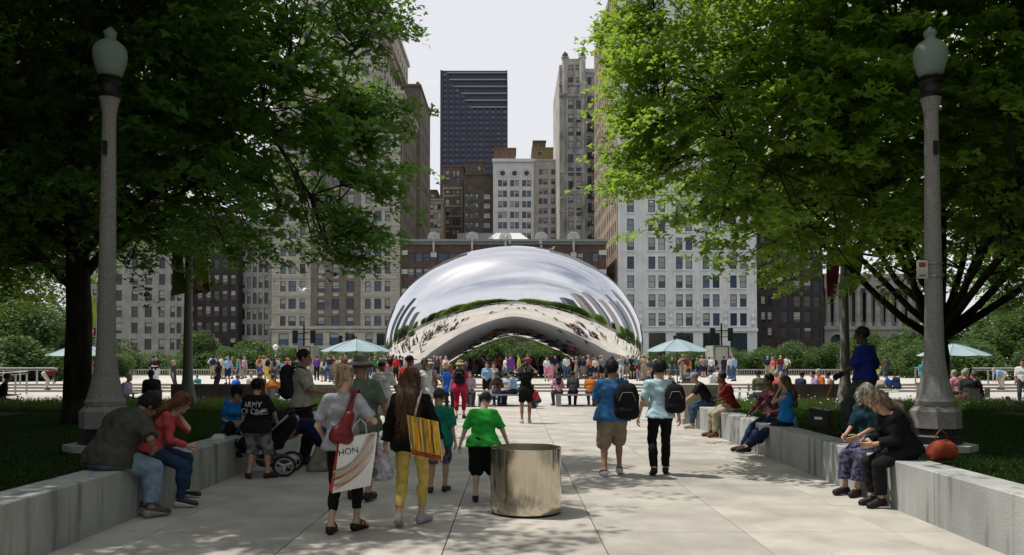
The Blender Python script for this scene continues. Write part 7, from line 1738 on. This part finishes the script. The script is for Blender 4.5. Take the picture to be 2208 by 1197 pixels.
for kind, px, D, z, rz, tp, bt, sk, hr, h, where, _ in mid:
    who = 'woman' if 'woman' in kind else ('child' if h < 1.55 else 'visitor')
    far(kind, px, D, z, RD(rz), f'{who} in {tp} {where}'.replace('  ', ' '), COL[tp], COL[bt], sk, HAIRC[hr], h)
    if kind in ('sit', 'sit_woman') and z == 0 and not (30 < D < 31.3): chair(ax(px, D), D, RD(rz), f'dark metal chair under the {who} in {tp} {where}')
# plaza crowd: (kind, px, foot y, top, bottom, hair, height)
rc = random.Random(4)
crowd = [
 ('shorts', 492, 828, 'sky blue', 'navy', 'teal_cap', 1.66), ('woman_shorts', 513, 822, 'teal', 'denim', 'blonde', 1.5), ('stand', 527, 815, 'lilac', 'grey', 'blonde', 1.72), ('woman', 560, 819, 'peach', 'denim', 'red', 1.74), ('walk', 577, 824, 'black', 'yellow', 'dark', 1.70), ('shorts', 568, 816, 'white', 'cream', 'blonde', 1.76),
 ('woman', 591, 827, 'grey', 'charcoal', 'black', 1.55), ('shorts', 622, 814, 'peach', 'white', 'blonde', 1.6), ('hips', 662, 818, 'blue', 'white', 'black', 1.70), ('stand', 683, 820, 'purple', 'black', 'dark', 1.72), ('woman_shorts', 698, 823, 'white', 'denim', 'brown', 1.55), ('walk', 708, 822, 'navy', 'denim', 'black', 1.74),
 ('bend', 715, 824, 'charcoal', 'denim', 'brown', 1.6), ('stand', 722, 817, 'white', 'tan', 'dark', 1.7), ('woman', 735, 815, 'peach', 'white', 'blonde', 1.7), ('cross', 748, 815, 'coral', 'charcoal', 'brown', 1.72), ('photo', 757, 818, 'cream', 'denim', 'dark', 1.70), ('stand', 809, 813, 'green', 'charcoal', 'blonde', 1.78),
 ('woman', 797, 818, 'tan', 'denim', 'dark', 1.62), ('stand', 838, 817, 'maroon', 'black', 'dark', 1.74), ('shorts', 846, 819, 'grey', 'khaki', 'black', 1.72), ('woman', 854, 822, 'red', 'black', 'dark', 1.7), ('stand', 862, 820, 'navy', 'khaki', 'black', 1.74), ('photo', 868, 816, 'white', 'denim', 'black', 1.7), ('walk', 875, 819, 'peach', 'grey', 'brown', 1.64),
 ('shorts', 848, 811, 'white', 'navy', 'dark', 1.7), ('stand', 858, 811, 'black', 'black', 'black', 1.76), ('stand', 936, 819, 'black', 'black', 'grey', 1.76), ('wide', 942, 820, 'charcoal', 'black', 'grey', 1.7), ('woman_shorts', 961, 820, 'white', 'tan', 'blonde', 1.72), ('wave', 1052, 820, 'black', 'charcoal', 'dark', 1.74),
 ('woman', 1092, 822, 'white', 'denim', 'dark', 1.70), ('stand', 1101, 832, 'purple', 'denim', 'brown', 1.78), ('stand', 1119, 822, 'lime', 'denim', 'brown', 1.82), ('photo', 1138, 823, 'maroon', 'charcoal', 'red', 1.80), ('woman_shorts', 1179, 822, 'white', 'pink', 'dark', 1.66), ('shorts', 1189, 820, 'pink', 'pink', 'dark', 1.2), ('stand', 1197, 816, 'navy', 'khaki', 'black', 1.86), ('stand', 1203, 813, 'black', 'black', 'black', 1.8),
 ('stand', 1221, 819, 'white', 'denim', 'black', 1.78), ('woman', 1212, 815, 'teal', 'charcoal', 'dark', 1.6), ('stand', 1251, 817, 'pink', 'white', 'dark', 1.68), ('shorts', 1267, 816, 'red', 'red', 'black', 1.3), ('stand', 1290, 817, 'sky blue', 'navy', 'brown', 1.72), ('stand', 1283, 812, 'maroon', 'navy', 'dark', 1.8), ('photo', 1322, 815, 'peach', 'khaki', 'black', 1.7), ('photo_long', 1340, 818, 'sky blue', 'white', 'blonde', 1.76),
 ('crouch', 1328, 820, 'white', 'charcoal', 'black', 1.7), ('skirt', 1364, 818, 'black', 'black', 'black', 1.78), ('crouch', 1378, 818, 'red', 'black', 'dark', 1.7), ('stand', 1398, 814, 'blue', 'denim', 'dark', 1.5), ('walk', 1416, 812, 'white', 'tan', 'dark', 1.78), ('woman', 1424, 813, 'maroon', 'brown', 'dark', 1.7), ('stand', 1449, 811, 'charcoal', 'denim', 'blonde', 1.68), ('woman', 1466, 812, 'pink', 'denim', 'black', 1.68), ('woman_shorts', 1472, 813, 'lilac', 'denim', 'blonde', 1.62),
 ('stand', 1482, 812, 'white', 'tan', 'blonde', 1.68), ('wide', 1493, 810, 'black', 'black', 'black', 1.80), ('stand', 1534, 815, 'white', 'denim', 'grey', 1.74), ('wide', 1541, 814, 'navy', 'denim', 'brown', 1.7), ('stand', 1561, 815, 'navy', 'navy', 'black', 1.74), ('stand', 1574, 817, 'white', 'denim', 'dark', 1.72), ('stand', 1583, 822, 'sky blue', 'denim', 'black', 1.76),
 ('hips', 1655, 816, 'navy', 'khaki', 'grey', 1.74), ('walk', 1696, 812, 'white', 'charcoal', 'black', 1.80), ('walk', 1893, 818, 'orange', 'lime', 'blonde', 1.3), ('stand', 1910, 814, 'olive', 'denim', 'brown', 1.78), ('walk', 1888, 812, 'navy', 'denim', 'blonde', 1.7), ('stand', 2, 818, 'coral', 'denim', 'red', 1.68)]
cnt = {}
WHO = {'woman': 'woman', 'woman_shorts': 'woman in shorts', 'skirt': 'long dressed woman', 'photo': 'photographing visitor', 'photo_long': 'photographing woman', 'bend': 'visitor bending over', 'crouch': 'crouching visitor', 'wave': 'arm stretching visitor', 'cross': 'folded arms visitor', 'hips': 'hands on hips visitor', 'walk': 'walking visitor', 'wide': 'heavy set visitor', 'shorts': 'visitor in shorts', 'stand': 'standing visitor'}
def place_word(px):
    for lim, wd in ((440, 'far left of the plaza'), (545, 'left part of the balustrade'), (605, 'balustrade past the army shirt'), (730, 'left stair housing'), (790, 'left parasol'), (880, 'left foot of the sculpture'), (1000, 'dark left leg of the sculpture'), (1160, 'middle of the arch'), (1260, 'right side of the arch'), (1350, 'dark right leg of the sculpture'), (1430, 'right foot of the sculpture'), (1520, 'right parasol'), (1620, 'beige stair housing'), (1760, 'right balustrade'), (3000, 'far right balustrade')):
        if px < lim: return wd
for kind, px, fy, tp, bt, hr, h in crowd:
    D = (HC_ - ZP) * 1750 / (fy - 777); hcol = HAIRC.get(hr, (.02, .25, .28)); sk = rc.choice(['light', 'light', 'tan', 'pale', 'brown'])
    lb = f'{WHO[kind]} wearing {tp} over {bt} near the {place_word(px)}'
    if lb in cnt: lb += ' further right'
    cnt[lb] = 1
    far(kind, px, D, ZP, RD(rc.choice([0, 10, -20, 30, 180, 160, 90, -90, 60])) if kind not in ('photo', 'photo_long') else RD(rc.uniform(-15, 15)), lb, COL[tp], COL[bt], sk, hcol, h, group='visitors on the plaza')
# the dense group standing in the shade under the arch
kinds = ['stand', 'shorts', 'woman', 'photo', 'hips', 'cross', 'woman_shorts', 'walk', 'wide', 'photo_long']
tops_ = ['black', 'charcoal', 'maroon', 'navy', 'red', 'brown', 'grey', 'cream', 'black', 'olive', 'teal', 'denim', 'navy', 'coral', 'tan']  # mostly dark tops, putting the shade of the arch into the clothes
k = 0; pxs = [1008 + i * 5.1 for i in range(58)]; rc.shuffle(pxs)
for px in pxs:
    D = rc.uniform(65, 74); kind = kinds[k % 10]; tp = tops_[(k * 7) % 15]; bt = ['black', 'denim', 'charcoal', 'khaki', 'navy', 'grey'][k % 6]
    if px > 1240: D = rc.uniform(58, 61)
    side = ['left end', 'left third', 'middle', 'right third', 'right end'][min(4, int((px - 1008) / 60))]
    lb = f'{WHO[kind]} wearing {tp} over {bt} under the {side} of the arch'
    if lb in cnt: lb = lb.replace('wearing', 'half hidden wearing')
    cnt[lb] = 1; lb = ' '.join(lb.split()[:16]) if len(lb.split()) > 16 else lb
    far(kind, px, D, ZP, RD(rc.choice([0, 180, 90, -90, 20, -30])), lb, COL[tp], COL[bt], rc.choice(['light', 'tan', 'brown']), HAIRC[rc.choice(['dark', 'black', 'brown', 'blonde'])], rc.uniform(1.6, 1.82), group='crowd in the shade under the arch'); k += 1
for i in range(16):   # loose second row left of the sculpture
    px = 640 + i * 13.5 + rc.uniform(-4, 4); fy = rc.uniform(810, 816); D = (HC_ - ZP) * 1750 / (fy - 777); kind = kinds[(i * 3) % 10]; tp = tops_[(i * 4 + 3) % 15]; bt = ['denim', 'black', 'khaki', 'white'][i % 4]
    lb = f'{WHO[kind]} wearing {tp} over {bt} far back near the {place_word(px)}'; 
    if px > 820: D = min(D, 58)
    far(kind, px, D, ZP, RD(rc.choice([0, 180, 90])), lb, COL[tp], COL[bt], rc.choice(['light', 'tan', 'pale']), HAIRC[rc.choice(['dark', 'blonde', 'brown'])], rc.uniform(1.5, 1.8), group='visitors on the plaza')
centres = [(rc.uniform(700, 1400), rc.uniform(54, 63)) for _ in range(17)] + [(rc.uniform(450, 700), rc.uniform(58, 70)) for _ in range(4)] + [(rc.uniform(1420, 1700), rc.uniform(58, 70)) for _ in range(4)]
i = 0
for cxp, cD in centres:
    for q in range(rc.choice([2, 3, 3, 4, 5])):
        px = cxp + rc.gauss(0, 9); D = cD + rc.gauss(0, .7); kind = rc.choice(kinds); tp = rc.choice(list(COL) if rc.random() < .4 else tops_); bt = rc.choice(['denim', 'black', 'khaki', 'white', 'navy', 'grey', 'charcoal', 'tan']); D = rc.uniform(65, 73) if 1000 < px < 1235 else max(50, min(D, 59.5 if 820 < px < 1400 else 71))
        lb = f'{WHO[kind]} in {tp} over {bt}, loosely grouped by the {place_word(px)}'
        if lb in cnt: continue
        cnt[lb] = 1; far(kind, px, D, ZP, RD(rc.uniform(0, 360) if rc.random() < .5 else rc.uniform(-30, 30)), lb, COL[tp], COL[bt], rc.choice(['light', 'tan', 'pale', 'brown']), HAIRC[rc.choice(['dark', 'blonde', 'brown', 'black', 'grey'])], rc.choice([1.35, 1.6, 1.66, 1.72, 1.78, 1.84]), group='visitors on the plaza')
# people on the plaza behind the camera side, mirrored small in the sculpture, are the visible ones above
print('crowd', time.time() - _t)

for o in sc.objects:
    l = o.get('label')
    if l:
        wl_ = l.split()
        while len(wl_) > 16 and 'the' in wl_: wl_.remove('the')
        while len(wl_) > 16 and 'a' in wl_: wl_.remove('a')
        o['label'] = ' '.join(wl_)
